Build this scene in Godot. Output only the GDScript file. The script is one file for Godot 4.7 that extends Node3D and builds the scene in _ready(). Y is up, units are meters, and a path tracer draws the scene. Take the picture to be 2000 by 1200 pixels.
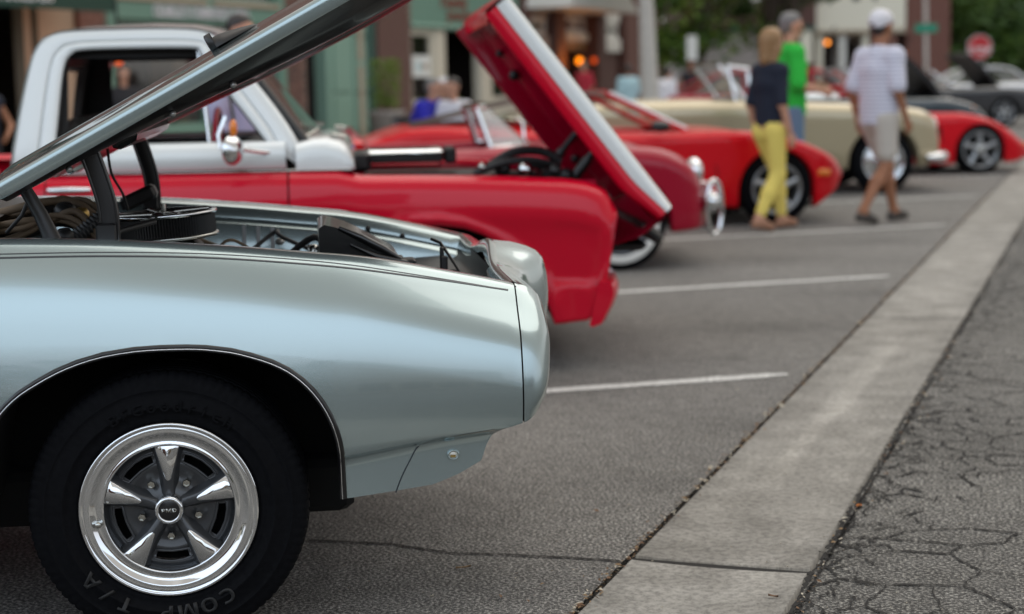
extends Node3D
# A row of show cars parked nose-out on an evening street; every thing is built in metres where it stands.
var used := {}
var sgroup := 1
var M := {}
var rng := RandomNumberGenerator.new()
const TRASH := 0.0

func _ready() -> void:
	rng.seed = 7
	setup_camera_and_light()
	make_materials()
	make_ground()
	make_buildings()
	make_street_things()
	make_trees()
	make_gto()
	make_truck()
	make_row_cars()
	make_people()
	make_litter()

func setup_camera_and_light() -> void:
	var cam := Camera3D.new()
	cam.name = "camera"
	cam.position = Vector3(0, 1.35, 0)
	cam.rotation = Vector3(-0.13553, 0, -0.02)
	cam.fov = 20.610
	cam.near = 0.1
	cam.far = 600.0
	var ca := CameraAttributesPhysical.new()
	ca.frustum_focal_length = 66.0
	ca.frustum_focus_distance = 4.15
	ca.exposure_aperture = 2.5
	ca.frustum_near = 0.1
	ca.frustum_far = 600.0
	cam.attributes = ca
	add_child(cam)
	cam.fov = 20.610
	var sky_m := ProceduralSkyMaterial.new()
	sky_m.sky_top_color = Color(0.80, 0.86, 0.925)
	sky_m.sky_horizon_color = Color(0.66, 0.66, 0.67)
	sky_m.sky_curve = 0.22
	sky_m.ground_bottom_color = Color(0.12, 0.12, 0.12)
	sky_m.ground_horizon_color = Color(0.40, 0.38, 0.36)
	sky_m.sky_energy_multiplier = 1.35
	sky_m.sun_angle_max = 1.0
	var cov := noise_image(512, 201, 0.010, 5).get_data()
	var cb := PackedByteArray()
	for y in 256:
		for x in 512:
			cb.append_array([246, 247, 250, int(clampf((cov[y * 512 + x] / 255.0 - 0.42) * 1.6, 0, 0.55) * 255)])
	sky_m.sky_cover = ImageTexture.create_from_image(Image.create_from_data(512, 256, false, Image.FORMAT_RGBA8, cb))
	sky_m.sky_cover_modulate = Color(0.5, 0.5, 0.5, 1.0)
	var sky := Sky.new()
	sky.sky_material = sky_m
	var env := Environment.new()
	env.background_mode = Environment.BG_SKY
	env.sky = sky
	env.tonemap_mode = Environment.TONE_MAPPER_LINEAR
	env.tonemap_exposure = 1.2
	env.sdfgi_enabled = true
	env.ssao_enabled = true
	env.ssil_enabled = true
	var we := WorldEnvironment.new()
	we.name = "world_environment"
	we.environment = env
	add_child(we)
	var sun := DirectionalLight3D.new()
	sun.name = "evening_light"
	sun.light_energy = 0.5
	sun.light_angular_distance = 70.0
	sun.light_color = Color(1.0, 0.975, 0.94)
	sun.shadow_enabled = true
	sun.rotation = Vector3(deg_to_rad(-64), deg_to_rad(140), 0)
	add_child(sun)

# ---------------------------------------------------------------- naming
func numbered(n: String) -> String:
	if not used.has(n):
		used[n] = 0
		return n
	used[n] += 1
	return "%s_%03d" % [n, used[n]]

func child_name(p: Node, n: String) -> String:
	var key := "%d/%s" % [p.get_instance_id(), n]
	if not used.has(key):
		used[key] = 0
		return n
	used[key] += 1
	return "%s_%03d" % [n, used[key]]

func tag(o: Node, label: String, category := "", group := "", kind := "") -> void:
	if label: o.set_meta("label", label)
	if category: o.set_meta("category", category)
	if group: o.set_meta("group", group)
	if kind: o.set_meta("kind", kind)

func thing(n: String, label: String, category: String, at := Vector3.ZERO, turn := 0.0, group := "") -> Node3D:
	var o := Node3D.new()
	o.name = numbered(n)
	add_child(o)
	o.position = at
	o.rotation.y = turn
	var groups := {"car": "show cars parked in a row", "person": "people at the car show", "tree": "trees along the street", "lamp": "lit lamps along the buildings", "chair": "folding chairs on the pavement", "building": "buildings along the street", "sign": "signs on posts"}
	tag(o, label, category, group if group else groups.get(category, ""))
	return o

func put(n: String, what, m: Material, parent: Node = null, xf := Transform3D.IDENTITY) -> MeshInstance3D:
	var o := MeshInstance3D.new()
	if what is SurfaceTool:
		what.index()
		what.generate_normals()
		o.mesh = what.commit()
	else:
		o.mesh = what
	if m: o.material_override = m
	o.transform = xf
	if parent == null:
		o.name = numbered(n)
		add_child(o)
	else:
		o.name = child_name(parent, n)
		parent.add_child(o, true)
	return o

func struct(n: String, what, m: Material, xf := Transform3D.IDENTITY) -> MeshInstance3D:
	var o := put(n, what, m, null, xf)
	o.set_meta("kind", "structure")
	return o

# ---------------------------------------------------------------- shapes
func mb() -> SurfaceTool:
	var st := SurfaceTool.new()
	st.begin(Mesh.PRIMITIVE_TRIANGLES)
	return st

func tri(st: SurfaceTool, a: Vector3, b: Vector3, c: Vector3) -> void:
	st.add_vertex(a)
	st.add_vertex(b)
	st.add_vertex(c)

func quad(st: SurfaceTool, a: Vector3, b: Vector3, c: Vector3, d: Vector3) -> void:
	tri(st, a, b, c)
	tri(st, a, c, d)

func next_group(st: SurfaceTool, smooth := true) -> void:
	sgroup += 1
	st.set_smooth_group(sgroup if smooth else -1)

# rows of points; each neighbouring pair of rows is joined by quads
func grid(st: SurfaceTool, rows: Array, close := false, flip := false, smooth := true) -> void:
	next_group(st, smooth)
	for i in rows.size() - 1:
		var p: PackedVector3Array = rows[i]
		var q: PackedVector3Array = rows[i + 1]
		var n := p.size()
		for j in (n if close else n - 1):
			var k := (j + 1) % n
			if flip: quad(st, p[j], q[j], q[k], p[k])
			else: quad(st, p[j], p[k], q[k], q[j])

func fan(st: SurfaceTool, ring: PackedVector3Array, flip := false) -> void:
	next_group(st, false)
	var c := Vector3.ZERO
	for p in ring: c += p
	c /= ring.size()
	for j in ring.size():
		var k := (j + 1) % ring.size()
		if flip: tri(st, c, ring[k], ring[j])
		else: tri(st, c, ring[j], ring[k])

# box with chamfered edges
func box(st: SurfaceTool, c: Vector3, s: Vector3, bev := 0.0, b := Basis.IDENTITY) -> void:
	var h := s * 0.5
	if bev <= 0.0:
		var v := []
		for i in 8:
			v.append(c + b * Vector3(h.x * (1 if i & 1 else -1), h.y * (1 if i & 2 else -1), h.z * (1 if i & 4 else -1)))
		next_group(st, false)
		quad(st, v[0], v[2], v[3], v[1]); quad(st, v[4], v[5], v[7], v[6])
		quad(st, v[0], v[4], v[6], v[2]); quad(st, v[1], v[3], v[7], v[5])
		quad(st, v[0], v[1], v[5], v[4]); quad(st, v[2], v[6], v[7], v[3])
		return
	var e: float = min(bev, min(h.x, min(h.y, h.z)) * 0.9)
	var rows := []
	for lv in [[-h.y, e], [-h.y + e, 0.0], [h.y - e, 0.0], [h.y, e]]:
		var ex: float = h.x - lv[1]
		var ez: float = h.z - lv[1]
		var y: float = lv[0]
		var ring := PackedVector3Array()
		for q in [[ex - e, -ez], [ex, -ez + e], [ex, ez - e], [ex - e, ez], [-ex + e, ez], [-ex, ez - e], [-ex, -ez + e], [-ex + e, -ez]]:
			ring.append(c + b * Vector3(q[0], y, q[1]))
		rows.append(ring)
	grid(st, rows, true, true, false)
	fan(st, rows[0])
	fan(st, rows[3], true)

func ring_at(c: Vector3, u: Vector3, v: Vector3, r: float, n: int) -> PackedVector3Array:
	var a := PackedVector3Array()
	for i in n:
		var t := TAU * i / n
		a.append(c + u * (cos(t) * r) + v * (sin(t) * r))
	return a

func tube(st: SurfaceTool, pts: Array, rad, sides := 8, caps := true, flat := 1.0, fixed_u := Vector3.ZERO) -> void:
	var rows := []
	var up := Vector3.UP
	var n := pts.size()
	var prev := Vector3.ZERO
	for i in n:
		var d: Vector3 = (pts[min(i + 1, n - 1)] - pts[max(i - 1, 0)]).normalized()
		var u: Vector3
		if fixed_u != Vector3.ZERO:
			u = (fixed_u - d * fixed_u.dot(d)).normalized()
		elif i == 0:
			if abs(d.dot(up)) > 0.9: up = Vector3.RIGHT
			u = (up - d * up.dot(d)).normalized()
		else:
			u = (prev - d * prev.dot(d)).normalized()
		prev = u
		var r: float = rad[i] if rad is Array else rad
		rows.append(ring_at(pts[i], u * flat, d.cross(u), r, sides))
	grid(st, rows, true)
	if caps:
		fan(st, rows[0], true)
		fan(st, rows[n - 1])

# profile of (radius, along) turned round the local z axis of xf
func lathe(st: SurfaceTool, prof: Array, segs := 32, xf := Transform3D.IDENTITY, smooth := true) -> void:
	var rows := []
	for p in prof:
		var ring := PackedVector3Array()
		for i in segs:
			var t := TAU * i / segs
			ring.append(xf * Vector3(p.x * cos(t), p.x * sin(t), p.y))
		rows.append(ring)
	grid(st, rows, true, false, smooth)

func prism(st: SurfaceTool, poly: PackedVector2Array, z0: float, z1: float, xf := Transform3D.IDENTITY, smooth := false) -> void:
	if Geometry2D.is_polygon_clockwise(poly):
		poly = poly.duplicate()
		poly.reverse()
	var a := PackedVector3Array()
	var b := PackedVector3Array()
	for p in poly:
		a.append(xf * Vector3(p.x, p.y, z0))
		b.append(xf * Vector3(p.x, p.y, z1))
	grid(st, [a, b], true, true, smooth)
	next_group(st, false)
	var ix := Geometry2D.triangulate_polygon(poly)
	for i in range(0, ix.size(), 3):
		tri(st, b[ix[i]], b[ix[i + 2]], b[ix[i + 1]])
		tri(st, a[ix[i]], a[ix[i + 1]], a[ix[i + 2]])

func ellipsoid(st: SurfaceTool, c: Vector3, r: Vector3, segs := 14, rings := 8, b := Basis.IDENTITY) -> void:
	var rows := []
	for i in rings + 1:
		var a := PI * i / rings
		var ring := PackedVector3Array()
		for j in segs:
			var t := TAU * j / segs
			ring.append(c + b * Vector3(r.x * sin(a) * cos(t), r.y * cos(a), r.z * sin(a) * sin(t)))
		rows.append(ring)
	grid(st, rows, true, true)

# smooth curve through (x, y) points
func cv(pts: Array, x: float) -> float:
	var n := pts.size()
	if x <= pts[0].x: return pts[0].y
	if x >= pts[n - 1].x: return pts[n - 1].y
	var i := 0
	while i < n - 2 and pts[i + 1].x < x: i += 1
	var p: Vector2 = pts[i]
	var q: Vector2 = pts[i + 1]
	var h := q.x - p.x
	if h < 1e-6: return q.y
	var d := (q.y - p.y) / h
	var m0 := d
	var m1 := d
	if i > 0: m0 = ((pts[i].y - pts[i - 1].y) / max(pts[i].x - pts[i - 1].x, 1e-5) + d) * 0.5
	if i < n - 2: m1 = ((pts[i + 2].y - q.y) / max(pts[i + 2].x - q.x, 1e-5) + d) * 0.5
	m0 = clampf(m0, -3 * abs(d), 3 * abs(d))
	m1 = clampf(m1, -3 * abs(d), 3 * abs(d))
	var t := (x - p.x) / h
	var t2 := t * t
	var t3 := t2 * t
	return (2 * t3 - 3 * t2 + 1) * p.y + (t3 - 2 * t2 + t) * h * m0 + (3 * t2 - 2 * t3) * q.y + (t3 - t2) * h * m1

# straight-line interpolation
func li(pts: Array, x: float) -> float:
	var n := pts.size()
	if x <= pts[0].x: return pts[0].y
	for i in n - 1:
		if x <= pts[i + 1].x:
			return lerpf(pts[i].y, pts[i + 1].y, (x - pts[i].x) / max(pts[i + 1].x - pts[i].x, 1e-6))
	return pts[n - 1].y

func v2(a: Array) -> Array:
	var o := []
	for i in range(0, a.size(), 2): o.append(Vector2(a[i], a[i + 1]))
	return o

func pv2(a: Array) -> PackedVector2Array:
	return PackedVector2Array(v2(a))

func smooth_path(pts: Array, steps: int) -> Array:
	var o := []
	var n := pts.size()
	for i in n - 1:
		for s in steps:
			var t := float(s) / steps
			o.append(pts[i].cubic_interpolate(pts[i + 1], pts[max(i - 1, 0)], pts[min(i + 2, n - 1)], t))
	o.append(pts[n - 1])
	return o

func letters(st: SurfaceTool, text: String, size: float, depth: float, xf: Transform3D, bold := true, font := "Droid Sans") -> float:
	var tm := TextMesh.new()
	var sf := SystemFont.new()
	sf.font_names = PackedStringArray([font])
	sf.font_weight = 700 if bold else 400
	tm.font = sf
	tm.text = text
	tm.font_size = 32
	tm.pixel_size = size / 32.0
	tm.depth = depth
	tm.curve_step = 2.0
	next_group(st, false)
	st.append_from(tm, 0, xf)
	return tm.get_aabb().size.x

# ---------------------------------------------------------------- materials
func noise_image(n: int, sd: int, freq: float, oct := 3, type := FastNoiseLite.TYPE_SIMPLEX_SMOOTH) -> Image:
	var f := FastNoiseLite.new()
	f.seed = sd
	f.noise_type = type
	f.frequency = freq
	f.fractal_octaves = oct
	return f.get_seamless_image(n, n)

func speckle_image(n: int, sd: int, dark: Color, mid: Color, light: Color, share: float, patch: float) -> Image:
	var r := RandomNumberGenerator.new()
	r.seed = sd
	var big := noise_image(n, sd, 0.012, 4).get_data()
	var fine := noise_image(n, sd + 1, 0.11, 2).get_data()
	var data := PackedByteArray()
	data.resize(n * n * 3)
	for i in n * n:
		var b := (big[i] / 255.0 - 0.5) * patch
		var t := fine[i] / 255.0 + r.randf_range(-0.28, 0.28)
		var c := mid.lerp(dark, clampf((0.5 - t) * 2.4, 0, 1)) if t < 0.5 else mid.lerp(light, clampf((t - 0.5) * 2.0 * share, 0, 1))
		data[i * 3] = int(clampf(c.r + b, 0, 1) * 255)
		data[i * 3 + 1] = int(clampf(c.g + b, 0, 1) * 255)
		data[i * 3 + 2] = int(clampf(c.b + b, 0, 1) * 255)
	return Image.create_from_data(n, n, false, Image.FORMAT_RGB8, data)

func tinted_noise(n: int, sd: int, a: Color, b: Color, freq: float, oct := 4) -> Image:
	var g := noise_image(n, sd, freq, oct).get_data()
	var data := PackedByteArray()
	data.resize(n * n * 3)
	for i in n * n:
		var c := a.lerp(b, g[i] / 255.0)
		data[i * 3] = int(c.r * 255)
		data[i * 3 + 1] = int(c.g * 255)
		data[i * 3 + 2] = int(c.b * 255)
	return Image.create_from_data(n, n, false, Image.FORMAT_RGB8, data)

func lin(r: float, g: float, b: float) -> Color:
	return Color(r, g, b).linear_to_srgb()

func mat(n: String, c: Color, rough := 0.6, metal := 0.0, coat := 0.0) -> StandardMaterial3D:
	var m := StandardMaterial3D.new()
	m.resource_name = n
	m.albedo_color = c
	m.roughness = rough
	m.metallic = metal
	if coat > 0:
		m.clearcoat_enabled = true
		m.clearcoat = coat
		m.clearcoat_roughness = 0.04
	M[n] = m
	return m

func textured(m: StandardMaterial3D, img: Image, scale: float, bump: Image = null, strength := 1.0, world := true) -> void:
	img.generate_mipmaps()
	m.albedo_texture = ImageTexture.create_from_image(img)
	m.uv1_triplanar = true
	m.uv1_world_triplanar = world
	m.uv1_scale = Vector3.ONE * scale
	if bump:
		var nb := bump.duplicate()
		nb.convert(Image.FORMAT_RGBA8)
		nb.bump_map_to_normal_map(strength)
		m.normal_enabled = true
		m.normal_texture = ImageTexture.create_from_image(nb)

func make_materials() -> void:
	var a := mat("asphalt", Color.WHITE, 0.92)
	var sp := speckle_image(768, 11, Color(0.232, 0.229, 0.226), Color(0.494, 0.486, 0.476), Color(0.988, 0.970, 0.940), 0.9, 0.10)
	textured(a, sp, 0.85, sp, 5.0)
	a.normal_scale = 0.6
	a.vertex_color_use_as_albedo = true
	var rd := mat("road_asphalt", Color.WHITE, 0.9)
	var sp2 := speckle_image(768, 23, Color(0.183, 0.181, 0.178), Color(0.445, 0.437, 0.427), Color(0.964, 0.952, 0.915), 1.0, 0.12)
	textured(rd, sp2, 0.8, sp2, 6.0)
	rd.normal_scale = 0.7
	rd.vertex_color_use_as_albedo = true
	var co := mat("concrete", Color.WHITE, 0.9)
	var sp3 := speckle_image(512, 31, Color(0.561, 0.549, 0.531), Color(0.689, 0.677, 0.653), Color(0.805, 0.787, 0.763), 0.6, 0.16)
	textured(co, sp3, 0.6, sp3, 2.0)
	co.normal_scale = 0.4
	co.vertex_color_use_as_albedo = true
	var pl := mat("line_paint", Color.WHITE, 0.8)
	textured(pl, tinted_noise(256, 41, Color(0.50, 0.50, 0.49), Color(0.95, 0.95, 0.94), 0.06), 2.2)
	mat("crack", lin(0.012, 0.011, 0.010), 0.95)
	var sw := mat("sidewalk", Color.WHITE, 0.9)
	textured(sw, tinted_noise(256, 43, Color(0.47, 0.46, 0.44), Color(0.57, 0.56, 0.53), 0.03), 0.5)
	# paints
	var g := mat("silver_blue_paint", lin(0.345, 0.425, 0.435), 0.24, 0.76, 1.0)
	var fl := noise_image(512, 51, 0.35, 1)
	fl.convert(Image.FORMAT_RGBA8)
	fl.bump_map_to_normal_map(0.6)
	g.normal_enabled = true
	g.normal_texture = ImageTexture.create_from_image(fl)
	g.normal_scale = 0.04
	g.uv1_triplanar = true
	g.uv1_scale = Vector3.ONE * 4.0
	mat("red_paint", lin(0.56, 0.0, 0.020), 0.30, 0.0, 0.4).metallic_specular = 0.3
	mat("deep_red_paint", lin(0.30, 0.0, 0.018), 0.30, 0.0, 0.4).metallic_specular = 0.3
	mat("bright_red_paint", lin(0.58, 0.0, 0.008), 0.30, 0.0, 0.4).metallic_specular = 0.3
	mat("white_paint", lin(0.71, 0.745, 0.745), 0.35, 0.0, 1.0)
	mat("gold_paint", lin(0.40, 0.34, 0.22), 0.36, 0.55, 1.0)
	mat("black_paint", lin(0.012, 0.013, 0.016), 0.25, 0.0, 1.0)
	mat("teal_black_paint", lin(0.02, 0.035, 0.045), 0.25, 0.1, 1.0)
	mat("silver_paint", lin(0.5, 0.52, 0.54), 0.3, 0.6, 1.0)
	mat("black_gloss", lin(0.005, 0.005, 0.006), 0.28, 0.0, 0.3)
	mat("black_satin", lin(0.007, 0.007, 0.008), 0.42)
	mat("black_plastic", lin(0.009, 0.009, 0.0095), 0.45)
	mat("dark_void", lin(0.002, 0.002, 0.002), 0.95)
	var ty := mat("rubber", Color.WHITE, 0.72)
	textured(ty, tinted_noise(256, 61, lin(0.0028, 0.003, 0.004), lin(0.006, 0.0065, 0.008), 0.03), 6.0, null, 1.0, false)
	ty.metallic_specular = 0.2
	mat("raised_rubber", lin(0.0065, 0.007, 0.0078), 0.62)
	mat("white_rubber", lin(0.68, 0.68, 0.64), 0.6)
	mat("chrome", Color(0.86, 0.87, 0.88), 0.05, 1.0)
	mat("worn_chrome", Color(0.72, 0.72, 0.70), 0.18, 1.0)
	mat("alloy", lin(0.36, 0.37, 0.38), 0.32, 0.9)
	mat("charcoal", lin(0.05, 0.053, 0.058), 0.34, 0.4, 0.3)
	mat("steel", lin(0.30, 0.30, 0.29), 0.42, 0.8)
	mat("rust_brown", lin(0.11, 0.075, 0.045), 0.75)
	mat("brass", lin(0.45, 0.30, 0.10), 0.35, 0.9)
	mat("amber", lin(0.75, 0.20, 0.01), 0.25, 0.0, 0.6)
	mat("lens_clear", lin(0.62, 0.60, 0.52), 0.15, 0.0, 0.8)
	mat("pinstripe", lin(0.012, 0.02, 0.03), 0.3, 0.0, 0.8)
	mat("dark_red_vinyl", lin(0.22, 0.006, 0.02), 0.5)
	mat("black_vinyl", lin(0.005, 0.0045, 0.0045), 0.6)
	mat("cream_paint", lin(0.58, 0.54, 0.44), 0.55)
	mat("hose", lin(0.014, 0.014, 0.015), 0.55)
	var gl := mat("glass", Color(0.62, 0.70, 0.68, 0.10), 0.02)
	gl.transparency = BaseMaterial3D.TRANSPARENCY_ALPHA
	gl.metallic_specular = 0.6
	var dg := mat("glare_glass", Color(0.80, 0.86, 0.87, 0.34), 0.12)  # clean windscreen glass with the sky glare put into its pale colour
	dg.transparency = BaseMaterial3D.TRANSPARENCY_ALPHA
	var wg := mat("window_glass", Color(0.10, 0.11, 0.11, 0.28), 0.02)
	wg.transparency = BaseMaterial3D.TRANSPARENCY_ALPHA
	# buildings
	for k in 4:
		var bc: Color = [lin(0.16, 0.062, 0.044), lin(0.125, 0.05, 0.038), lin(0.20, 0.085, 0.06), lin(0.095, 0.042, 0.034)][k]
		var bm := mat("brick_%d" % k, Color.WHITE, 0.88)
		textured(bm, tinted_noise(128, 70 + k, bc.darkened(0.16), bc.lightened(0.10), 0.06), 2.0)
	var mo := mat("mortar", Color.WHITE, 0.95)
	textured(mo, tinted_noise(128, 77, lin(0.19, 0.16, 0.13), lin(0.27, 0.23, 0.19), 0.05), 1.5)
	mat("sage_paint", lin(0.13, 0.245, 0.19), 0.6)
	mat("pale_sage", lin(0.19, 0.32, 0.255), 0.6)
	mat("dark_green_cloth", lin(0.006, 0.042, 0.030), 0.8)
	mat("dark_teal_paint", lin(0.02, 0.07, 0.055), 0.5)
	mat("tan_stone", lin(0.33, 0.27, 0.20), 0.8)
	mat("cream_wall", lin(0.72, 0.69, 0.57), 0.75)
	mat("grey_stone", lin(0.30, 0.27, 0.25), 0.85)
	mat("white_wood", lin(0.66, 0.66, 0.62), 0.6)
	mat("dark_interior", lin(0.025, 0.018, 0.014), 0.9)
	mat("shop_wall", lin(0.10, 0.07, 0.045), 0.9)
	mat("ochre_wood", lin(0.30, 0.18, 0.06), 0.6)
	mat("sign_white", lin(0.72, 0.74, 0.72), 0.5)
	mat("sign_red_text", lin(0.22, 0.05, 0.03), 0.6)
	mat("roof_dark", lin(0.03, 0.03, 0.032), 0.9)
	var po := mat("pole_concrete", Color.WHITE, 0.85)
	textured(po, tinted_noise(128, 79, lin(0.42, 0.40, 0.36), lin(0.55, 0.52, 0.47), 0.05), 1.0)
	mat("galvanized", lin(0.42, 0.42, 0.40), 0.5, 0.5)
	mat("stop_red", lin(0.45, 0.012, 0.016), 0.45)
	mat("street_green", lin(0.006, 0.22, 0.13), 0.5)
	var ba := mat("bark", Color.WHITE, 0.95)
	textured(ba, tinted_noise(128, 83, lin(0.035, 0.026, 0.018), lin(0.09, 0.07, 0.05), 0.08), 1.5)
	for k in 4:
		var lc: Color = [lin(0.048, 0.10, 0.015), lin(0.095, 0.16, 0.024), lin(0.024, 0.058, 0.011), lin(0.14, 0.22, 0.028)][k]
		var lm := mat("leaf_%d" % k, lc, 0.6)
		lm.backlight_enabled = true
		lm.backlight = Color(lc.r * 0.8, lc.g * 0.8, lc.b * 0.4)
		lm.cull_mode = BaseMaterial3D.CULL_DISABLED
	# people
	mat("skin_fair", lin(0.50, 0.26, 0.17), 0.55)
	mat("skin_tan", lin(0.30, 0.125, 0.062), 0.55)
	mat("skin_brown", lin(0.24, 0.11, 0.065), 0.55)
	mat("hair_blonde", lin(0.26, 0.145, 0.06), 0.5)
	mat("hair_dark", lin(0.018, 0.013, 0.011), 0.5)
	mat("hair_grey", lin(0.16, 0.155, 0.15), 0.6)
	mat("hair_white", lin(0.62, 0.62, 0.64), 0.6)
	mat("navy_cloth", lin(0.004, 0.008, 0.022), 0.85)
	mat("yellow_cloth", lin(0.72, 0.57, 0.13), 0.8)
	mat("green_cloth", lin(0.012, 0.42, 0.035), 0.8)
	mat("denim", lin(0.11, 0.19, 0.28), 0.85)
	mat("beige_cloth", lin(0.50, 0.46, 0.41), 0.85)
	mat("blue_cloth", lin(0.012, 0.012, 0.34), 0.8)
	mat("pale_blue_cloth", lin(0.36, 0.40, 0.56), 0.8)
	mat("aqua_cloth", lin(0.34, 0.50, 0.54), 0.8)
	mat("white_cloth", lin(0.66, 0.65, 0.68), 0.8)
	mat("black_cloth", lin(0.014, 0.013, 0.016), 0.85)
	mat("crimson_cloth", lin(0.42, 0.02, 0.04), 0.8)
	mat("dark_shoe", lin(0.05, 0.042, 0.036), 0.6)
	mat("tan_shoe", lin(0.30, 0.15, 0.09), 0.6)
	mat("eye_white", lin(0.7, 0.7, 0.68), 0.3)
	mat("lip", lin(0.30, 0.10, 0.08), 0.5)
	var st := mat("striped_cloth", Color.WHITE, 0.85)
	var im := Image.create(4, 64, false, Image.FORMAT_RGB8)
	for y in 64:
		var c := lin(0.66, 0.66, 0.74)
		if y % 16 < 5: c = lin(0.38, 0.38, 0.49)
		im.fill_rect(Rect2i(0, y, 4, 1), c)
	textured(st, im, 7.0, null, 1.0, false)
	# lights
	for q in [["lamp_amber", Color(1.0, 0.52, 0.02), 2.6], ["lamp_orange", Color(1.0, 0.36, 0.06), 0.6], ["lamp_warm", Color(1.0, 0.58, 0.2), 2.4]]:
		var lm2 := mat(q[0], q[1], 0.4)
		lm2.emission_enabled = true
		lm2.emission = q[1]
		lm2.emission_energy_multiplier = q[2]

# ---------------------------------------------------------------- setting
const GO := Vector3(0.31, 0, -4.6)
const GT := Vector3(0.337, 0, -0.9415)
const GR := Vector3(0.9415, 0, 0.337)
const FTURN := 1.2270
# oil drips and worn patches: x, z, radius, strength
const STAINS := [[0.9, -6.4, 0.25, 0.28], [0.55, -5.5, 0.16, 0.22], [1.4, -8.9, 0.35, 0.30], [0.1, -7.3, 0.5, 0.25], [2.2, -10.2, 0.3, 0.25], [1.9, -12.2, 0.45, 0.3], [2.9, -13.3, 0.35, 0.28], [-0.2, -4.4, 0.4, 0.3], [1.0, -7.9, 0.12, 0.3], [1.25, -4.3, 0.5, 0.22], [1.9, -5.9, 0.5, 0.2]]

func on_street(t: float, s: float, y := 0.0) -> Vector3:
	return GO + GT * t + GR * s + Vector3(0, y, 0)

# a ground sheet between two kerb-parallel lines, tinted by slow noise
func sheet(ts: Array, ss: Array, y: float, noise: FastNoiseLite, amount: float, dim := 1.0) -> ArrayMesh:
	var v := PackedVector3Array()
	var c := PackedColorArray()
	var nm := PackedVector3Array()
	var ix := PackedInt32Array()
	for t in ts:
		for s in ss:
			var p := on_street(t, s, y)
			v.append(p)
			var k := clampf(dim * (1.0 + amount * (noise.get_noise_2d(p.x * 14, p.z * 14) + 0.6 * noise.get_noise_2d(p.x * 60 + 90, p.z * 60))), 0.2, 1.6)
			if y == 0.0 and t > -6 and t < 30:
				for q in STAINS:
					k *= 1.0 - q[3] * exp(-(pow((p.x - q[0]) / q[2], 2) + pow((p.z - q[1]) / (q[2] * 0.7), 2)) * (1.0 + 0.8 * noise.get_noise_2d(p.x * 90, p.z * 90)))
			k *= 0.62
			c.append(Color(k, k, k * 0.99))
			nm.append(Vector3.UP)
	var n := ss.size()
	for i in ts.size() - 1:
		for j in n - 1:
			var a := i * n + j
			ix.append_array([a, a + n + 1, a + 1, a, a + n, a + n + 1])
	var arr := []
	arr.resize(Mesh.ARRAY_MAX)
	arr[Mesh.ARRAY_VERTEX] = v
	arr[Mesh.ARRAY_COLOR] = c
	arr[Mesh.ARRAY_NORMAL] = nm
	arr[Mesh.ARRAY_INDEX] = ix
	var m := ArrayMesh.new()
	m.add_surface_from_arrays(Mesh.PRIMITIVE_TRIANGLES, arr)
	return m

func steps(a: float, b: float, n: int) -> Array:
	var o := []
	for i in n + 1: o.append(lerpf(a, b, float(i) / n))
	return o

# a thin irregular flat strip along a path on the ground
func ribbon(st: SurfaceTool, pts: Array, w0: float, w1: float, y: float) -> void:
	var l := PackedVector3Array()
	var r := PackedVector3Array()
	var n := pts.size()
	for i in n:
		var d: Vector3 = (pts[min(i + 1, n - 1)] - pts[max(i - 1, 0)]).normalized()
		var side := Vector3(-d.z, 0, d.x)
		var w := rng.randf_range(w0, w1) * 0.5
		if i == 0 or i == n - 1: w *= 0.4
		var p: Vector3 = pts[i]
		p.y = y
		l.append(p - side * w)
		r.append(p + side * w)
	grid(st, [l, r], false, false, false)

func jagged(a: Vector3, b: Vector3, n: int, amp: float) -> Array:
	var o := []
	var d := (b - a)
	var side := Vector3(-d.z, 0, d.x).normalized()
	for i in n + 1:
		var k := 0.0 if i == 0 or i == n else 1.0
		o.append(a + d * (float(i) / n) + side * rng.randf_range(-amp, amp) * k)
	return o

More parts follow.
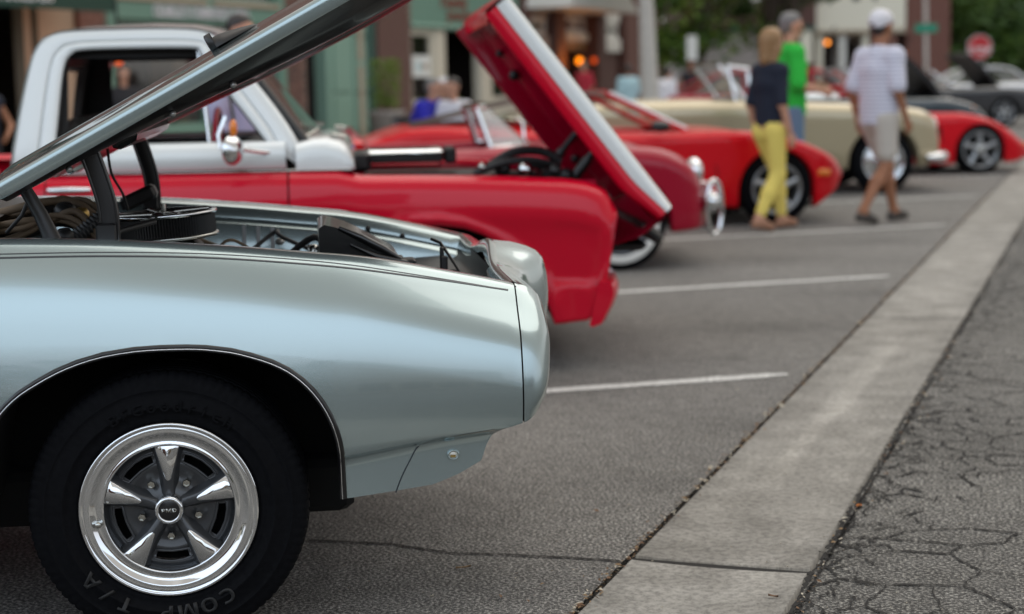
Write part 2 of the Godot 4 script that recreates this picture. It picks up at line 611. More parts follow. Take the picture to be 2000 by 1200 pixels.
func make_ground() -> void:
	var nz := FastNoiseLite.new()
	nz.seed = 5
	nz.frequency = 0.02
	nz.fractal_octaves = 3
	var big := PlaneMesh.new()
	big.size = Vector2(900, 900)
	var gm: StandardMaterial3D = M["asphalt"].duplicate()
	gm.vertex_color_use_as_albedo = false
	gm.albedo_color = lin(0.62, 0.62, 0.62)
	struct("ground", big, gm, Transform3D(Basis.IDENTITY, Vector3(0, -0.05, -200)))
	var ts := steps(-40, -5, 10) + steps(-4.8, 16, 150) + steps(17, 40, 30) + steps(44, 150, 20)
	var lane := struct("parking_area", sheet(ts, steps(-6.3, -0.008, 44), 0.0, nz, 0.16, 1.0), M["asphalt"])
	var road := struct("road", sheet(ts, steps(0.515, 5.5, 36) + [8.0, 12.0, 20.0], 0.0, nz, 0.22, 0.92), M["road_asphalt"])
	# painted lines between the parking places
	for q in [[Vector2(-0.85, -6.90), Vector2(1.23, -7.47)], [Vector2(-0.6, -10.08), Vector2(2.49, -11.03)], [Vector2(-1.4, -12.9), Vector2(3.79, -14.6)], [Vector2(0.0, -16.45), Vector2(4.96, -17.88)], [Vector2(1.5, -19.9), Vector2(6.2, -21.3)], [Vector2(3.0, -23.4), Vector2(7.5, -24.8)]]:
		var a := Vector3(q[0].x, 0, q[0].y)
		var b := Vector3(q[1].x, 0, q[1].y)
		var st := mb()
		ribbon(st, jagged(a, b, int(a.distance_to(b) * 9), 0.006), 0.088, 0.112, 0.004)
		put("painted_line", st, M["line_paint"], lane)
	# the long crack towards the gutter, and finer ones
	var cs := mb()
	ribbon(cs, smooth_path([Vector3(-0.55, 0, -4.93), Vector3(-0.30, 0, -4.84), Vector3(-0.02, 0, -4.70), Vector3(0.15, 0, -4.66), Vector3(0.30, 0, -4.60)], 3), 0.004, 0.009, 0.004)
	var pth := []
	var base := [Vector3(-0.62, 0, -4.86), Vector3(-0.36, 0, -4.80), Vector3(-0.20, 0, -4.70), Vector3(-0.02, 0, -4.665), Vector3(0.16, 0, -4.62), Vector3(0.30, 0, -4.575)]
	for i in base.size() - 1:
		var j := jagged(base[i], base[i + 1], 9, 0.006)
		if i > 0: j.remove_at(0)
		pth.append_array(j)
	cs = mb()
	ribbon(cs, pth, 0.006, 0.015, 0.004)
	put("crack", cs, M["crack"], lane)
	# concrete gutter: long slabs with open joints
	var gutter := Node3D.new()
	gutter.name = "gutter"
	add_child(gutter)
	gutter.set_meta("kind", "structure")
	var joints := [-18.0, -13.1, -8.2, -4.9, 0.02, 4.92, 9.8, 14.7, 19.6, 24.5, 29.4, 34.3, 39.2, 44.1, 60.0, 90.0, 140.0]
	for i in joints.size() - 1:
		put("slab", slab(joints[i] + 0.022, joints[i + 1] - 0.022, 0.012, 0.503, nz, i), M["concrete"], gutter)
	var js := mb()
	ribbon(js, [on_street(-20, 0.002), on_street(60, 0.002)], 0.02, 0.02, -0.012)
	ribbon(js, [on_street(-20, 0.512), on_street(60, 0.512)], 0.02, 0.02, -0.012)
	for t in joints: ribbon(js, [on_street(t, 0.0), on_street(t, 0.51)], 0.08, 0.08, -0.0048)
	put("joint", js, M["crack"], gutter)
	# ragged edge and crazed cracking of the road beside the gutter
	var rc := mb()
	var nodes := PackedVector2Array()
	for i in 62:
		for j in 12:
			nodes.append(Vector2(-2.3 + rng.randf() * 13.0, 0.45 + pow(rng.randf(), 2.6) * 2.5))
	var dl := Geometry2D.triangulate_delaunay(nodes)
	var cen := {}
	for i in range(0, dl.size(), 3):
		var c := (nodes[dl[i]] + nodes[dl[i + 1]] + nodes[dl[i + 2]]) / 3.0
		for e in 3:
			var a: int = dl[i + e]
			var b: int = dl[i + (e + 1) % 3]
			var key := "%d_%d" % [min(a, b), max(a, b)]
			if cen.has(key):
				var o: Vector2 = cen[key]
				var far := clampf(((c.y + o.y) * 0.5 - 0.65) / 1.6, 0, 1)
				var patch := nz.get_noise_2d(c.x * 22 + 400, c.y * 30)
				var keep := 0.70 - 1.0 * far + patch * 1.8
				if rng.randf() < keep and c.distance_to(o) < 0.7:
					var w := lerpf(0.014, 0.007, far) * rng.randf_range(0.35, 1.3)
					o.y = maxf(o.y, 0.535)
					c.y = maxf(c.y, 0.535)
					ribbon(rc, jagged(on_street(o.x, o.y), on_street(c.x, c.y), max(3, int(c.distance_to(o) / 0.018)), 0.006), w * 0.25, w, 0.004)
			else: cen[key] = c
	# shattered strip right beside the concrete
	for i in 420:
		var t := -2.4 + i * 0.03
		var s := 0.53 + absf(rng.randfn()) * 0.10
		var e := Vector2(t + rng.randf_range(-0.10, 0.10), s + rng.randf_range(-0.05, 0.09))
		ribbon(rc, jagged(on_street(t, s), on_street(e.x, e.y), 5, 0.008), 0.002, 0.010, 0.0042)
	# a few long cracks that wander out into the road
	for q in [[1.2, 0.75, 2.2, 2.2], [3.6, 0.8, 3.2, 2.4], [5.6, 0.7, 7.6, 2.0], [7.5, 0.7, 7.2, 3.0], [10.0, 0.6, 12.5, 2.2], [-0.4, 0.95, -0.2, 2.2]]:
		ribbon(rc, jagged(on_street(q[0], q[1]), on_street(q[2], q[3]), 60, 0.03), 0.003, 0.011, 0.0045)
	# crumbled edge
	for i in 240:
		var t := -2.5 + i * 0.055
		ribbon(rc, jagged(on_street(t, 0.515 + rng.randf_range(-0.002, 0.012)), on_street(t + 0.06, 0.515 + rng.randf_range(-0.002, 0.012)), 2, 0.006), 0.004, 0.022, 0.0035)
	put("crack", rc, M["crack"], road).set_meta("kind", "stuff")
	# pavement along the shops
	var sw := mb()
	for i in 24:
		var t0 := -30.0 + i * 6.0
		for k in 3:
			box(sw, Vector3(t0 + 3.0, 0.055, -6.33 - 1.28 - k * 2.56), Vector3(5.985, 0.17, 2.545), 0.012)
	struct("pavement", sw, M["sidewalk"], Transform3D(Basis(Vector3.UP, FTURN), GO))

func slab(t0: float, t1: float, s0: float, s1: float, nz: FastNoiseLite, k: int) -> ArrayMesh:
	var v := PackedVector3Array()
	var c := PackedColorArray()
	var ix := PackedInt32Array()
	var nm := PackedVector3Array()
	var near := t0 > -9 and t0 < 16
	var ts := steps(t0, t1, 60 if near else 4)
	var ss := steps(s0, s1, 14)
	ts = [t0 - 0.002, t0] + ts.slice(1, -1) + [t1, t1 + 0.002]
	ss = [s0 - 0.002, s0] + ss.slice(1, -1) + [s1, s1 + 0.002]
	var tone := 0.93 + 0.05 * sin(k * 2.7)
	for i in ts.size():
		for j in ss.size():
			var t: float = ts[i]
			var s: float = ss[j]
			var edge: bool = i == 0 or j == 0 or i == ts.size() - 1 or j == ss.size() - 1
			var y := 0.003 - 0.006 * (1.0 - pow((s - 0.25) / 0.25, 2)) - (0.05 if edge else 0.0)
			v.append(on_street(t, s, y))
			nm.append(Vector3.UP)
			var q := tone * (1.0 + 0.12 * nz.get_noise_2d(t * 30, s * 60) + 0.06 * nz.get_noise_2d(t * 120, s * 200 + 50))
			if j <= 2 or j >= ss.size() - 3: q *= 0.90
			# pale tyre scuff along the middle of the pan
			var mid := 0.255 + 0.012 * (t - 2.0)
			if t > 0.7 and t < 4.6 and s > mid - 0.09 and s < mid: q *= 1.0 + 0.32 * smoothstep(0.7, 1.4, t) * (1.0 - smoothstep(3.4, 4.6, t)) * (0.6 + (s - mid + 0.09) * 5)
			q *= 0.62
			c.append(Color(q, q, q * 0.985))
	var n := ss.size()
	for i in ts.size() - 1:
		for j in n - 1:
			var a := i * n + j
			ix.append_array([a, a + n + 1, a + 1, a, a + n, a + n + 1])
	var arr := []
	arr.resize(Mesh.ARRAY_MAX)
	arr[Mesh.ARRAY_VERTEX] = v
	arr[Mesh.ARRAY_COLOR] = c
	arr[Mesh.ARRAY_NORMAL] = nm
	arr[Mesh.ARRAY_INDEX] = ix
	var m := ArrayMesh.new()
	m.add_surface_from_arrays(Mesh.PRIMITIVE_TRIANGLES, arr)
	return m

# ---------------------------------------------------------------- buildings
func fbox(p: Node, n: String, t0: float, t1: float, y0: float, y1: float, z0: float, z1: float, m: String, bev := 0.008) -> MeshInstance3D:
	var st := mb()
	box(st, Vector3((t0 + t1) * 0.5, (y0 + y1) * 0.5, (z0 + z1) * 0.5), Vector3(t1 - t0, y1 - y0, z1 - z0), bev)
	return put(n, st, M[m], p)

# a brick pier whose face bricks stand out of the mortar one by one
func brick_pier(b: Node, t0: float, t1: float, y1: float, z1: float, single := true) -> void:
	var core := fbox(b, "pier", t0 + 0.012, t1 - 0.012, 0.1, y1, -0.4, z1 - 0.012, "mortar", 0.0)
	var bw := 0.196
	var meshes := []
	for k in 3:
		var st := mb()
		box(st, Vector3.ZERO, Vector3(bw if k < 2 else bw * 0.5 - 0.005, 0.058, 0.09), 0.006)
		st.index()
		st.generate_normals()
		meshes.append(st.commit())
	var all := mb()
	next_group(all, false)
	var y := 0.14
	var row := 0
	while y < y1:
		var t := t0 + bw * 0.5
		var first := true
		if row % 2 == 1: t = t0 + bw * 0.25
		while t < t1 - 0.03:
			var half := (row % 2 == 1 and first) or t + bw * 0.5 > t1 + 0.01
			var xf := Transform3D(Basis.IDENTITY, Vector3(t if not (t + bw * 0.5 > t1 + 0.01) else t - 0.05, y, z1 - 0.045 + rng.randf_range(-0.003, 0.003)))
			if single: put("brick", meshes[2 if half else row % 2], M["brick_%d" % rng.randi_range(0, 3)], core, xf)
			else: all.append_from(meshes[2 if half else 0], 0, xf)
			t += (bw * 0.75 if first and row % 2 == 1 else bw) + 0.01
			first = false
		y += 0.0685
		row += 1
	if not single: put("brickwork", all, M["brick_1"], core).set_meta("kind", "stuff")

func building(n: String, label: String) -> Node3D:
	return thing(n, label, "building", GO - GR * 14.0, FTURN)

func pane(b: Node, t0: float, t1: float, y0: float, y1: float, z: float, fr: String, w := 0.06) -> void:
	var f := mb()
	for q in [[t0, t0 + w, y0, y1], [t1 - w, t1, y0, y1], [t0 + w, t1 - w, y0, y0 + w], [t0 + w, t1 - w, y1 - w, y1]]:
		box(f, Vector3((q[0] + q[1]) * 0.5, (q[2] + q[3]) * 0.5, z), Vector3(q[1] - q[0], q[3] - q[2], 0.09), 0.008)
	var o := put("window_frame", f, M[fr], b)
	var g := mb()
	box(g, Vector3((t0 + t1) * 0.5, (y0 + y1) * 0.5, z), Vector3(t1 - t0 - 2 * w - 0.002, y1 - y0 - 2 * w - 0.002, 0.008))
	put("glass_pane", g, M["window_glass"], o)

func shop_shell(b: Node, t0: float, t1: float, y1: float, depth: float) -> void:
	fbox(b, "interior_wall", t0, t1, 0.1, y1, -depth - 0.1, -depth, "shop_wall", 0.0)
	fbox(b, "interior_floor", t0, t1, 0.06, 0.12, -depth, -0.12, "shop_wall", 0.0)
	fbox(b, "interior_ceiling", t0, t1, y1, y1 + 0.15, -depth, -0.12, "dark_interior", 0.0)
	fbox(b, "party_wall", t0 - 0.12, t0, 0.1, y1, -depth, -0.42, "dark_interior", 0.0)
	fbox(b, "party_wall", t1, t1 + 0.12, 0.1, y1, -depth, -0.42, "dark_interior", 0.0)

func text_on(b: Node, n: String, text: String, t: float, y: float, z: float, size: float, m: String, squeeze := 1.0) -> void:
	var st := mb()
	letters(st, text, size, 0.02, Transform3D(Basis.from_scale(Vector3(squeeze, 1, 1)), Vector3(t, y, z)), true, "Droid Serif")
	put(n, st, M[m], b)

func lamp(n: String, label: String, at: Vector3, r: float, m: String, e: float, c: Color, stem: Vector3) -> void:
	var o := thing(n, label, "lamp", at)
	var st := mb()
	ellipsoid(st, Vector3.ZERO, Vector3(r, r, r), 14, 8)
	put("lamp_globe", st, M[m], o)
	var s2 := mb()
	tube(s2, [Vector3(0, r * 0.8, 0), Vector3(0, r * 1.5, 0), stem], 0.02, 6)
	put("lamp_arm", s2, M["black_plastic"], o)
	var l := OmniLight3D.new()
	l.name = "glow"
	l.light_color = c
	l.light_energy = e
	l.omni_range = 12.0
	l.light_size = r
	l.shadow_enabled = true
	o.add_child(l)

func make_buildings() -> void:
	# bridal shop at the far left, behind the pickup
	var b := building("brick_shop", "brick shop with dark green lettered awning at the far left")
	fbox(b, "wall", 6.0, 18.4, 3.3, 8.0, -0.4, 0.0, "brick_1")
	fbox(b, "roof", 6.0, 19.2, 8.0, 8.3, -9.0, 0.1, "roof_dark")
	brick_pier(b, 18.42, 19.18, 3.9, 0.02)
	fbox(b, "wall", 18.4, 19.2, 3.9, 8.0, -0.4, 0.0, "brick_1")
	shop_shell(b, 6.0, 18.4, 3.3, 5.0)
	fbox(b, "panel", 17.45, 18.40, 0.1, 3.3, -0.38, -0.06, "tan_stone")
	fbox(b, "door_jamb", 17.15, 17.32, 0.1, 3.3, -0.30, -0.10, "tan_stone")
	fbox(b, "door", 16.35, 17.1, 0.15, 2.35, -1.3, -1.24, "ochre_wood")
	pane(b, 12.0, 16.2, 0.5, 3.2, -0.2, "dark_teal_paint", 0.08)
	fbox(b, "stall_riser", 12.0, 16.2, 0.1, 0.5, -0.3, -0.08, "dark_teal_paint")
	var aw := mb()
	prism(aw, pv2([0.0, 3.35, 1.0, 2.78, 1.0, 2.43, 0.985, 2.43, 0.985, 2.76, 0.0, 3.32]), 0.0, 7.2, Transform3D(Basis(Vector3(0, 0, 1), Vector3(0, 1, 0), Vector3(-1, 0, 0)), Vector3(17.9, 0, 0.02)))
	var awn := put("awning", aw, M["dark_green_cloth"], b)
	text_on(awn, "lettering", "& BRIDES", 15.6, 2.63, 1.012, 0.30, "white_cloth", 1.0)
	# sage green storefront with the long sign
	var c := building("green_storefront", "sage green shopfront with a long white lettered sign behind the pickup cab")
	shop_shell(c, 19.32, 25.3, 3.3, 6.0)
	fbox(c, "corner_post", 19.2, 19.42, 0.1, 3.6, -0.25, 0.03, "sage_paint")
	fbox(c, "corner_post", 25.1, 25.38, 0.1, 3.6, -0.25, 0.03, "sage_paint")
	fbox(c, "mullion", 22.35, 22.6, 0.1, 3.6, -0.22, 0.02, "sage_paint")
	fbox(c, "sign_board", 19.42, 25.1, 2.40, 2.70, -0.2, 0.06, "sage_paint", 0.02)
	fbox(c, "transom_sill", 19.42, 22.35, 2.703, 2.80, -0.2, 0.09, "tan_stone", 0.02)
	fbox(c, "transom_sill", 22.6, 25.1, 2.703, 2.80, -0.2, 0.09, "tan_stone", 0.02)
	text_on(c, "sign_lettering", "CHARLIE'S COMMUNITY GRILL", 22.2, 2.56, 0.075, 0.26, "white_cloth", 0.82)
	pane(c, 19.42, 22.35, 2.80, 3.55, -0.1, "sage_paint")
	pane(c, 22.6, 25.1, 2.80, 3.55, -0.1, "sage_paint")
	pane(c, 19.42, 22.35, 0.6, 2.40, -0.1, "sage_paint")
	pane(c, 22.6, 25.1, 0.6, 2.40, -0.1, "sage_paint")
	fbox(c, "stall_riser", 19.42, 25.1, 0.1, 0.6, -0.2, 0.0, "sage_paint", 0.02)
	fbox(c, "wall", 19.2, 25.4, 3.6, 8.0, -0.4, 0.0, "brick_0")
	fbox(c, "roof", 19.2, 25.4, 8.0, 8.3, -9.0, 0.1, "roof_dark")
	for q in [[20.6, 2.1], [23.3, 2.05], [24.4, 1.7]]:
		fbox(c, "display_stand", q[0] - 0.25, q[0] + 0.25, 0.12, q[1], -1.6, -1.1, "ochre_wood")
	# brick entrance and sage panelling
	var d := building("brick_entrance", "brick pier building with sage green panelled door right of the long sign")
	brick_pier(d, 25.42, 26.26, 3.9, 0.02)
	fbox(d, "recess_wall", 26.26, 27.25, 0.1, 3.9, -1.3, -1.1, "brick_3")
	fbox(d, "side_wall", 26.2, 26.3, 0.1, 3.9, -1.1, -0.4, "brick_3")
	fbox(d, "panelling", 27.25, 29.6, 0.1, 3.9, -0.3, -0.02, "pale_sage")
	for q in [[27.55, 28.35], [28.55, 29.2]]:
		for r in [[0.3, 1.0], [1.1, 2.2], [2.3, 3.1]]:
			fbox(d, "panel", q[0], q[1], r[0], r[1], -0.02, 0.012, "pale_sage", 0.012)
	fbox(d, "dark_post", 29.22, 29.6, 0.1, 3.9, -0.02, 0.05, "dark_teal_paint")
	fbox(d, "pale_board", 28.72, 28.98, 0.1, 1.65, 0.012, 0.035, "tan_stone")
	fbox(d, "pale_board", 28.72, 28.98, 1.75, 2.5, 0.012, 0.035, "tan_stone")
	brick_pier(d, 29.62, 31.5, 3.9, 0.1, false)
	fbox(d, "wall", 25.4, 31.5, 3.9, 8.0, -0.4, 0.0, "brick_2")
	fbox(d, "roof", 25.4, 31.5, 8.0, 8.3, -9.0, 0.1, "roof_dark")
	# second green shop with the red lettered fascia
	var e := building("fascia_shop", "green shop with cream doorway and red lettered fascia above the blue shirted sitter")
	shop_shell(e, 31.62, 39.0, 3.6, 5.0)
	fbox(e, "fascia", 31.5, 39.1, 2.62, 3.6, -0.3, 0.05, "sage_paint", 0.02)
	fbox(e, "fascia_moulding", 31.5, 39.1, 2.50, 2.617, -0.3, 0.14, "pale_sage", 0.03)
	text_on(e, "sign_lettering", "Family", 34.3, 3.16, 0.065, 0.34, "sign_red_text", 1.5)
	text_on(e, "sign_lettering", "Jewelers", 34.9, 2.84, 0.065, 0.34, "sign_red_text", 1.5)
	pane(e, 31.6, 33.0, 0.7, 2.50, -0.06, "cream_paint", 0.16)
	fbox(e, "door_post", 33.0, 33.7, 0.1, 2.50, -0.2, 0.05, "cream_paint", 0.03)
	fbox(e, "door", 34.1, 35.2, 0.12, 2.3, -1.2, -1.14, "dark_interior")
	fbox(e, "door_post", 36.1, 36.9, 0.1, 2.50, -0.2, 0.05, "cream_paint", 0.03)
	pane(e, 36.9, 39.0, 0.7, 2.50, -0.06, "cream_paint", 0.14)
	fbox(e, "stall_riser", 31.6, 33.0, 0.1, 0.7, -0.2, 0.0, "ochre_wood", 0.02)
	fbox(e, "stall_riser", 36.9, 39.0, 0.1, 0.7, -0.2, 0.0, "cream_paint", 0.02)
	fbox(e, "wall", 31.5, 39.1, 3.6, 8.0, -0.4, 0.0, "brick_2")
	fbox(e, "roof", 31.5, 39.1, 8.0, 8.3, -9.0, 0.1, "roof_dark")
	var wb := fbox(e, "window_notice", 31.72, 32.78, 1.38, 1.88, -0.005, 0.02, "sign_white")
	fbox(wb, "printed_panel", 31.95, 32.15, 1.5, 1.76, 0.02, 0.026, "aqua_cloth", 0.0)
	fbox(wb, "printed_panel", 32.3, 32.6, 1.55, 1.7, 0.02, 0.026, "tan_stone", 0.0)
	# brick house with bay windows and a pale canopy
	var f := building("bay_window_building", "dark brick building with pale bay windows and a white canopy beside the tall pole")
	fbox(f, "wall", 39.1, 60.0, 3.9, 9.0, -0.4, 0.0, "brick_3")
	fbox(f, "roof", 39.1, 60.0, 9.0, 9.3, -9.0, 0.1, "roof_dark")
	fbox(f, "brick_column", 39.15, 39.6, 0.1, 3.9, -0.5, 0.2, "brick_1", 0.03)
	fbox(f, "back_wall", 39.1, 60.0, 0.1, 3.9, -1.6, -1.4, "shop_wall", 0.0)
	for q in [[39.6, 41.3, "grey_stone"], [46.6, 48.6, "white_wood"]]:
		fbox(f, "bay", q[0], q[1], 2.95, 3.88, -0.6, 0.15, q[2], 0.04)
		fbox(f, "bay_apron", q[0], q[1], 2.05, 2.50, -0.6, 0.18, q[2], 0.04)
		pane(f, q[0] + 0.1, q[1] - 0.1, 2.51, 2.94, 0.05, "white_wood", 0.14)
		fbox(f, "bay_base", q[0], q[1], 0.1, 2.04, -0.6, 0.05, "brick_3", 0.03)
	fbox(f, "brick_column", 41.4, 42.3, 0.1, 3.9, -0.5, 0.35, "brick_3", 0.03)
	fbox(f, "brick_column", 45.5, 46.4, 0.1, 3.9, -0.5, 0.35, "brick_3", 0.03)
	fbox(f, "lintel", 42.3, 45.5, 3.1, 3.88, -0.6, 0.0, "tan_stone", 0.04)
	for k in 3:
		pane(f, 42.4 + k * 1.03, 43.4 + k * 1.03, 2.62, 3.08, -0.1, "white_wood", 0.12)
	fbox(f, "spandrel", 42.3, 45.5, 2.36, 2.61, -0.5, 0.05, "cream_wall", 0.04)
	fbox(f, "soffit_beam", 42.3, 45.5, 2.1, 2.35, -0.6, -0.05, "ochre_wood", 0.04)
	fbox(f, "door", 43.6, 45.0, 0.1, 2.0, -1.35, -1.3, "ochre_wood")
	fbox(f, "brick_column", 48.8, 52.0, 0.1, 3.9, -0.5, 0.3, "brick_1", 0.03)
	var cn := mb()
	prism(cn, pv2([39.2, 3.18, 39.6, 3.9, 44.4, 3.9, 46.0, 3.18]), 0.05, 1.5)
	put("canopy", cn, M["white_wood"], f)
	lamp("porch_lamp", "bright amber porch lamp glowing under the bay windows", on_street(42.09, -13.2, 1.76), 0.09, "lamp_amber", 0.5, Color(1, 0.6, 0.15), Vector3(0, 0.55, -0.3))
	lamp("porch_lamp", "dim orange lamp right of the bright amber porch lamp", on_street(44.17, -13.4, 1.78), 0.08, "lamp_orange", 0.12, Color(1, 0.5, 0.15), Vector3(0, 0.55, -0.3))
	lamp("shop_lamp", "orange hanging lamp seen through the pickup side window", Vector3(-5.78, 1.69, -25.4), 0.06, "lamp_orange", 0.4, Color(1, 0.55, 0.2), Vector3(0, 0.9, 0))
	# pale building across the side street
	var g := thing("pale_building", "cream upper storey building with brick side across the far side street", "building", Vector3(13.6, 0, -70))
	fbox(g, "wall", -1.0, 2.75, 2.95, 9.0, -6.0, 0.0, "cream_wall", 0.05)
	for q in [[-0.55, -0.3], [0.55, 0.85], [1.4, 1.55]]:
		fbox(g, "window", q[0], q[1], 4.15, 6.3, -0.05, 0.03, "dark_interior")
	fbox(g, "cornice", -1.0, 2.8, 2.80, 2.945, -1.0, 0.12, "tan_stone", 0.04)
	fbox(g, "wall", -1.0, 2.75, 0.0, 2.8, -6.0, -1.2, "grey_stone", 0.0)
	for k in 4:
		fbox(g, "column", -0.9 + k * 0.95, -0.62 + k * 0.95, 0.0, 2.8, -0.5, -0.1, "cream_wall" if k % 2 == 0 else "white_wood", 0.04)
	fbox(g, "shop_window", -0.55, 0.0, 0.5, 2.5, -1.2, -1.12, "dark_interior")
	fbox(g, "shop_window", 0.4, 0.95, 0.5, 2.5, -1.2, -1.12, "dark_interior")
	fbox(g, "brick_wall", 1.35, 2.4, 0.0, 2.8, -1.0, -0.06, "brick_2", 0.03)
	fbox(g, "brick_tower", 2.8, 4.6, 0.0, 9.0, -6.0, -0.1, "brick_0", 0.04)
	var h := thing("brick_gable_building", "brown brick building with cream lower wall left of the pale building", "building", Vector3(10.6, 0, -69))
	fbox(h, "wall", -3.6, 1.9, 3.15, 9.0, -6.0, 0.0, "brick_3", 0.04)
	fbox(h, "green_band", -1.5, 1.9, 3.0, 3.145, -1.0, 0.12, "dark_teal_paint", 0.03)
	fbox(h, "cream_board", 0.35, 1.75, 1.65, 2.98, -1.0, 0.0, "cream_wall", 0.04)
	fbox(h, "lower_wall", -3.6, 0.3, 0.0, 2.98, -6.0, -0.3, "grey_stone", 0.04)
	fbox(h, "door", 0.6, 1.2, 0.0, 1.6, -1.0, -0.9, "ochre_wood")
	fbox(h, "brick_column", 1.3, 1.9, 0.0, 1.64, -1.0, -0.05, "brick_0", 0.03)
	fbox(h, "window", -2.8, -2.0, 4.2, 5.6, -0.02, 0.03, "white_wood", 0.02)
	fbox(h, "window", -1.2, -0.4, 4.2, 5.6, -0.02, 0.03, "white_wood", 0.02)
	lamp("street_lantern", "round warm lantern between the green shirted man and the white capped man", Vector3(11.25, 2.32, -60.0), 0.08, "lamp_warm", 0.4, Color(1, 0.7, 0.35), Vector3(0.3, 0.6, 0))
	lamp("street_lantern", "round warm lantern right of the white capped man above the black raised hood", Vector3(13.92, 1.88, -60.0), 0.08, "lamp_amber", 0.4, Color(1, 0.65, 0.25), Vector3(0.3, 0.6, 0))

func make_street_things() -> void:
	var p := thing("utility_pole", "tall pale concrete pole standing on the pavement behind the red cars", "pole", Vector3(2.51, 0.1, -30.2))
	var st := mb()
	tube(st, [Vector3(0, 0, 0), Vector3(0.01, 0.7, 0), Vector3(-0.03, 2.2, 0), Vector3(-0.08, 3.4, 0), Vector3(-0.2, 8.5, 0)], [0.19, 0.165, 0.14, 0.105, 0.09], 14)
	put("shaft", st, M["pole_concrete"], p)
	st = mb()
	lathe(st, v2([0.0, 0.0, 0.21, 0.0, 0.21, 0.10, 0.17, 0.16, 0.165, 0.2]), 16, Transform3D(Basis(Vector3.RIGHT, -PI / 2), Vector3.ZERO))
	put("base_collar", st, M["pole_concrete"], p)
	# street name sign on its post
	var q := thing("street_name_sign", "green street name blade on a pale post near the right tree", "sign", Vector3(11.97, 0, -48.6))
	st = mb()
	tube(st, [Vector3(0, 0, 0), Vector3(-0.03, 1.5, 0), Vector3(-0.1, 4.2, 0)], 0.06, 10)
	put("post", st, M["pole_concrete"], q)
	st = mb()
	box(st, Vector3(-0.06, 2.48, 0.08), Vector3(0.64, 0.24, 0.02), 0.006)
	put("blade", st, M["street_green"], q)
	# stop sign
	var s := thing("stop_sign", "red octagonal stop sign in front of the right tree", "sign", Vector3(12.59, 0, -45.5))
	st = mb()
	tube(st, [Vector3(0, 0, 0), Vector3(0, 2.1, 0)], 0.03, 8)
	put("post", st, M["galvanized"], s)
	for k in 2:
		var oct := PackedVector2Array()
		for i in 8:
			var a := PI / 8 + i * PI / 4
			oct.append(Vector2(cos(a), sin(a)) * (0.345 if k == 0 else 0.325))
		st = mb()
		prism(st, oct, 0.035 + k * 0.012, 0.048 + k * 0.004, Transform3D(Basis.IDENTITY, Vector3(0, 1.88, 0)))
		put("sign_border" if k == 0 else "sign_face", st, M["sign_white" if k == 0 else "stop_red"], s)
	st = mb()
	letters(st, "STOP", 0.24, 0.01, Transform3D(Basis.IDENTITY, Vector3(0, 1.795, 0.056)))
	put("lettering", st, M["sign_white"], s)
	# pale upright sign in the shade under the trees
	var w := thing("upright_notice", "pale upright notice on a post under the trees", "sign", Vector3(4.55, 0, -42.0))
	st = mb()
	tube(st, [Vector3(0, 0, 0), Vector3(0, 1.6, 0)], 0.03, 8)
	put("post", st, M["galvanized"], w)
	st = mb()
	box(st, Vector3(0, 1.95, 0.04), Vector3(0.26, 0.62, 0.02), 0.01)
	put("notice_board", st, M["white_wood"], w)
	# planter with a leafy shrub in front of the brick recess
	var pl := thing("planter", "stone planter tub beside the sage green panelling", "planter", on_street(27.0, -12.6, 0.14))
	st = mb()
	lathe(st, v2([0.0, 0.0, 0.26, 0.0, 0.34, 0.5, 0.38, 0.52, 0.38, 0.58, 0.31, 0.58, 0.29, 0.5, 0.0, 0.48]), 20, Transform3D(Basis(Vector3.RIGHT, -PI / 2), Vector3.ZERO))
	put("tub", st, M["grey_stone"], pl)
	plant("shrub", "bright green leafy shrub growing in the stone planter", on_street(27.0, -12.6, 0.6), 0.38, 1.1, 700, [1, 3], "shrub")
	plant("low_shrub", "low flowering shrub at the foot of the third brick pier", on_street(29.4, -12.4, 0.14), 0.6, 0.75, 700, [0, 1], "shrub")

func leaf_mesh(st: SurfaceTool, c: Vector3, s: float, r: RandomNumberGenerator) -> void:
	var b := Basis.from_euler(Vector3(r.randf_range(-1.0, 1.0), r.randf_range(0, TAU), r.randf_range(-1.0, 1.0)))
	var a := b * Vector3(s, 0, 0)
	var d := b * Vector3(0, 0, s * 0.42)
	var u := b * Vector3(0, s * 0.12, 0)
	quad(st, c - a, c + d + u, c + a, c - d + u)

func plant(n: String, label: String, at: Vector3, r: float, h: float, count: int, tones: Array, cat: String) -> void:
	var o := thing(n, label, cat, at)
	var st := mb()
	for i in 7:
		var a := TAU * i / 7.0
		tube(st, [Vector3.ZERO, Vector3(cos(a) * r * 0.3, h * 0.5, sin(a) * r * 0.3), Vector3(cos(a) * r * 0.7, h * 0.85, sin(a) * r * 0.7)], [0.012, 0.008, 0.004], 5)
	put("stems", st, M["bark"], o)
	for k in tones.size():
		st = mb()
		next_group(st, false)
		for i in count / tones.size():
			var a := rng.randf() * TAU
			var q := sqrt(rng.randf()) * r
			var y := h * (0.15 + 0.9 * rng.randf())
			var w := 1.0 - 0.5 * absf(y / h - 0.6)
			leaf_mesh(st, Vector3(cos(a) * q * w, y, sin(a) * q * w), rng.randf_range(0.03, 0.07), rng)
		put("leaves", st, M["leaf_%d" % tones[k]], o).set_meta("kind", "stuff")

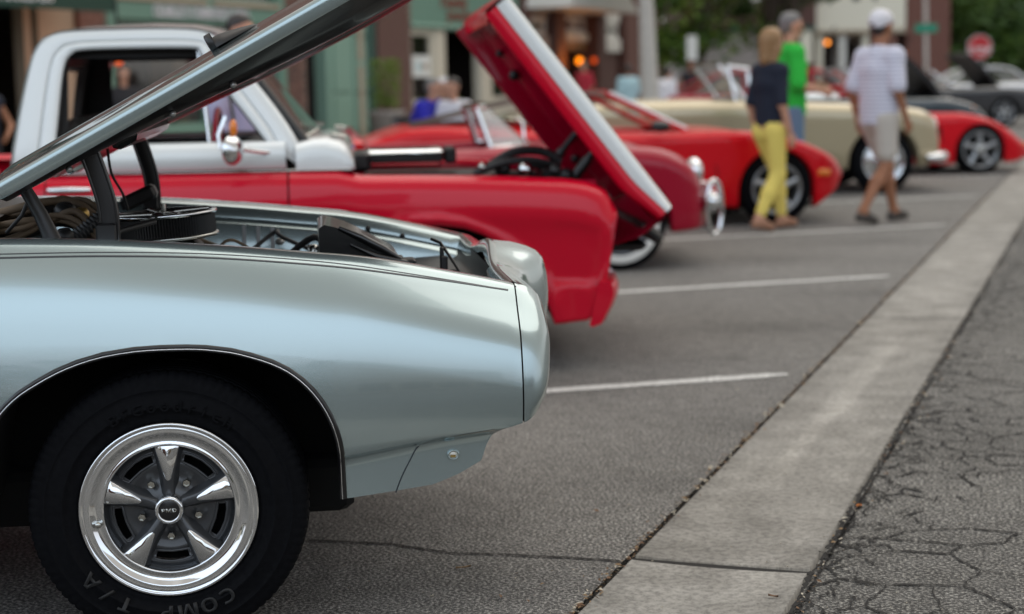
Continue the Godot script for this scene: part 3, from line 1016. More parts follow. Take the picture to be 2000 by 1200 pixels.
func tree(n: String, label: String, at: Vector3, h: float, r: float, low: float, count: int, leaf: float, tones: Array, sd: int) -> void:
	var rr := RandomNumberGenerator.new()
	rr.seed = sd
	var o := thing(n, label, "tree", at, 0.0, "")
	var st := mb()
	var top := Vector3(rr.randf_range(-0.3, 0.3), h * 0.75, rr.randf_range(-0.3, 0.3))
	tube(st, [Vector3.ZERO, Vector3(0.03, h * 0.15, 0), Vector3(0.05, h * 0.4, 0.03), top], [0.28, 0.2, 0.15, 0.05], 9)
	var clumps := []
	for i in 26:
		var a := rr.randf() * TAU
		var y := lerpf(low, h, pow(rr.randf(), 0.9))
		var f := sin(clampf((y - low) / (h - low), 0.08, 0.97) * PI)
		var q := r * (0.35 + 0.75 * f) * sqrt(rr.randf_range(0.15, 1.0))
		var c := Vector3(cos(a) * q, y, sin(a) * q)
		clumps.append([c, r * rr.randf_range(0.22, 0.42)])
		if i % 2 == 0:
			var root := Vector3(0.04, lerpf(h * 0.15, h * 0.6, rr.randf()), 0.02)
			tube(st, [root, root.lerp(c, 0.5) + Vector3(0, 0.2, 0), c], [0.07, 0.045, 0.015], 6)
	put("trunk", st, M["bark"], o)
	for k in tones.size():
		st = mb()
		next_group(st, false)
		for i in count / tones.size():
			var cl: Array = clumps[rr.randi_range(0, clumps.size() - 1)]
			if rr.randf() < 0.75: cl = clumps[(rr.randi_range(0, clumps.size() - 1) / tones.size()) * tones.size() % clumps.size()] if k == 0 else clumps[(rr.randi_range(0, 8) * tones.size() + k) % clumps.size()]
			var d := Vector3(rr.randfn(), rr.randfn() * 0.7, rr.randfn()).normalized() * pow(rr.randf(), 0.45) * float(cl[1])
			leaf_mesh(st, cl[0] + d, leaf * rr.randf_range(0.6, 1.3), rr)
		put("foliage", st, M["leaf_%d" % tones[k]], o).set_meta("kind", "stuff")

func make_trees() -> void:
	tree("street_tree", "dark leafy street tree just right of the pale pole", Vector3(5.2, 0, -47.0), 8.5, 2.3, 2.1, 8000, 0.16, [0, 1, 3], 101)
	tree("street_tree", "dense dark street tree behind the navy topped woman", Vector3(8.0, 0, -52.0), 9.0, 2.4, 2.3, 8000, 0.17, [2, 0, 1], 102)
	tree("street_tree", "tree whose dark boughs hang beside the bay windows", on_street(47.0, -8.0, 0.1), 8.5, 1.7, 3.6, 2600, 0.13, [2, 0], 103)
	tree("street_tree", "broad green tree behind the stop sign", Vector3(20.6, 0, -74.0), 11.0, 3.3, 1.6, 12000, 0.22, [2, 0, 0, 1], 104)
	tree("street_tree", "lighter green tree at the right edge beyond the stop sign", Vector3(24.6, 0, -82.0), 6.6, 2.6, 1.3, 8000, 0.22, [0, 1, 2], 105)
	# far end of the street: one unbroken mass of trees, and unseen trees added across the road for reflections
	var r := RandomNumberGenerator.new()
	r.seed = 9
	var st := mb()
	next_group(st, false)
	for i in 20000:
		var x := r.randf_range(-10, 75)
		var y := (r.randf() if i % 3 else r.randf() * 0.45) * (9.0 + 1.6 * sin(x * 0.5))
		leaf_mesh(st, Vector3(x, y, -118 + r.randf_range(-2, 2)), r.randf_range(0.5, 1.0), r)
	var o := put("far_trees", st, M["leaf_0"])
	tag(o, "unbroken mass of trees at the far end of the street", "trees", "", "stuff")
	st = mb()
	next_group(st, false)
	for i in 9000:
		var x := r.randf_range(-45, 60)
		if fposmod(x + 40, 23) < 11: continue
		var y := r.randf() * (5.6 + 0.8 * sin(x * 0.23) + 0.5 * sin(x * 0.9 + 1.0))
		leaf_mesh(st, Vector3(x, y, 26 + r.randf_range(-2, 2) + x * 0.1), r.randf_range(0.3, 0.6), r)
	o = put("added_opposite_trees", st, M["leaf_2"])
	tag(o, "row of unseen trees added across the road behind the viewer for reflections", "trees", "", "stuff")
	for q in [[-34.0, 8.2, "cream_wall", "pale shop"], [-11.0, 6.6, "brick_1", "low brick shop"], [12.0, 7.4, "tan_stone", "tan stone shop"], [35.0, 6.2, "brick_2", "long brick shop"]]:  # unseen shops, added to give the car sides a skyline to reflect
		var b := thing("added_opposite_shop", "%s added unseen across the road behind the viewer for reflections" % q[3], "building", Vector3(q[0], 0, 25.0 + q[0] * 0.1))
		fbox(b, "wall", -5.6, 5.6, 0.0, q[1], 0.0, 8.0, q[2], 0.03)
		fbox(b, "cornice", -5.7, 5.7, q[1] - 0.4, q[1] + 0.15, -0.2, -0.004, "white_wood", 0.03)
		for k in 4: fbox(b, "shop_window", -5.0 + k * 2.6, -3.0 + k * 2.6, 0.5, 2.6, -0.05, 0.02, "dark_interior", 0.02)

# ---------------------------------------------------------------- wheels
# A wheel faces local +z with its outer face at z = 0 and its hub at the origin.
func tyre_mesh(R: float, rim: float, width: float, segs: int, grooves: bool) -> SurfaceTool:
	var st := mb()
	var h := R - rim
	var prof := [Vector2(rim - 0.004, -width + 0.03), Vector2(rim + h * 0.3, -width), Vector2(R - 0.03, -width + 0.005), Vector2(R - 0.004, -width + 0.03)]
	if grooves:
		for k in 4:
			var z := -width + 0.05 + k * 0.034
			prof.append_array([Vector2(R, z), Vector2(R, z + 0.024), Vector2(R - 0.008, z + 0.026), Vector2(R - 0.008, z + 0.032)])
	prof.append_array([Vector2(R, -0.040), Vector2(R - 0.003, -0.022), Vector2(R - 0.010, -0.011), Vector2(R - 0.024, -0.004), Vector2(R - 0.038, -0.001), Vector2(R - 0.040, 0.0015), Vector2(R - 0.044, 0.0015), Vector2(R - 0.046, -0.0005), Vector2(rim + h * 0.55, 0.003), Vector2(rim + h * 0.34, 0.003), Vector2(rim + h * 0.32, 0.0055), Vector2(rim + h * 0.29, 0.0055), Vector2(rim + h * 0.27, 0.001), Vector2(rim + h * 0.12, -0.006), Vector2(rim + h * 0.08, -0.004), Vector2(rim + 0.002, -0.010), Vector2(rim - 0.004, -0.02)])
	var rows := []
	for p in prof:
		var ring := PackedVector3Array()
		for i in segs:
			var t := TAU * i / segs
			var r: float = p.x
			if grooves and i % 4 == 0 and p.y > -0.045 and r > R - 0.030: r -= 0.0035
			ring.append(Vector3(r * cos(t), r * sin(t), p.y))
		rows.append(ring)
	grid(st, rows, true)
	return st

func rally_wheel(p: Node3D, hub: Vector3, turn := 0.0, full := true) -> void:
	var holder := put("wheel", tyre_mesh(0.335, 0.214, 0.225, 360 if full else 80, full), M["rubber"], p, Transform3D(Basis(Vector3.UP, turn), hub))
	if full:
		for q in [["COMP T/A", -1.03, -0.20, 0.050, "raised_rubber"], ["BFGoodrich", PI / 2 + 0.50, -0.125, 0.036, "rubber"]]:
			for i in q[0].length():
				if q[0][i] == " ": continue
				var a: float = q[1] + i * q[2]
				var tx := mb()
				letters(tx, q[0][i], q[3], 0.003, Transform3D(Basis(Vector3(0, 0, 1), a - PI / 2) * Basis.from_scale(Vector3(1.25, 1, 1)), Vector3(cos(a) * 0.2525, sin(a) * 0.2525, 0.0045)))
				put("raised_letter", tx, M[q[4]], holder)
	# bright trim ring
	var st := mb()
	lathe(st, v2([0.214, -0.03, 0.2145, -0.004, 0.2125, 0.002, 0.209, 0.004, 0.205, 0.003, 0.202, -0.002, 0.2005, -0.001, 0.197, 0.0005, 0.193, -0.003, 0.1905, -0.001, 0.186, -0.0035, 0.178, -0.011, 0.170, -0.014, 0.163, -0.013, 0.1585, -0.010, 0.1555, -0.011, 0.1535, -0.018, 0.1525, -0.05]), 96)
	var ring := put("trim_ring", st, M["chrome"], holder)
	# dished centre with five cooling slots
	st = mb()
	var rad := [0.153, 0.148, 0.142, 0.136, 0.1335, 0.113, 0.110, 0.10, 0.088, 0.072, 0.060, 0.048, 0.03]
	var dep := [-0.050, -0.047, -0.040, -0.037, -0.040, -0.042, -0.038, -0.040, -0.046, -0.047, -0.040, -0.030, -0.026]
	var seg := 120
	next_group(st)
	for i in rad.size() - 1:
		for j in seg:
			var t0 := TAU * j / seg
			var t1 := TAU * (j + 1) / seg
			var off: float = abs(fposmod(rad_to_deg((t0 + t1) * 0.5) - 90.0 - 36.0 + 36.0, 72.0) - 36.0)
			if i == 4 and off < 19.5: continue
			quad(st, Vector3(rad[i] * cos(t0), rad[i] * sin(t0), dep[i]), Vector3(rad[i + 1] * cos(t0), rad[i + 1] * sin(t0), dep[i + 1]), Vector3(rad[i + 1] * cos(t1), rad[i + 1] * sin(t1), dep[i + 1]), Vector3(rad[i] * cos(t1), rad[i] * sin(t1), dep[i]))
	put("rim_centre", st, M["charcoal"], holder)
	st = mb()
	lathe(st, v2([0.15, -0.11, 0.0, -0.112]), 32)
	put("drum", st, M["dark_void"], holder)
	for k in 5:
		var a := PI / 2 + k * TAU / 5
		var xf := Transform3D(Basis(Vector3(0, 0, 1), a - PI / 2), Vector3.ZERO)
		# raised lip round the slot
		st = mb()
		var path := []
		for q in [[-20, 0.1345], [-12, 0.1360], [0, 0.1365], [12, 0.1360], [20, 0.1345], [22, 0.128], [20.5, 0.1135], [12, 0.111], [0, 0.1105], [-12, 0.111], [-20.5, 0.1135], [-22, 0.128], [-20, 0.1345]]:
			var b := deg_to_rad(90 + 36 + q[0])
			path.append(Vector3(cos(b) * q[1], sin(b) * q[1], -0.0385))
		tube(st, path, 0.0035, 6, false)
		put("slot_lip", st, M["charcoal"], holder, xf)
		# spoke ridge and its bright face
		st = mb()
		var lo := []
		for q in [[0.030, 0.011, -0.020, -0.034], [0.060, 0.012, -0.016, -0.045], [0.076, 0.013, -0.013, -0.048], [0.11, 0.021, -0.012, -0.045], [0.146, 0.029, -0.013, -0.043], [0.156, 0.031, -0.018, -0.045]]:
			lo.append(PackedVector3Array([Vector3(-q[1] - 0.011, q[0], q[3]), Vector3(-q[1], q[0], q[2] - 0.003), Vector3(-q[1] + 0.003, q[0], q[2]), Vector3(q[1] - 0.003, q[0], q[2]), Vector3(q[1], q[0], q[2] - 0.003), Vector3(q[1] + 0.011, q[0], q[3])]))
		grid(st, lo, false, true)
		var sp := put("spoke", st, M["charcoal"], holder, xf)
		st = mb()
		var f0 := []
		for q in [[0.070, 0.003, -0.0105], [0.075, 0.0065, -0.010], [0.11, 0.0165, -0.0092], [0.145, 0.0262, -0.0105], [0.1535, 0.0285, -0.014]]:
			f0.append(PackedVector3Array([Vector3(-q[1] - 0.001, q[0], q[2] - 0.004), Vector3(-q[1], q[0], q[2]), Vector3(0, q[0], q[2] + 0.0008), Vector3(q[1], q[0], q[2]), Vector3(q[1] + 0.001, q[0], q[2] - 0.004)]))
		grid(st, f0, false, true)
		put("bright_face", st, M["chrome"], sp)
		# wheel nut between the spokes
		st = mb()
		var c := Vector3(0, -0.071, -0.03)
		var hx := Transform3D(Basis.IDENTITY, c)
		lathe(st, v2([0.0105, -0.02, 0.0105, 0.004, 0.0088, 0.007, 0.0068, 0.007, 0.0062, 0.001, 0.0, 0.001]), 6, hx, false)
		put("wheel_nut", st, M["worn_chrome"], holder, xf)
	st = mb()
	lathe(st, v2([0.036, -0.03, 0.036, -0.004, 0.034, 0.004, 0.030, 0.008, 0.0255, 0.008, 0.0245, 0.004]), 40)
	var cap := put("centre_cap", st, M["chrome"], holder)
	st = mb()
	lathe(st, v2([0.0245, 0.004, 0.02, 0.0055, 0.0, 0.006]), 32)
	put("cap_face", st, M["black_gloss"], cap)
	st = mb()
	letters(st, "PMD", 0.0125, 0.001, Transform3D(Basis.from_scale(Vector3(1.35, 1, 1)), Vector3(0, 0.0, 0.0062)))
	put("cap_lettering", st, M["worn_chrome"], cap)
	st = mb()
	var va := deg_to_rad(190)
	lathe(st, v2([0.008, -0.02, 0.008, 0.006, 0.006, 0.009, 0.0, 0.010]), 12, Transform3D(Basis.IDENTITY, Vector3(cos(va) * 0.171, sin(va) * 0.171, -0.008)))
	put("valve_cap", st, M["worn_chrome"], holder)

# simple wheel for cars further along the row
func plain_wheel(p: Node3D, hub: Vector3, R: float, rim: float, width: float, style: String, mirror := false) -> void:
	var o := put("wheel", tyre_mesh(R, rim, width, 48, false), M["rubber"], p, Transform3D(Basis(Vector3.UP, PI if mirror else 0.0), hub))
	var st := mb()
	if style == "whitewall":
		lathe(st, v2([R - 0.052, 0.0045, R - 0.058, 0.008, rim + 0.012, 0.010, rim + 0.004, 0.004]), 40)
		put("whitewall", st, M["white_rubber"], o)
		st = mb()
		lathe(st, v2([rim, -0.03, rim, 0.004, rim - 0.012, 0.006, rim - 0.03, -0.012, rim * 0.72, -0.012]), 40)
		put("rim", st, M["charcoal"], o)
		st = mb()
		lathe(st, v2([rim * 0.72, -0.015, rim * 0.70, 0.004, rim * 0.6, 0.018, rim * 0.4, 0.024, rim * 0.3, 0.035, 0.0, 0.045]), 32)
		put("hub_cap", st, M["chrome"], o)
		return
	lathe(st, v2([rim, -0.05, rim + 0.002, 0.0, rim - 0.008, 0.004, rim - 0.016, -0.004, rim - 0.03, -0.02, rim - 0.035, -0.07]), 40)
	put("rim", st, M["chrome" if style == "chrome" else "alloy"], o)
	st = mb()
	lathe(st, v2([rim - 0.033, -0.07, 0.0, -0.075]), 24)
	put("brake_disc", st, M["dark_void"], o)
	if style == "chrome":
		st = mb()
		lathe(st, v2([rim - 0.034, -0.045, rim * 0.75, -0.028, rim * 0.55, -0.035, rim * 0.4, -0.005, rim * 0.3, 0.012, 0.0, 0.018]), 32)
		put("hub_cap", st, M["chrome"], o)
		return
	var n := 5
	for k in n:
		var xf := Transform3D(Basis(Vector3(0, 0, 1), k * TAU / n + PI / 2), Vector3.ZERO)
		st = mb()
		grid(st, [PackedVector3Array([Vector3(0.02, -0.045, -0.05), Vector3(0.02, -0.035, -0.012), Vector3(0.02, 0.035, -0.012), Vector3(0.02, 0.045, -0.05)]), PackedVector3Array([Vector3(rim * 0.55, -0.032, -0.05), Vector3(rim * 0.55, -0.024, -0.016), Vector3(rim * 0.55, 0.024, -0.016), Vector3(rim * 0.55, 0.032, -0.05)]), PackedVector3Array([Vector3(rim - 0.018, -0.036, -0.06), Vector3(rim - 0.018, -0.028, -0.012), Vector3(rim - 0.018, 0.028, -0.012), Vector3(rim - 0.018, 0.036, -0.06)])])
		put("spoke", st, M["alloy"], o, xf)
	st = mb()
	lathe(st, v2([0.05, -0.05, 0.048, -0.006, 0.03, 0.0, 0.0, 0.002]), 20)
	put("centre_cap", st, M["worn_chrome"], o)

# ---------------------------------------------------------------- the silver blue muscle car
const ZC := -0.865
var g_top := v2([-4.2, 0.93, -3.6, 0.985, -2.6, 1.0, -1.2, 1.0, -0.62, 0.999, -0.365, 0.992, -0.13, 0.982, 0.025, 0.970, 0.193, 0.954, 0.35, 0.936, 0.473, 0.922, 0.596, 0.899, 0.695, 0.877, 0.782, 0.857, 0.858, 0.838, 0.88, 0.833])
var g_bot := v2([-4.2, 0.42, -3.5, 0.33, -0.5, 0.31, 0.416, 0.344, 0.427, 0.345, 0.55, 0.357, 0.637, 0.366, 0.70, 0.388, 0.757, 0.417, 0.770, 0.454, 0.783, 0.476, 0.81, 0.497, 0.841, 0.505, 0.869, 0.513])
var g_arch := v2([-0.432, 0.33, -0.430, 0.40, -0.424, 0.46, -0.414, 0.51, -0.400, 0.553, -0.381, 0.588, -0.356, 0.617, -0.325, 0.643, -0.285, 0.667, -0.24, 0.690, -0.19, 0.709, -0.131, 0.724, -0.06, 0.733, 0.0, 0.735, 0.06, 0.734, 0.104, 0.731, 0.163, 0.722, 0.21, 0.709, 0.257, 0.692, 0.295, 0.672, 0.327, 0.647, 0.354, 0.618, 0.374, 0.589, 0.390, 0.558, 0.402, 0.526, 0.410, 0.494, 0.414, 0.463, 0.4155, 0.42, 0.417, 0.345])

func g_crease(x: float) -> float:
	return li(v2([-4.0, 0.43, 0.42, 0.458, 0.58, 0.481, 0.66, 0.491, 0.81, 0.502, 0.9, 0.506]), x)

# how far the side stands out (z) at a height on the near side
func g_z(x: float, y: float) -> float:
	var yt := cv(g_top, x)
	var dy := yt - y
	var span: float = (yt - g_crease(x)) / 0.54
	var z := cv(v2([0.0, -0.140, 0.003, -0.124, 0.010, -0.1125, 0.02, -0.103, 0.035, -0.0905, 0.055, -0.0765, 0.08, -0.062, 0.13, -0.039, 0.18, -0.0225, 0.24, -0.0075, 0.30, 0.0025, 0.36, 0.0095, 0.42, 0.012, 0.48, 0.008, 0.54, 0.0]), dy / lerpf(1.0, span, smoothstep(0.03, 0.12, dy)))
	var cr := g_crease(x)
	if y < cr: z = lerpf(z, -0.036 + 0.006 * clampf((cr - y - 0.02) / 0.12, 0, 1), smoothstep(0.0, 0.022, cr - y))
	z += 0.035
	# the flanks draw in towards the nose
	z -= 0.05 * pow(clampf((x - 0.25) / 0.65, 0, 1), 2.0)
	if x > 0.862: z -= 0.075 * pow((x - 0.862) / 0.0815, 3.4)
	return z

func g_panel(x0: float, x1: float, dense: float, holes: Array, top_in := true) -> SurfaceTool:
	var xs := []
	var x := x0
	while x < x1 - dense * 0.5:
		xs.append(x)
		x += dense
	xs.append(x1)
	if x1 > 0.8:
		for i in 14: xs.append(0.743 + i * 0.0041)
		xs.sort()
	var bot := {}
	for hole in holes:
		var hx: float = hole[0]
		var keep := []
		for q in xs:
			if q < g_arch[0].x + hx - 0.001 or q > g_arch[g_arch.size() - 1].x + hx + 0.001: keep.append(q)
		for p in g_arch:
			if p.x + hx > x0 and p.x + hx < x1:
				keep.append(p.x + hx)
				bot[p.x + hx] = p.y
		keep.sort()
		xs = keep
	var rows := []
	var lips := []
	for q in xs:
		var row := PackedVector3Array()
		var yt := cv(g_top, q)
		var yb: float = bot[q] if bot.has(q) else li(g_bot, q)
		if top_in:
			row.append(Vector3(q, yt - 0.045, g_z(q, yt) - 0.130))
			row.append(Vector3(q, yt - 0.012, g_z(q, yt) - 0.125))
			row.append(Vector3(q, yt - 0.006, g_z(q, yt) - 0.085))
			row.append(Vector3(q, yt - 0.001, g_z(q, yt) - 0.04))
		var ys := [0.0, 0.003, 0.008, 0.015, 0.026, 0.04, 0.06, 0.085, 0.115, 0.15, 0.19, 0.235]
		for d in ys:
			var yy: float = max(yt - d, yb)
			row.append(Vector3(q, yy, g_z(q, yy)))
		var ya: float = max(yt - 0.235, yb)
		var cr: float = max(g_crease(q), yb)
		for k in range(1, 13):
			var y := lerpf(ya, cr, k / 12.0)
			row.append(Vector3(q, y, g_z(q, y)))
		for d in [0.004, 0.009, 0.015, 0.022, 0.04, 0.07, 0.1, 0.14, 0.2]:
			var y: float = max(cr - d, yb)
			row.append(Vector3(q, y, g_z(q, y)))
		rows.append(row)
		lips.append(PackedVector3Array([Vector3(q, yb, g_z(q, yb)), Vector3(q, yb, g_z(q, yb) - 0.014)]))
	var st := mb()
	grid(st, rows)
	grid(st, lips)
	return st

func flipz(st: SurfaceTool) -> ArrayMesh:
	st.index()
	st.generate_normals()
	var a := st.commit_to_arrays()
	var v: PackedVector3Array = a[Mesh.ARRAY_VERTEX]
	var n: PackedVector3Array = a[Mesh.ARRAY_NORMAL]
	for i in v.size():
		v[i].z = 2 * ZC - v[i].z
		n[i].z = -n[i].z
	var ix: PackedInt32Array = a[Mesh.ARRAY_INDEX]
	for i in range(0, ix.size(), 3):
		var t := ix[i]
		ix[i] = ix[i + 1]
		ix[i + 1] = t
	a[Mesh.ARRAY_VERTEX] = v
	a[Mesh.ARRAY_NORMAL] = n
	a[Mesh.ARRAY_INDEX] = ix
	var m := ArrayMesh.new()
	m.add_surface_from_arrays(Mesh.PRIMITIVE_TRIANGLES, a)
	return m

# a strip that follows the flank along (x, y) points
func on_flank(pts: Array, half: float, out: float) -> SurfaceTool:
	var st := mb()
	var rows := [PackedVector3Array(), PackedVector3Array(), PackedVector3Array()]
	for i in pts.size():
		var d: Vector2 = (pts[min(i + 1, pts.size() - 1)] - pts[max(i - 1, 0)]).normalized()
		var nn := Vector2(-d.y, d.x)
		for k in 3:
			var p: Vector2 = pts[i] + nn * (half * (1 - k))
			rows[k].append(Vector3(p.x, p.y, g_z(p.x, p.y) + (out if k == 1 else 0.0008)))
	grid(st, rows)
	return st

func v2path(pts: Array, n: int) -> Array:
	var o := []
	for i in n + 1:
		var x: float = lerpf(pts[0].x, pts[pts.size() - 1].x, float(i) / n)
		o.append(Vector2(x, cv(pts, x)))
	return o

func make_gto() -> void:
	var c := thing("muscle_car", "silver blue muscle car with raised hood nearest the camera", "car", Vector3(-0.8306, 0, -3.9437), deg_to_rad(7))
	var paint: Material = M["silver_blue_paint"]
	# near side
	var fender := put("front_fender", g_panel(-0.62, 0.8585, 0.022, [[0.0]]), paint, c)
	put("door", g_panel(-1.86, -0.626, 0.06, []), paint, c)
	put("rear_quarter", g_panel(-4.15, -1.866, 0.06, [[-2.84]]), paint, c)
	put("front_fender", flipz(g_panel(-0.62, 0.857, 0.03, [[0.0]])), paint, c)
	put("door", flipz(g_panel(-1.86, -0.626, 0.08, [])), paint, c)
	put("rear_quarter", flipz(g_panel(-4.15, -1.866, 0.08, [[-2.84]])), paint, c)
	# paired dark pinstripe
	var pin := v2([-0.62, 0.953, -0.357, 0.952, -0.125, 0.948, 0.111, 0.936, 0.349, 0.912, 0.470, 0.896, 0.591, 0.875, 0.714, 0.852, 0.842, 0.826])
	put("pinstripe", on_flank(v2path(pin, 90), 0.0019, 0.0012), M["pinstripe"], fender)
	var pin2 := []
	for p in pin: pin2.append(p + Vector2(0, 0.0085 if p.x < 0.4 else 0.0085 - 0.0085 * (p.x - 0.4) / 0.44))
	put("pinstripe", on_flank(v2path(pin2, 90), 0.0010, 0.001), M["pinstripe"], fender)
	# wheel lip moulding: dark outer lip with a bright edge
	var lip := mb()
	var edge := mb()
	var inner := mb()
	var lr := [PackedVector3Array(), PackedVector3Array(), PackedVector3Array(), PackedVector3Array(), PackedVector3Array()]
	var pts: Array = g_arch
	var bright := []
	var back := []
	for i in pts.size():
		var p: Vector2 = pts[i]
		var d: Vector2 = (pts[min(i + 1, pts.size() - 1)] - pts[max(i - 1, 0)]).normalized()
		var nn := Vector2(-d.y, d.x)
		var z := g_z(p.x, p.y)
		var q0 := p + nn * 0.008
		var q1 := p + nn * 0.001
		var q2 := p - nn * 0.009
		lr[0].append(Vector3(q0.x, q0.y, g_z(q0.x, q0.y) + 0.0005))
		lr[1].append(Vector3(q0.x - nn.x * 0.002, q0.y - nn.y * 0.002, z + 0.005))
		lr[2].append(Vector3(q1.x, q1.y, z + 0.006))
		lr[3].append(Vector3(q2.x, q2.y, z + 0.002))
		lr[4].append(Vector3(q2.x, q2.y, z - 0.03))
		bright.append(Vector3(q1.x - nn.x * 0.004, q1.y - nn.y * 0.004, z + 0.0055))
		back.append([q2, z])
	grid(lip, lr)
	var lipo := put("wheel_lip", lip, M["black_gloss"], fender)
	tube(edge, smooth_path(bright, 2), 0.0016, 6)
	put("bright_edge", edge, M["chrome"], lipo)
	# dark wheel housing
	var h0 := PackedVector3Array()
	var h1 := PackedVector3Array()
	var h2 := PackedVector3Array()
	for b in back:
		h0.append(Vector3(b[0].x, b[0].y, b[1] - 0.03))
		h1.append(Vector3(b[0].x * 1.02, b[0].y + 0.012, b[1] - 0.08))
		h2.append(Vector3(b[0].x * 1.02, b[0].y + 0.012, -0.42))
	grid(inner, [h0, h1, h2])
	fan(inner, h2)
	put("wheel_housing", inner, M["dark_void"], c)
	put("wheel_housing", flipz(rewind(inner)), M["dark_void"], c)
	# lower valance seam and lamp
	var seam := v2([0.543, 0.352, 0.560, 0.392, 0.583, 0.434, 0.596, 0.456, 0.612, 0.470, 0.64, 0.479, 0.70, 0.488, 0.79, 0.497])
	put("valance_seam", on_flank(smooth2(seam.slice(0, 5), 4), 0.0016, 0.0014), M["pinstripe"], fender)
	put("valance_seam", on_flank(smooth2(seam.slice(4), 4), 0.0015, 0.0022), M["worn_chrome"], fender)
	var ml := mb()
	var mz := g_z(0.687, 0.437)
	lathe(ml, v2([0.0155, -0.01, 0.0155, 0.006, 0.0135, 0.009, 0.0115, 0.009, 0.0105, 0.004]), 24, Transform3D(Basis.from_scale(Vector3(1, 0.86, 1)), Vector3(0.687, 0.437, mz)))
	var mk := put("marker_lamp", ml, paint, c)
	ml = mb()
	lathe(ml, v2([0.0108, 0.004, 0.008, 0.0065, 0.0, 0.0075]), 18, Transform3D(Basis.from_scale(Vector3(1, 0.86, 1)), Vector3(0.687, 0.437, mz)))
	put("lens", ml, M["lens_clear"], mk)
	ml = mb()
	box(ml, Vector3(0.686, 0.434, mz + 0.0075), Vector3(0.013, 0.006, 0.003), 0.001)
	put("bulb", ml, M["brass"], mk)
	# dark gap behind the panel seams
	var gp := mb()
	for gx in [0.8605, -0.623, -1.863]:
		gp = mb()
		var r0 := PackedVector3Array()
		var r1 := PackedVector3Array()
		for i in 30:
			var y := lerpf(cv(g_top, gx) - 0.004, max(li(g_bot, gx), 0.33) + 0.004, i / 29.0)
			r0.append(Vector3(gx - 0.004, y, g_z(0.857 if gx > 0.8 else gx, y) - 0.006))
			r1.append(Vector3(gx + 0.004, y, g_z(0.857 if gx > 0.8 else gx, y) - 0.006))
		grid(gp, [r0, r1])
		put("panel_gap", gp, M["dark_void"], c)
	make_gto_nose(c, paint)
	make_gto_bay(c, paint)
	make_gto_clutter(c)
	make_gto_hood(c, paint)
	make_gto_cabin(c, paint)
	rally_wheel(c, Vector3(0, 0.338, 0.0), deg_to_rad(0))
	rally_wheel(c, Vector3(-2.84, 0.338, 0.0), 0, false)
	rally_wheel(c, Vector3(0, 0.338, 2 * ZC), PI, false)
	rally_wheel(c, Vector3(-2.84, 0.338, 2 * ZC), PI, false)
	var ch := mb()
	box(ch, Vector3(-1.7, 0.30, ZC), Vector3(4.3, 0.14, 1.1), 0.02)
	box(ch, Vector3(-1.7, 0.26, ZC), Vector3(1.9, 0.10, 1.5), 0.02)
	box(ch, Vector3(0.0, 0.33, ZC), Vector3(0.16, 0.16, 1.36), 0.03)
	put("chassis", ch, M["dark_void"], c)

func rewind(st: SurfaceTool) -> SurfaceTool:
	return st

func smooth2(pts: Array, steps: int) -> Array:
	var o := []
	var n := pts.size()
	for i in n - 1:
		for s in steps:
			o.append(pts[i].cubic_interpolate(pts[i + 1], pts[max(i - 1, 0)], pts[min(i + 2, n - 1)], float(s) / steps))
	o.append(pts[n - 1])
	return o

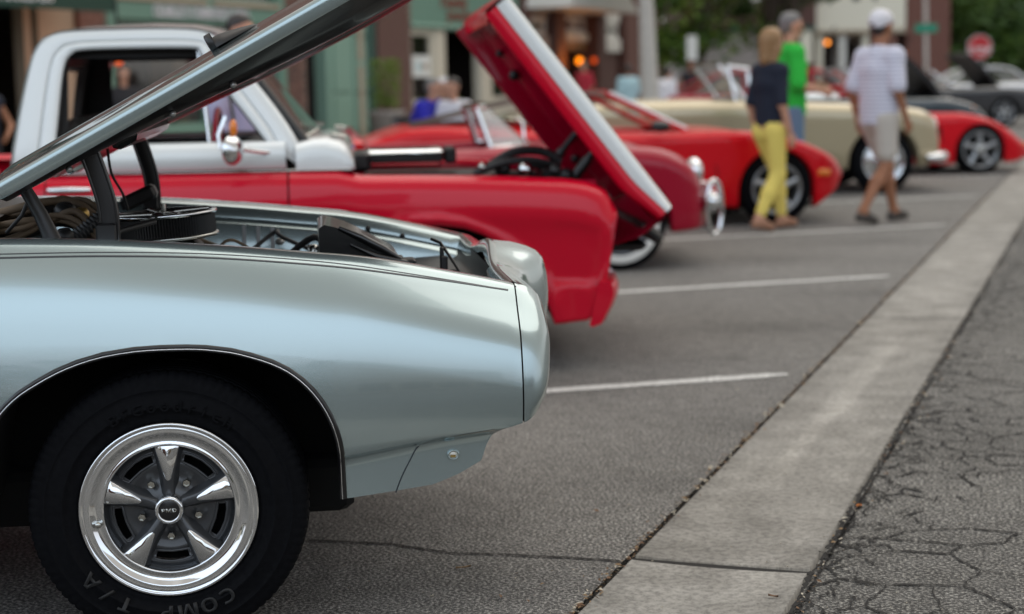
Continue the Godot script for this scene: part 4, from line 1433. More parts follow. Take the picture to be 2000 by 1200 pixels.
func make_gto_nose(c: Node3D, paint: Material) -> void:
	# body coloured bumper: flank, front and centre beak
	var top := v2([0.8625, 0.8375, 0.8919, 0.829, 0.9135, 0.815, 0.9255, 0.803, 0.9363, 0.78, 0.9417, 0.74, 0.9435, 0.7])
	var bot := v2([0.8625, 0.511, 0.8835, 0.519, 0.9015, 0.533, 0.9255, 0.568, 0.9363, 0.605, 0.9417, 0.65, 0.9435, 0.69])
	var rows := []
	var loop := []
	for i in 15:
		var x := lerpf(0.8625, 0.9433, sin(i / 14.0 * PI / 2))
		var row := PackedVector3Array()
		var yt := li(top, x)
		var yb := li(bot, x)
		if i == 0:
			for q in [-0.125, -0.08, -0.04]: pass
		for k in 25:
			var f := k / 24.0
			f = f * f * (3 - 2 * f) * 0.35 + f * 0.65
			var y := lerpf(yt, yb, f)
			var e: float = min(yt - y, y - yb)
			row.append(Vector3(x, y, g_z(x, clampf(y, 0.51, cv(g_top, x))) - 0.03 * pow(clampf(1.0 - e / 0.05, 0, 1), 2) * clampf((x - 0.87) * 30, 0, 1)))
		rows.append(row)
		loop.append([x, row])
	# outline from the upper seam, round the nose, back to the lower seam
	var edge := PackedVector3Array()
	for r in loop: edge.append(r[1][0])
	for k in range(1, 24): edge.append(loop[14][1][k])
	for i in range(14, -1, -1): edge.append(loop[i][1][24])
	var st := mb()
	grid(st, rows)
	var side := put("bumper", st, paint, c)
	for half in 2:
		st = mb()
		var lay := []
		for z in [0.0, -0.03, -0.07, -0.13, -0.22, -0.32, -0.42, -0.52, -0.60, -0.66, -0.70, -0.74, -0.78, -0.82, -0.865]:
			var row := PackedVector3Array()
			for e in edge:
				var f := clampf((e.x - 0.862) / 0.0815, 0, 1)
				var bulge: float = 0.005 * smoothstep(0.0, 0.12, -z) + 0.082 * exp(-pow((z - ZC) / 0.17, 2))
				var y := e.y
				var bk := exp(-pow((z - ZC) / 0.20, 2))
				y += 0.044 * bk * smoothstep(0.58, 0.80, e.y)
				row.append(Vector3(e.x + 0.021 * bk + f * bulge, y, e.z + (ZC - e.z) * (z / ZC)))
			lay.append(row)
		grid(st, lay)
		# upper flange that the hood closes on, running back from the edge
		if half == 0: put("bumper_front", st, paint, side)
		else: put("bumper_front", flipz(st), paint, side)
	st = mb()
	var top_rows := []
	for i in 25:
		var z := lerpf(-0.18, 2 * ZC + 0.18, i / 24.0)
		var b := exp(-pow((z - ZC) / 0.20, 2))
		var x1 := 0.866 + 0.021 * b
		var lipy := 0.835 + 0.044 * b
		top_rows.append(PackedVector3Array([Vector3(x1 + 0.006, lipy, z), Vector3(x1, lipy + 0.003, z), Vector3(x1 - 0.004, lipy + 0.004, z), Vector3(x1 - 0.014, lipy + 0.002, z), Vector3(x1 - 0.020, lipy - 0.012, z), Vector3(x1 - 0.026, lipy - 0.035, z)]))
	grid(st, top_rows)
	put("upper_flange", st, paint, side)
	for q in [-0.40, -1.33]:
		st = mb()
		box(st, Vector3(0.940, 0.66, q), Vector3(0.02, 0.15, 0.42), 0.008)
		put("grille", st, M["black_plastic"], c)

func make_gto_bay(c: Node3D, paint: Material) -> void:
	# inner faces of both fenders under the hood
	for half in 2:
		var st := mb()
		var rows := []
		for i in 40:
			var x := lerpf(-0.55, 0.85, i / 39.0)
			var yt := cv(g_top, x)
			var zi := g_z(x, yt) - 0.125
			rows.append(PackedVector3Array([Vector3(x, yt - 0.02, zi + 0.004), Vector3(x, yt - 0.052, zi - 0.002), Vector3(x, yt - 0.060, zi - 0.035), Vector3(x, yt - 0.066, zi - 0.04), Vector3(x, yt - 0.15, zi - 0.045), Vector3(x, yt - 0.22, zi - 0.06), Vector3(x, yt - 0.24, zi - 0.13)]))
		grid(st, rows)
		var apron := put("inner_fender", st if half == 0 else flipz(st), paint, c)
		if half == 1:
			# folded brackets and bolt holes on the far inner fender
			for q in [[0.16, 0.0], [0.205, 0.01], [0.25, 0.02]]:
				st = mb()
				var yt := cv(g_top, q[0])
				var z0: float = 2 * ZC - (g_z(q[0], yt) - 0.17)
				prism(st, pv2([0.0, 0.0, 0.05, -0.12, 0.0, -0.12]), 0.0, 0.012, Transform3D(Basis(Vector3(0, 0, 1), Vector3(0, 1, 0), Vector3(-1, 0, 0)), Vector3(q[0], yt - 0.062, z0)))
				put("bracket", st, M["silver_paint"], apron)
			for q in [[-0.12, 0.095], [0.36, 0.115], [0.55, 0.035], [0.66, 0.038]]:
				st = mb()
				var yt := cv(g_top, q[0])
				lathe(st, v2([0.0, 0.0, 0.009, 0.0, 0.009, 0.006, 0.0, 0.008]), 8, Transform3D(Basis.IDENTITY, Vector3(q[0], yt - q[1], 2 * ZC - (g_z(q[0], yt) - 0.168))))
				put("bolt", st, M["black_plastic"], apron)
	# firewall, cowl, radiator support
	var st := mb()
	box(st, Vector3(-0.60, 0.72, ZC), Vector3(0.03, 0.5, 1.36), 0.008)
	put("firewall", st, M["black_satin"], c)
	st = mb()
	grid(st, [PackedVector3Array([Vector3(-0.46, 0.985, -0.14), Vector3(-0.46, 1.0, -0.4), Vector3(-0.46, 1.01, ZC), Vector3(-0.46, 1.0, -1.33), Vector3(-0.46, 0.985, -1.59)]), PackedVector3Array([Vector3(-0.62, 1.0, -0.12), Vector3(-0.66, 1.015, -0.4), Vector3(-0.70, 1.03, ZC), Vector3(-0.66, 1.015, -1.33), Vector3(-0.62, 1.0, -1.61)]), PackedVector3Array([Vector3(-0.86, 1.0, -0.12), Vector3(-0.86, 1.02, -0.4), Vector3(-0.86, 1.03, ZC), Vector3(-0.86, 1.02, -1.33), Vector3(-0.86, 1.0, -1.61)])], false, true)
	put("cowl", st, M["black_satin"], c)
	# dark closing panel behind the nose
	st = mb()
	var rows := []
	for i in 15:
		var z := lerpf(-0.24, 2 * ZC + 0.24, i / 14.0)
		rows.append(PackedVector3Array([Vector3(0.60, 0.70, z), Vector3(0.63, 0.752, z), Vector3(0.70, 0.775, z), Vector3(0.78, 0.780, z), Vector3(0.825, 0.772, z), Vector3(0.838, 0.782, z), Vector3(0.846, 0.81, z), Vector3(0.850, 0.832, z)]))
	grid(st, rows)
	put("closing_panel", st, M["black_satin"], c)
	# fan shroud
	st = mb()
	prism(st, pv2([0.385, 0.70, 0.385, 0.945, 0.40, 0.955, 0.432, 0.947, 0.465, 0.935, 0.50, 0.917, 0.535, 0.897, 0.565, 0.880, 0.60, 0.862, 0.61, 0.850, 0.61, 0.70]), -1.02, -0.66, Transform3D.IDENTITY, true)
	var sh := put("fan_shroud", st, M["black_gloss"], c)
	st = mb()
	tube(st, [Vector3(0.44, 0.945, -0.66), Vector3(0.50, 0.918, -0.652), Vector3(0.56, 0.885, -0.648), Vector3(0.61, 0.855, -0.645)], [0.006, 0.012, 0.012, 0.005], 8)
	tube(st, [Vector3(0.47, 0.90, -0.65), Vector3(0.54, 0.865, -0.645), Vector3(0.63, 0.845, -0.645)], [0.004, 0.010, 0.006], 8)
	put("shroud_rib", st, M["black_gloss"], sh)
	st = mb()
	box(st, Vector3(0.60, 0.845, -0.68), Vector3(0.10, 0.016, 0.08), 0.004)
	box(st, Vector3(0.605, 0.857, -0.66), Vector3(0.02, 0.016, 0.02), 0.004)
	put("radiator_tank", st, M["black_satin"], c)
	st = mb()
	box(st, Vector3(0.655, 0.64, ZC), Vector3(0.06, 0.26, 0.9), 0.01)
	put("radiator", st, M["black_satin"], c)
	# hood latch post with prop rod
	st = mb()
	box(st, Vector3(0.74, 0.80, -0.80), Vector3(0.022, 0.09, 0.02), 0.004)
	box(st, Vector3(0.735, 0.845, -0.80), Vector3(0.012, 0.05, 0.012), 0.003)
	lathe(st, v2([0.0, 0.0, 0.018, 0.0, 0.018, 0.02, 0.0, 0.03]), 12, Transform3D(Basis.IDENTITY, Vector3(0.765, 0.79, -0.78)))
	put("hood_latch", st, M["black_plastic"], c)
	st = mb()
	tube(st, [Vector3(0.71, 0.888, -0.86), Vector3(0.735, 0.878, -0.84), Vector3(0.765, 0.83, -0.78), Vector3(0.80, 0.77, -0.72)], 0.005, 6)
	put("prop_rod", st, M["black_plastic"], c)
	# air cleaner
	var tilt := Transform3D(Basis(Vector3(0, 0, 1), 0.05) * Basis(Vector3.RIGHT, -PI / 2), Vector3(-0.037, 0.93, -0.75))
	st = mb()
	var r0 := PackedVector3Array()
	var r1 := PackedVector3Array()
	for i in 220:
		var a := TAU * i / 220.0
		var r := 0.140 if i % 2 == 0 else 0.1355
		r0.append(tilt * Vector3(r * cos(a), r * sin(a), 0.004))
		r1.append(tilt * Vector3(r * cos(a), r * sin(a), 0.062))
	grid(st, [r0, r1], true, false, false)
	var acn := put("air_filter", st, M["black_plastic"], c)
	st = mb()
	lathe(st, v2([0.145, 0.058, 0.1465, 0.062, 0.1465, 0.066, 0.143, 0.069, 0.136, 0.069, 0.133, 0.064]), 64, tilt)
	put("lid_rim", st, M["chrome"], acn)
	st = mb()
	lathe(st, v2([0.134, 0.064, 0.12, 0.060, 0.05, 0.060, 0.03, 0.066, 0.0, 0.066]), 48, tilt)
	var lid := put("lid", st, M["black_gloss"], acn)
	st = mb()
	for k in 4:
		var a := 0.4 + k * PI / 2
		tube(st, [tilt * Vector3(cos(a) * 0.03, sin(a) * 0.03, 0.064), tilt * Vector3(cos(a) * 0.13, sin(a) * 0.13, 0.067)], 0.006, 6)
	tube(st, [tilt * Vector3(0, 0, 0.06), tilt * Vector3(0, 0, 0.09)], 0.008, 8)
	put("lid_ridge", st, M["worn_chrome"], lid)
	st = mb()
	lathe(st, v2([0.10, -0.012, 0.146, -0.004, 0.1475, 0.0, 0.146, 0.005, 0.138, 0.006]), 64, tilt)
	put("base_plate", st, M["worn_chrome"], acn)
	# engine
	st = mb()
	box(st, Vector3(-0.05, 0.66, ZC), Vector3(0.72, 0.34, 0.5), 0.03)
	box(st, Vector3(-0.04, 0.87, ZC + 0.1), Vector3(0.2, 0.10, 0.2), 0.02)
	put("engine_block", st, M["black_satin"], c)
	for k in 2:
		st = mb()
		box(st, Vector3(-0.08, 0.77, ZC + (0.25 if k == 0 else -0.25)), Vector3(0.56, 0.10, 0.16), 0.03, Basis(Vector3.RIGHT, 0.6 if k == 0 else -0.6))
		put("valve_cover", st, M["worn_chrome"], c)
	# corrugated hose
	st = mb()
	var a0 := Vector3(-0.325, 0.925, -0.56)
	var a1 := Vector3(-0.195, 1.000, -0.62)
	var hp := []
	var hr := []
	for i in 61:
		var f := i / 60.0
		hp.append(a0.lerp(a1, f) + Vector3(0, -0.012 * sin(f * PI), 0))
		hr.append(0.0215 if i % 4 < 2 else 0.0165)
	tube(st, hp, hr, 14)
	put("corrugated_hose", st, M["hose"], c)
	st = mb()
	tube(st, [Vector3(-0.24, 0.90, -0.42), Vector3(-0.20, 0.94, -0.44), Vector3(-0.13, 0.97, -0.5), Vector3(-0.05, 0.985, -0.58)], 0.008, 7)
	put("fuel_line", st, M["black_plastic"], c)
	# bundles of brown wiring, fittings
	var rr := RandomNumberGenerator.new()
	rr.seed = 77
	for k in 11:
		st = mb()
		var z := -0.62 - rr.randf() * 0.35
		var y := 0.955 + rr.randf() * 0.06
		tube(st, smooth_path([Vector3(-0.50, y - 0.02 + rr.randf_range(-0.02, 0.01), z), Vector3(-0.40, y + rr.randf_range(-0.015, 0.02), z + 0.03), Vector3(-0.33, y + rr.randf_range(-0.01, 0.035), z - 0.02), Vector3(-0.26, y + rr.randf_range(-0.02, 0.02), z), Vector3(-0.20, y - 0.05, z + 0.04)], 4), rr.randf_range(0.006, 0.013), 7)
		put("wiring", st, M["rust_brown" if k % 3 else "black_plastic"], c)
	for q in [[-0.30, 1.01, -0.70, 0.03], [-0.25, 1.0, -0.66, 0.02], [-0.36, 1.005, -0.74, 0.035], [-0.28, 0.955, -0.52, 0.025]]:
		st = mb()
		lathe(st, v2([0.0, -0.03, q[3], -0.03, q[3], 0.01, q[3] * 0.7, 0.02, 0.0, 0.022]), 14, Transform3D(Basis(Vector3.RIGHT, -1.2), Vector3(q[0], q[1], q[2])))
		put("fitting", st, M["black_plastic" if q[3] > 0.022 else "brass"], c)
	st = mb()
	box(st, Vector3(-0.27, 0.935, -0.45), Vector3(0.10, 0.03, 0.05), 0.008)
	put("fuse_box", st, M["dark_red_vinyl"], c)
	# washer hose hanging from the hood
	st = mb()
	tube(st, smooth_path([Vector3(-0.20, 1.17, -0.9), Vector3(-0.195, 1.10, -0.92), Vector3(-0.17, 1.04, -0.95), Vector3(-0.16, 0.99, -0.98)], 4), 0.004, 6)
	put("washer_hose", st, M["hose"], c)

func make_gto_clutter(c: Node3D) -> void:
	var rr := RandomNumberGenerator.new()
	rr.seed = 404
	# hoses and cables that cross the bay
	for k in 16:
		var z := -0.34 - rr.randf() * 1.05
		var x := rr.randf_range(-0.45, 0.55)
		var yt := cv(g_top, x) - rr.randf_range(0.07, 0.15)
		var st := mb()
		tube(st, smooth_path([Vector3(x, yt - 0.06, z), Vector3(x + rr.randf_range(0.03, 0.1), yt + rr.randf_range(-0.02, 0.03), z + rr.randf_range(-0.1, 0.1)), Vector3(x + rr.randf_range(0.1, 0.2), yt + rr.randf_range(-0.05, 0.0), z + rr.randf_range(-0.16, 0.16)), Vector3(x + rr.randf_range(0.2, 0.3), yt - 0.10, z + rr.randf_range(-0.2, 0.2))], 5), rr.randf_range(0.004, 0.012), 7)
		put("cable", st, M[["hose", "black_plastic", "rust_brown", "hose"][k % 4]], c)
	# brackets, bolts, clamps and small cans
	for k in 18:
		var z := -1.42 + rr.randf() * 0.5
		var x := rr.randf_range(0.26, 0.80)
		var y := cv(g_top, x) - rr.randf_range(0.09, 0.15)
		var st := mb()
		if k % 3 == 0: lathe(st, v2([0.0, -0.03, 0.018, -0.03, 0.018, 0.02, 0.010, 0.028, 0.0, 0.03]), 12, Transform3D(Basis(Vector3.RIGHT, -PI / 2), Vector3(x, y, z)))
		elif k % 3 == 1: box(st, Vector3(x, y, z), Vector3(rr.randf_range(0.02, 0.06), rr.randf_range(0.02, 0.05), 0.02), 0.004, Basis.from_euler(Vector3(rr.randf(), rr.randf(), rr.randf())))
		else: ellipsoid(st, Vector3(x, y, z), Vector3(0.016, 0.012, 0.014), 10, 6)
		put("engine_fitting", st, M[["worn_chrome", "black_plastic", "steel", "black_satin", "steel", "lens_clear"][k % 6]], c)
	# coil spring and damper behind the front wheel
	for half in 2:
		var zz := -0.42 if half == 0 else 2 * ZC + 0.42
		var st := mb()
		var sp := []
		for i in 90: sp.append(Vector3(0.02 + 0.055 * cos(i * 0.42), 0.36 + i * 0.0036, zz + 0.055 * sin(i * 0.42)))
		tube(st, sp, 0.008, 6)
		put("coil_spring", st, M["black_satin"], c)

func h_at(u: float, n: float, z: float) -> Vector3:
	return Vector3(-0.428 + 0.8788 * u - 0.4772 * n, 1.095 + 0.4772 * u + 0.8788 * n, z)

func make_gto_hood(c: Node3D, paint: Material) -> void:
	var z0 := -0.075
	var z1 := 2 * ZC - z0
	var L := 1.42
	var st := mb()
	var rows := []
	for i in 49:
		var u := L * i / 48.0
		var row := PackedVector3Array()
		var rear: float = 0.035 * pow(clampf(1.0 - u / 0.07, 0, 1), 2)
		var w0 := z0
		row.append(h_at(u + rear * 0.4, -0.040 + rear * 0.9 if u < 0.07 else -0.040, w0 - 0.006))
		row.append(h_at(u, -0.034 - rear * 0.0, w0 - 0.001))
		for q in [[-0.026, 0.0005], [-0.016, 0.0015], [-0.008, 0.001], [-0.003, -0.003], [-0.0005, -0.008]]:
			row.append(h_at(u, q[0] - rear * 0.3, w0 + q[1]))
		for k in range(1, 40):
			var f := k / 40.0
			var z := lerpf(z0 - 0.012, z1 + 0.012, f)
			var e := 1.0 - pow(abs(f - 0.5) * 2.0, 2.2)
			# a raised centre section and twin air scoops further forward
			var n := 0.036 * e + 0.007 * smoothstep(0.0, 0.07, 0.34 - abs(f - 0.5))
			row.append(h_at(u, n - rear * 0.4, z))
		for q in [[-0.0005, -0.008], [-0.003, -0.003], [-0.008, 0.001], [-0.016, 0.0015], [-0.026, 0.0005]]:
			row.append(h_at(u, q[0] - rear * 0.3, z1 - q[1]))
		row.append(h_at(u, -0.034, z1 + 0.001))
		row.append(h_at(u, -0.040, z1 + 0.006))
		rows.append(row)
	grid(st, rows, false, true)
	var hood := put("hood", st, paint, c)
	# black inner frame: border rails with a recessed middle
	st = mb()
	rows = []
	for i in 49:
		var u := 0.05 + (L - 0.08) * i / 48.0
		var row := PackedVector3Array()
		var deep := 0.048 + 0.055 * smoothstep(0.1, 1.1, u)
		for q in [[0.004, 0.030], [0.015, 0.036], [0.030, 0.6], [0.05, 0.95], [0.075, 1.0], [0.115, 0.98], [0.14, 0.8], [0.165, 0.35], [0.20, 0.25], [0.30, 0.22], [0.34, 0.5], [0.38, 0.5], [0.42, 0.22], [0.5, 0.2]]:
			var f: float = q[0]
			var n: float = -q[1] if f < 0.02 else -(0.030 + (deep - 0.030) * q[1])
			if f > 0.15 and f < 0.3: n += 0.01 * sin(u * 20.0)
			row.append(h_at(u, n, lerpf(z0, z1, f)))
		var m := row.size()
		for k in range(m - 2, -1, -1):
			row.append(Vector3(row[k].x, row[k].y, 2 * ZC - row[k].z))
		rows.append(row)
	grid(st, rows)
	put("hood_frame", st, M["black_gloss"], hood)
	st = mb()
	for k in 3:
		var u := 0.35 + k * 0.36
		box(st, h_at(u, -0.052, ZC), Vector3(0.07, 0.04, 1.1), 0.012, Basis(Vector3(0, 0, 1), 0.4975))
	put("hood_brace", st, M["black_gloss"], hood)
	for q in [[0.22, -0.062], [0.50, -0.07], [0.66, -0.082]]:
		st = mb()
		lathe(st, v2([0.0, -0.004, 0.009, -0.004, 0.007, 0.006, 0.0, 0.008]), 8, Transform3D(Basis(Vector3.RIGHT, 0.5), h_at(q[0], q[1] + 0.006, z0 - 0.06)))
		put("bolt", st, M["steel"], hood)
	# hood mounted tachometer pod, facing the driver
	st = mb()
	rows = []
	for i in 15:
		var f := i / 14.0
		var u := 0.665 + 0.12 * f
		var r := 0.034 * (1.0 if f < 0.15 else pow(1.0 - (f - 0.15) / 0.86, 0.7))
		var row := PackedVector3Array()
		for k in 15:
			var a := PI * k / 14.0
			row.append(h_at(u, 0.030 + r * 0.85 * sin(a), -0.42 + r * 1.5 * cos(a)))
		rows.append(row)
	grid(st, rows, false, true)
	var pod := put("tachometer_pod", st, M["black_plastic"], hood)
	st = mb()
	var ux := Vector3(0.8788, 0.4772, 0)
	var un := Vector3(-0.4772, 0.8788, 0)
	var pb := Transform3D(Basis(Vector3(0, 0, 1), un, -ux) * Basis.from_scale(Vector3(1.3, 0.8, 1)), h_at(0.655, 0.044, -0.42))
	lathe(st, v2([0.036, -0.01, 0.036, 0.006, 0.031, 0.008, 0.029, 0.0]), 28, pb)
	put("pod_bezel", st, M["black_plastic"], pod)
	st = mb()
	lathe(st, v2([0.030, 0.0, 0.0, -0.004]), 24, pb)
	put("pod_dial", st, M["black_gloss"], pod)
	# scoop openings further up the hood
	st = mb()
	rows = []
	for i in 11:
		var f := i / 10.0
		var u := 0.80 + 0.26 * f
		var r := 0.026 * sin(PI * clampf(0.5 + f * 0.5, 0, 1))
		var row := PackedVector3Array()
		for k in 13:
			var a := PI * k / 12.0
			row.append(h_at(u, 0.036 + r * 0.8 * sin(a), -1.05 + 0.12 * cos(a)))
		rows.append(row)
	grid(st, rows, false, true)
	put("hood_scoop", st, M["black_gloss"], hood)
	# rear hinges
	for half in 2:
		var zz := -0.20 if half == 0 else 2 * ZC + 0.28
		st = mb()
		var arm := smooth_path([Vector3(-0.170, 1.20, zz), Vector3(-0.150, 1.135, zz), Vector3(-0.131, 1.06, zz), Vector3(-0.127, 0.99, zz), Vector3(-0.130, 0.92, zz)], 5)
		tube(st, arm, 0.026, 10, true, 0.35, Vector3(0, 0, 1))
		var a := put("hinge_arm", st, M["black_satin"], c)
		st = mb()
		var e0 := []
		var e1 := []
		for p in arm:
			e0.append(p + Vector3(0.020, 0.003, 0.006))
			e1.append(p + Vector3(-0.020, -0.003, 0.006))
		tube(st, e0, 0.004, 6)
		tube(st, e1, 0.004, 6)
		put("rolled_edge", st, M["black_gloss"], a)
		st = mb()
		box(st, Vector3(-0.135, 0.985, zz + 0.012), Vector3(0.05, 0.06, 0.012), 0.005)
		put("hinge_plate", st, M["black_satin"], a)
		st = mb()
		tube(st, [Vector3(-0.335, 1.125, zz), Vector3(-0.29, 1.04, zz), Vector3(-0.262, 0.975, zz + 0.01), Vector3(-0.25, 0.92, zz + 0.01)], [0.015, 0.018, 0.021, 0.021], 10)
		put("hinge_spring", st, M["black_satin"], c)
	st = mb()
	box(st, Vector3(-0.155, 1.005, -1.28), Vector3(0.115, 0.045, 0.08), 0.01, Basis(Vector3(0, 0, 1), 0.42))
	put("heater_box", st, M["black_satin"], c)
	st = mb()
	tube(st, [Vector3(-0.33, 1.085, -0.33), Vector3(-0.355, 1.03, -0.33), Vector3(-0.40, 0.985, -0.36)], 0.005, 6)
	put("ground_strap", st, M["hose"], c)

func make_gto_cabin(c: Node3D, paint: Material) -> void:
	var st := mb()
	var rows := []
	for q in [[-1.42, 1.30, 0.60], [-1.55, 1.335, 0.60], [-1.9, 1.35, 0.60], [-2.25, 1.33, 0.59], [-2.5, 1.27, 0.58], [-3.0, 1.08, 0.64], [-3.3, 1.0, 0.68], [-4.15, 0.95, 0.66]]:
		var row := PackedVector3Array()
		for k in 13:
			var f := k / 12.0 * 2 - 1
			row.append(Vector3(q[0], q[1] - 0.05 * pow(abs(f), 3), ZC + f * q[2]))
		rows.append(row)
	grid(st, rows)
	put("roof", st, paint, c)
	for s in [1.0, -1.0]:
		st = mb()
		tube(st, [Vector3(-0.78, 1.0, ZC + s * 0.70), Vector3(-1.42, 1.27, ZC + s * 0.60)], 0.022, 8)
		put("windscreen_pillar", st, paint, c)
		st = mb()
		grid(st, [PackedVector3Array([Vector3(-2.15, 1.30, ZC + s * 0.595), Vector3(-3.0, 1.04, ZC + s * 0.66)]), PackedVector3Array([Vector3(-2.2, 0.995, ZC + s * 0.76), Vector3(-3.2, 0.99, ZC + s * 0.76)])])
		put("rear_pillar", st, paint, c)
	st = mb()
	grid(st, [PackedVector3Array([Vector3(-0.78, 1.0, ZC + 0.69), Vector3(-0.70, 1.02, ZC), Vector3(-0.78, 1.0, ZC - 0.69)]), PackedVector3Array([Vector3(-1.42, 1.28, ZC + 0.59), Vector3(-1.36, 1.30, ZC), Vector3(-1.42, 1.28, ZC - 0.59)])])
	put("windscreen", st, M["glass"], c)
	st = mb()
	box(st, Vector3(-2.0, 0.62, ZC), Vector3(2.4, 0.3, 1.4), 0.03)
	for q in [-0.5, -1.23]: box(st, Vector3(-2.1, 0.9, q), Vector3(0.16, 0.62, 0.5), 0.05)
	box(st, Vector3(-0.98, 0.90, ZC), Vector3(0.3, 0.16, 1.36), 0.03)
	put("interior", st, M["black_vinyl"], c)

# ---------------------------------------------------------------- the red and white pickup
const TC := -0.95
var t_top := v2([-1.84, 0.955, -0.35, 0.945, -0.345, 0.925, -0.093, 0.917, 0.253, 0.905, 0.485, 0.892, 0.671, 0.876, 0.765, 0.850, 0.834, 0.800, 0.853, 0.765, 0.86, 0.74])
var t_arch := v2([-0.60, 0.22, -0.585, 0.33, -0.55, 0.43, -0.49, 0.53, -0.41, 0.605, -0.31, 0.655, -0.20, 0.682, -0.08, 0.69, 0.04, 0.69, 0.15, 0.675, 0.23, 0.645, 0.30, 0.602, 0.36, 0.555, 0.415, 0.498, 0.465, 0.435, 0.50, 0.375, 0.53, 0.305, 0.556, 0.22])

func t_z(x: float, y: float) -> float:
	var yt := cv(t_top, x)
	var dy := yt - y
	var z := cv(v2([0.0, -0.105, 0.006, -0.07, 0.02, -0.040, 0.05, -0.016, 0.10, 0.0, 0.15, 0.008, 0.19, 0.004, 0.22, -0.008, 0.34, -0.026, 0.50, -0.040, 0.75, -0.05]), dy)
	if x > 0.6: z -= 0.055 * pow((x - 0.6) / 0.26, 4.0)
	# rolled flare round the wheel opening
	if x > -0.75 and x < 0.72:
		var c := Vector2(-0.02, 0.23)
		var d := (Vector2(x, y) - c)
		var rr: float = d.length() / lerpf(0.585, 0.470, clampf(d.normalized().y, 0, 1))
		z += 0.020 * exp(-pow((rr - 1.035) / 0.055, 2))
	# crease low on the front corner
	if x > 0.5: z += 0.022 * smoothstep(0.415, 0.40, y)
	return z

func t_panel(x0: float, x1: float, dense: float, y_low: float, y_high: float, arch: bool, inner := true) -> SurfaceTool:
	var xs := []
	var n := int(ceil((x1 - x0) / dense))
	for i in n + 1: xs.append(lerpf(x0, x1, float(i) / n))
	var bot := {}
	if arch:
		var keep := []
		for q in xs:
			if q < -0.601 or q > 0.557: keep.append(q)
		for p in t_arch:
			if p.x > x0 and p.x < x1:
				keep.append(p.x)
				bot[p.x] = p.y
		keep.sort()
		xs = keep
	var rows := []
	for q in xs:
		var yt: float = min(cv(t_top, q), y_high)
		var yb: float = bot[q] if bot.has(q) else y_low
		if arch and not bot.has(q) and q > 0.5: yb = lerpf(0.22, 0.235, (q - 0.55) / 0.2)
		if q > 0.72: yb = lerpf(0.24, 0.43, clampf((q - 0.745) / 0.06, 0, 1)) if q > 0.745 else 0.235
		if q > 0.805: yb = lerpf(0.43, 0.70, pow(clampf((q - 0.805) / 0.055, 0, 1), 1.6))
		var row := PackedVector3Array()
		if inner and y_high > 5.0:
			row.append(Vector3(q, yt - 0.03, t_z(q, yt) - 0.04))
			row.append(Vector3(q, yt - 0.004, t_z(q, yt) - 0.035))
		for k in 44:
			var f := k / 43.0
			f = f * f * 0.4 + f * 0.6
			var y := lerpf(yt, yb, f)
			row.append(Vector3(q, y, t_z(q, y)))
		row.append(Vector3(q, yb, t_z(q, yb) - 0.03))
		rows.append(row)
	var st := mb()
	grid(st, rows)
	return st

func flip_about(st: SurfaceTool, zc: float) -> ArrayMesh:
	var m := flipz(st)
	var a := m.surface_get_arrays(0)
	var v: PackedVector3Array = a[Mesh.ARRAY_VERTEX]
	for i in v.size(): v[i].z += 2 * (zc - ZC)
	a[Mesh.ARRAY_VERTEX] = v
	var o := ArrayMesh.new()
	o.add_surface_from_arrays(Mesh.PRIMITIVE_TRIANGLES, a)
	return o

func loop_resample(pts: Array, n: int) -> Array:
	var len := 0.0
	var acc := [0.0]
	for i in pts.size() - 1:
		len += pts[i].distance_to(pts[i + 1])
		acc.append(len)
	var o := []
	for i in n:
		var d := len * i / (n - 1)
		var k := 0
		while k < pts.size() - 2 and acc[k + 1] < d: k += 1
		o.append(pts[k].lerp(pts[k + 1], clampf((d - acc[k]) / max(acc[k + 1] - acc[k], 1e-6), 0, 1)))
	return o

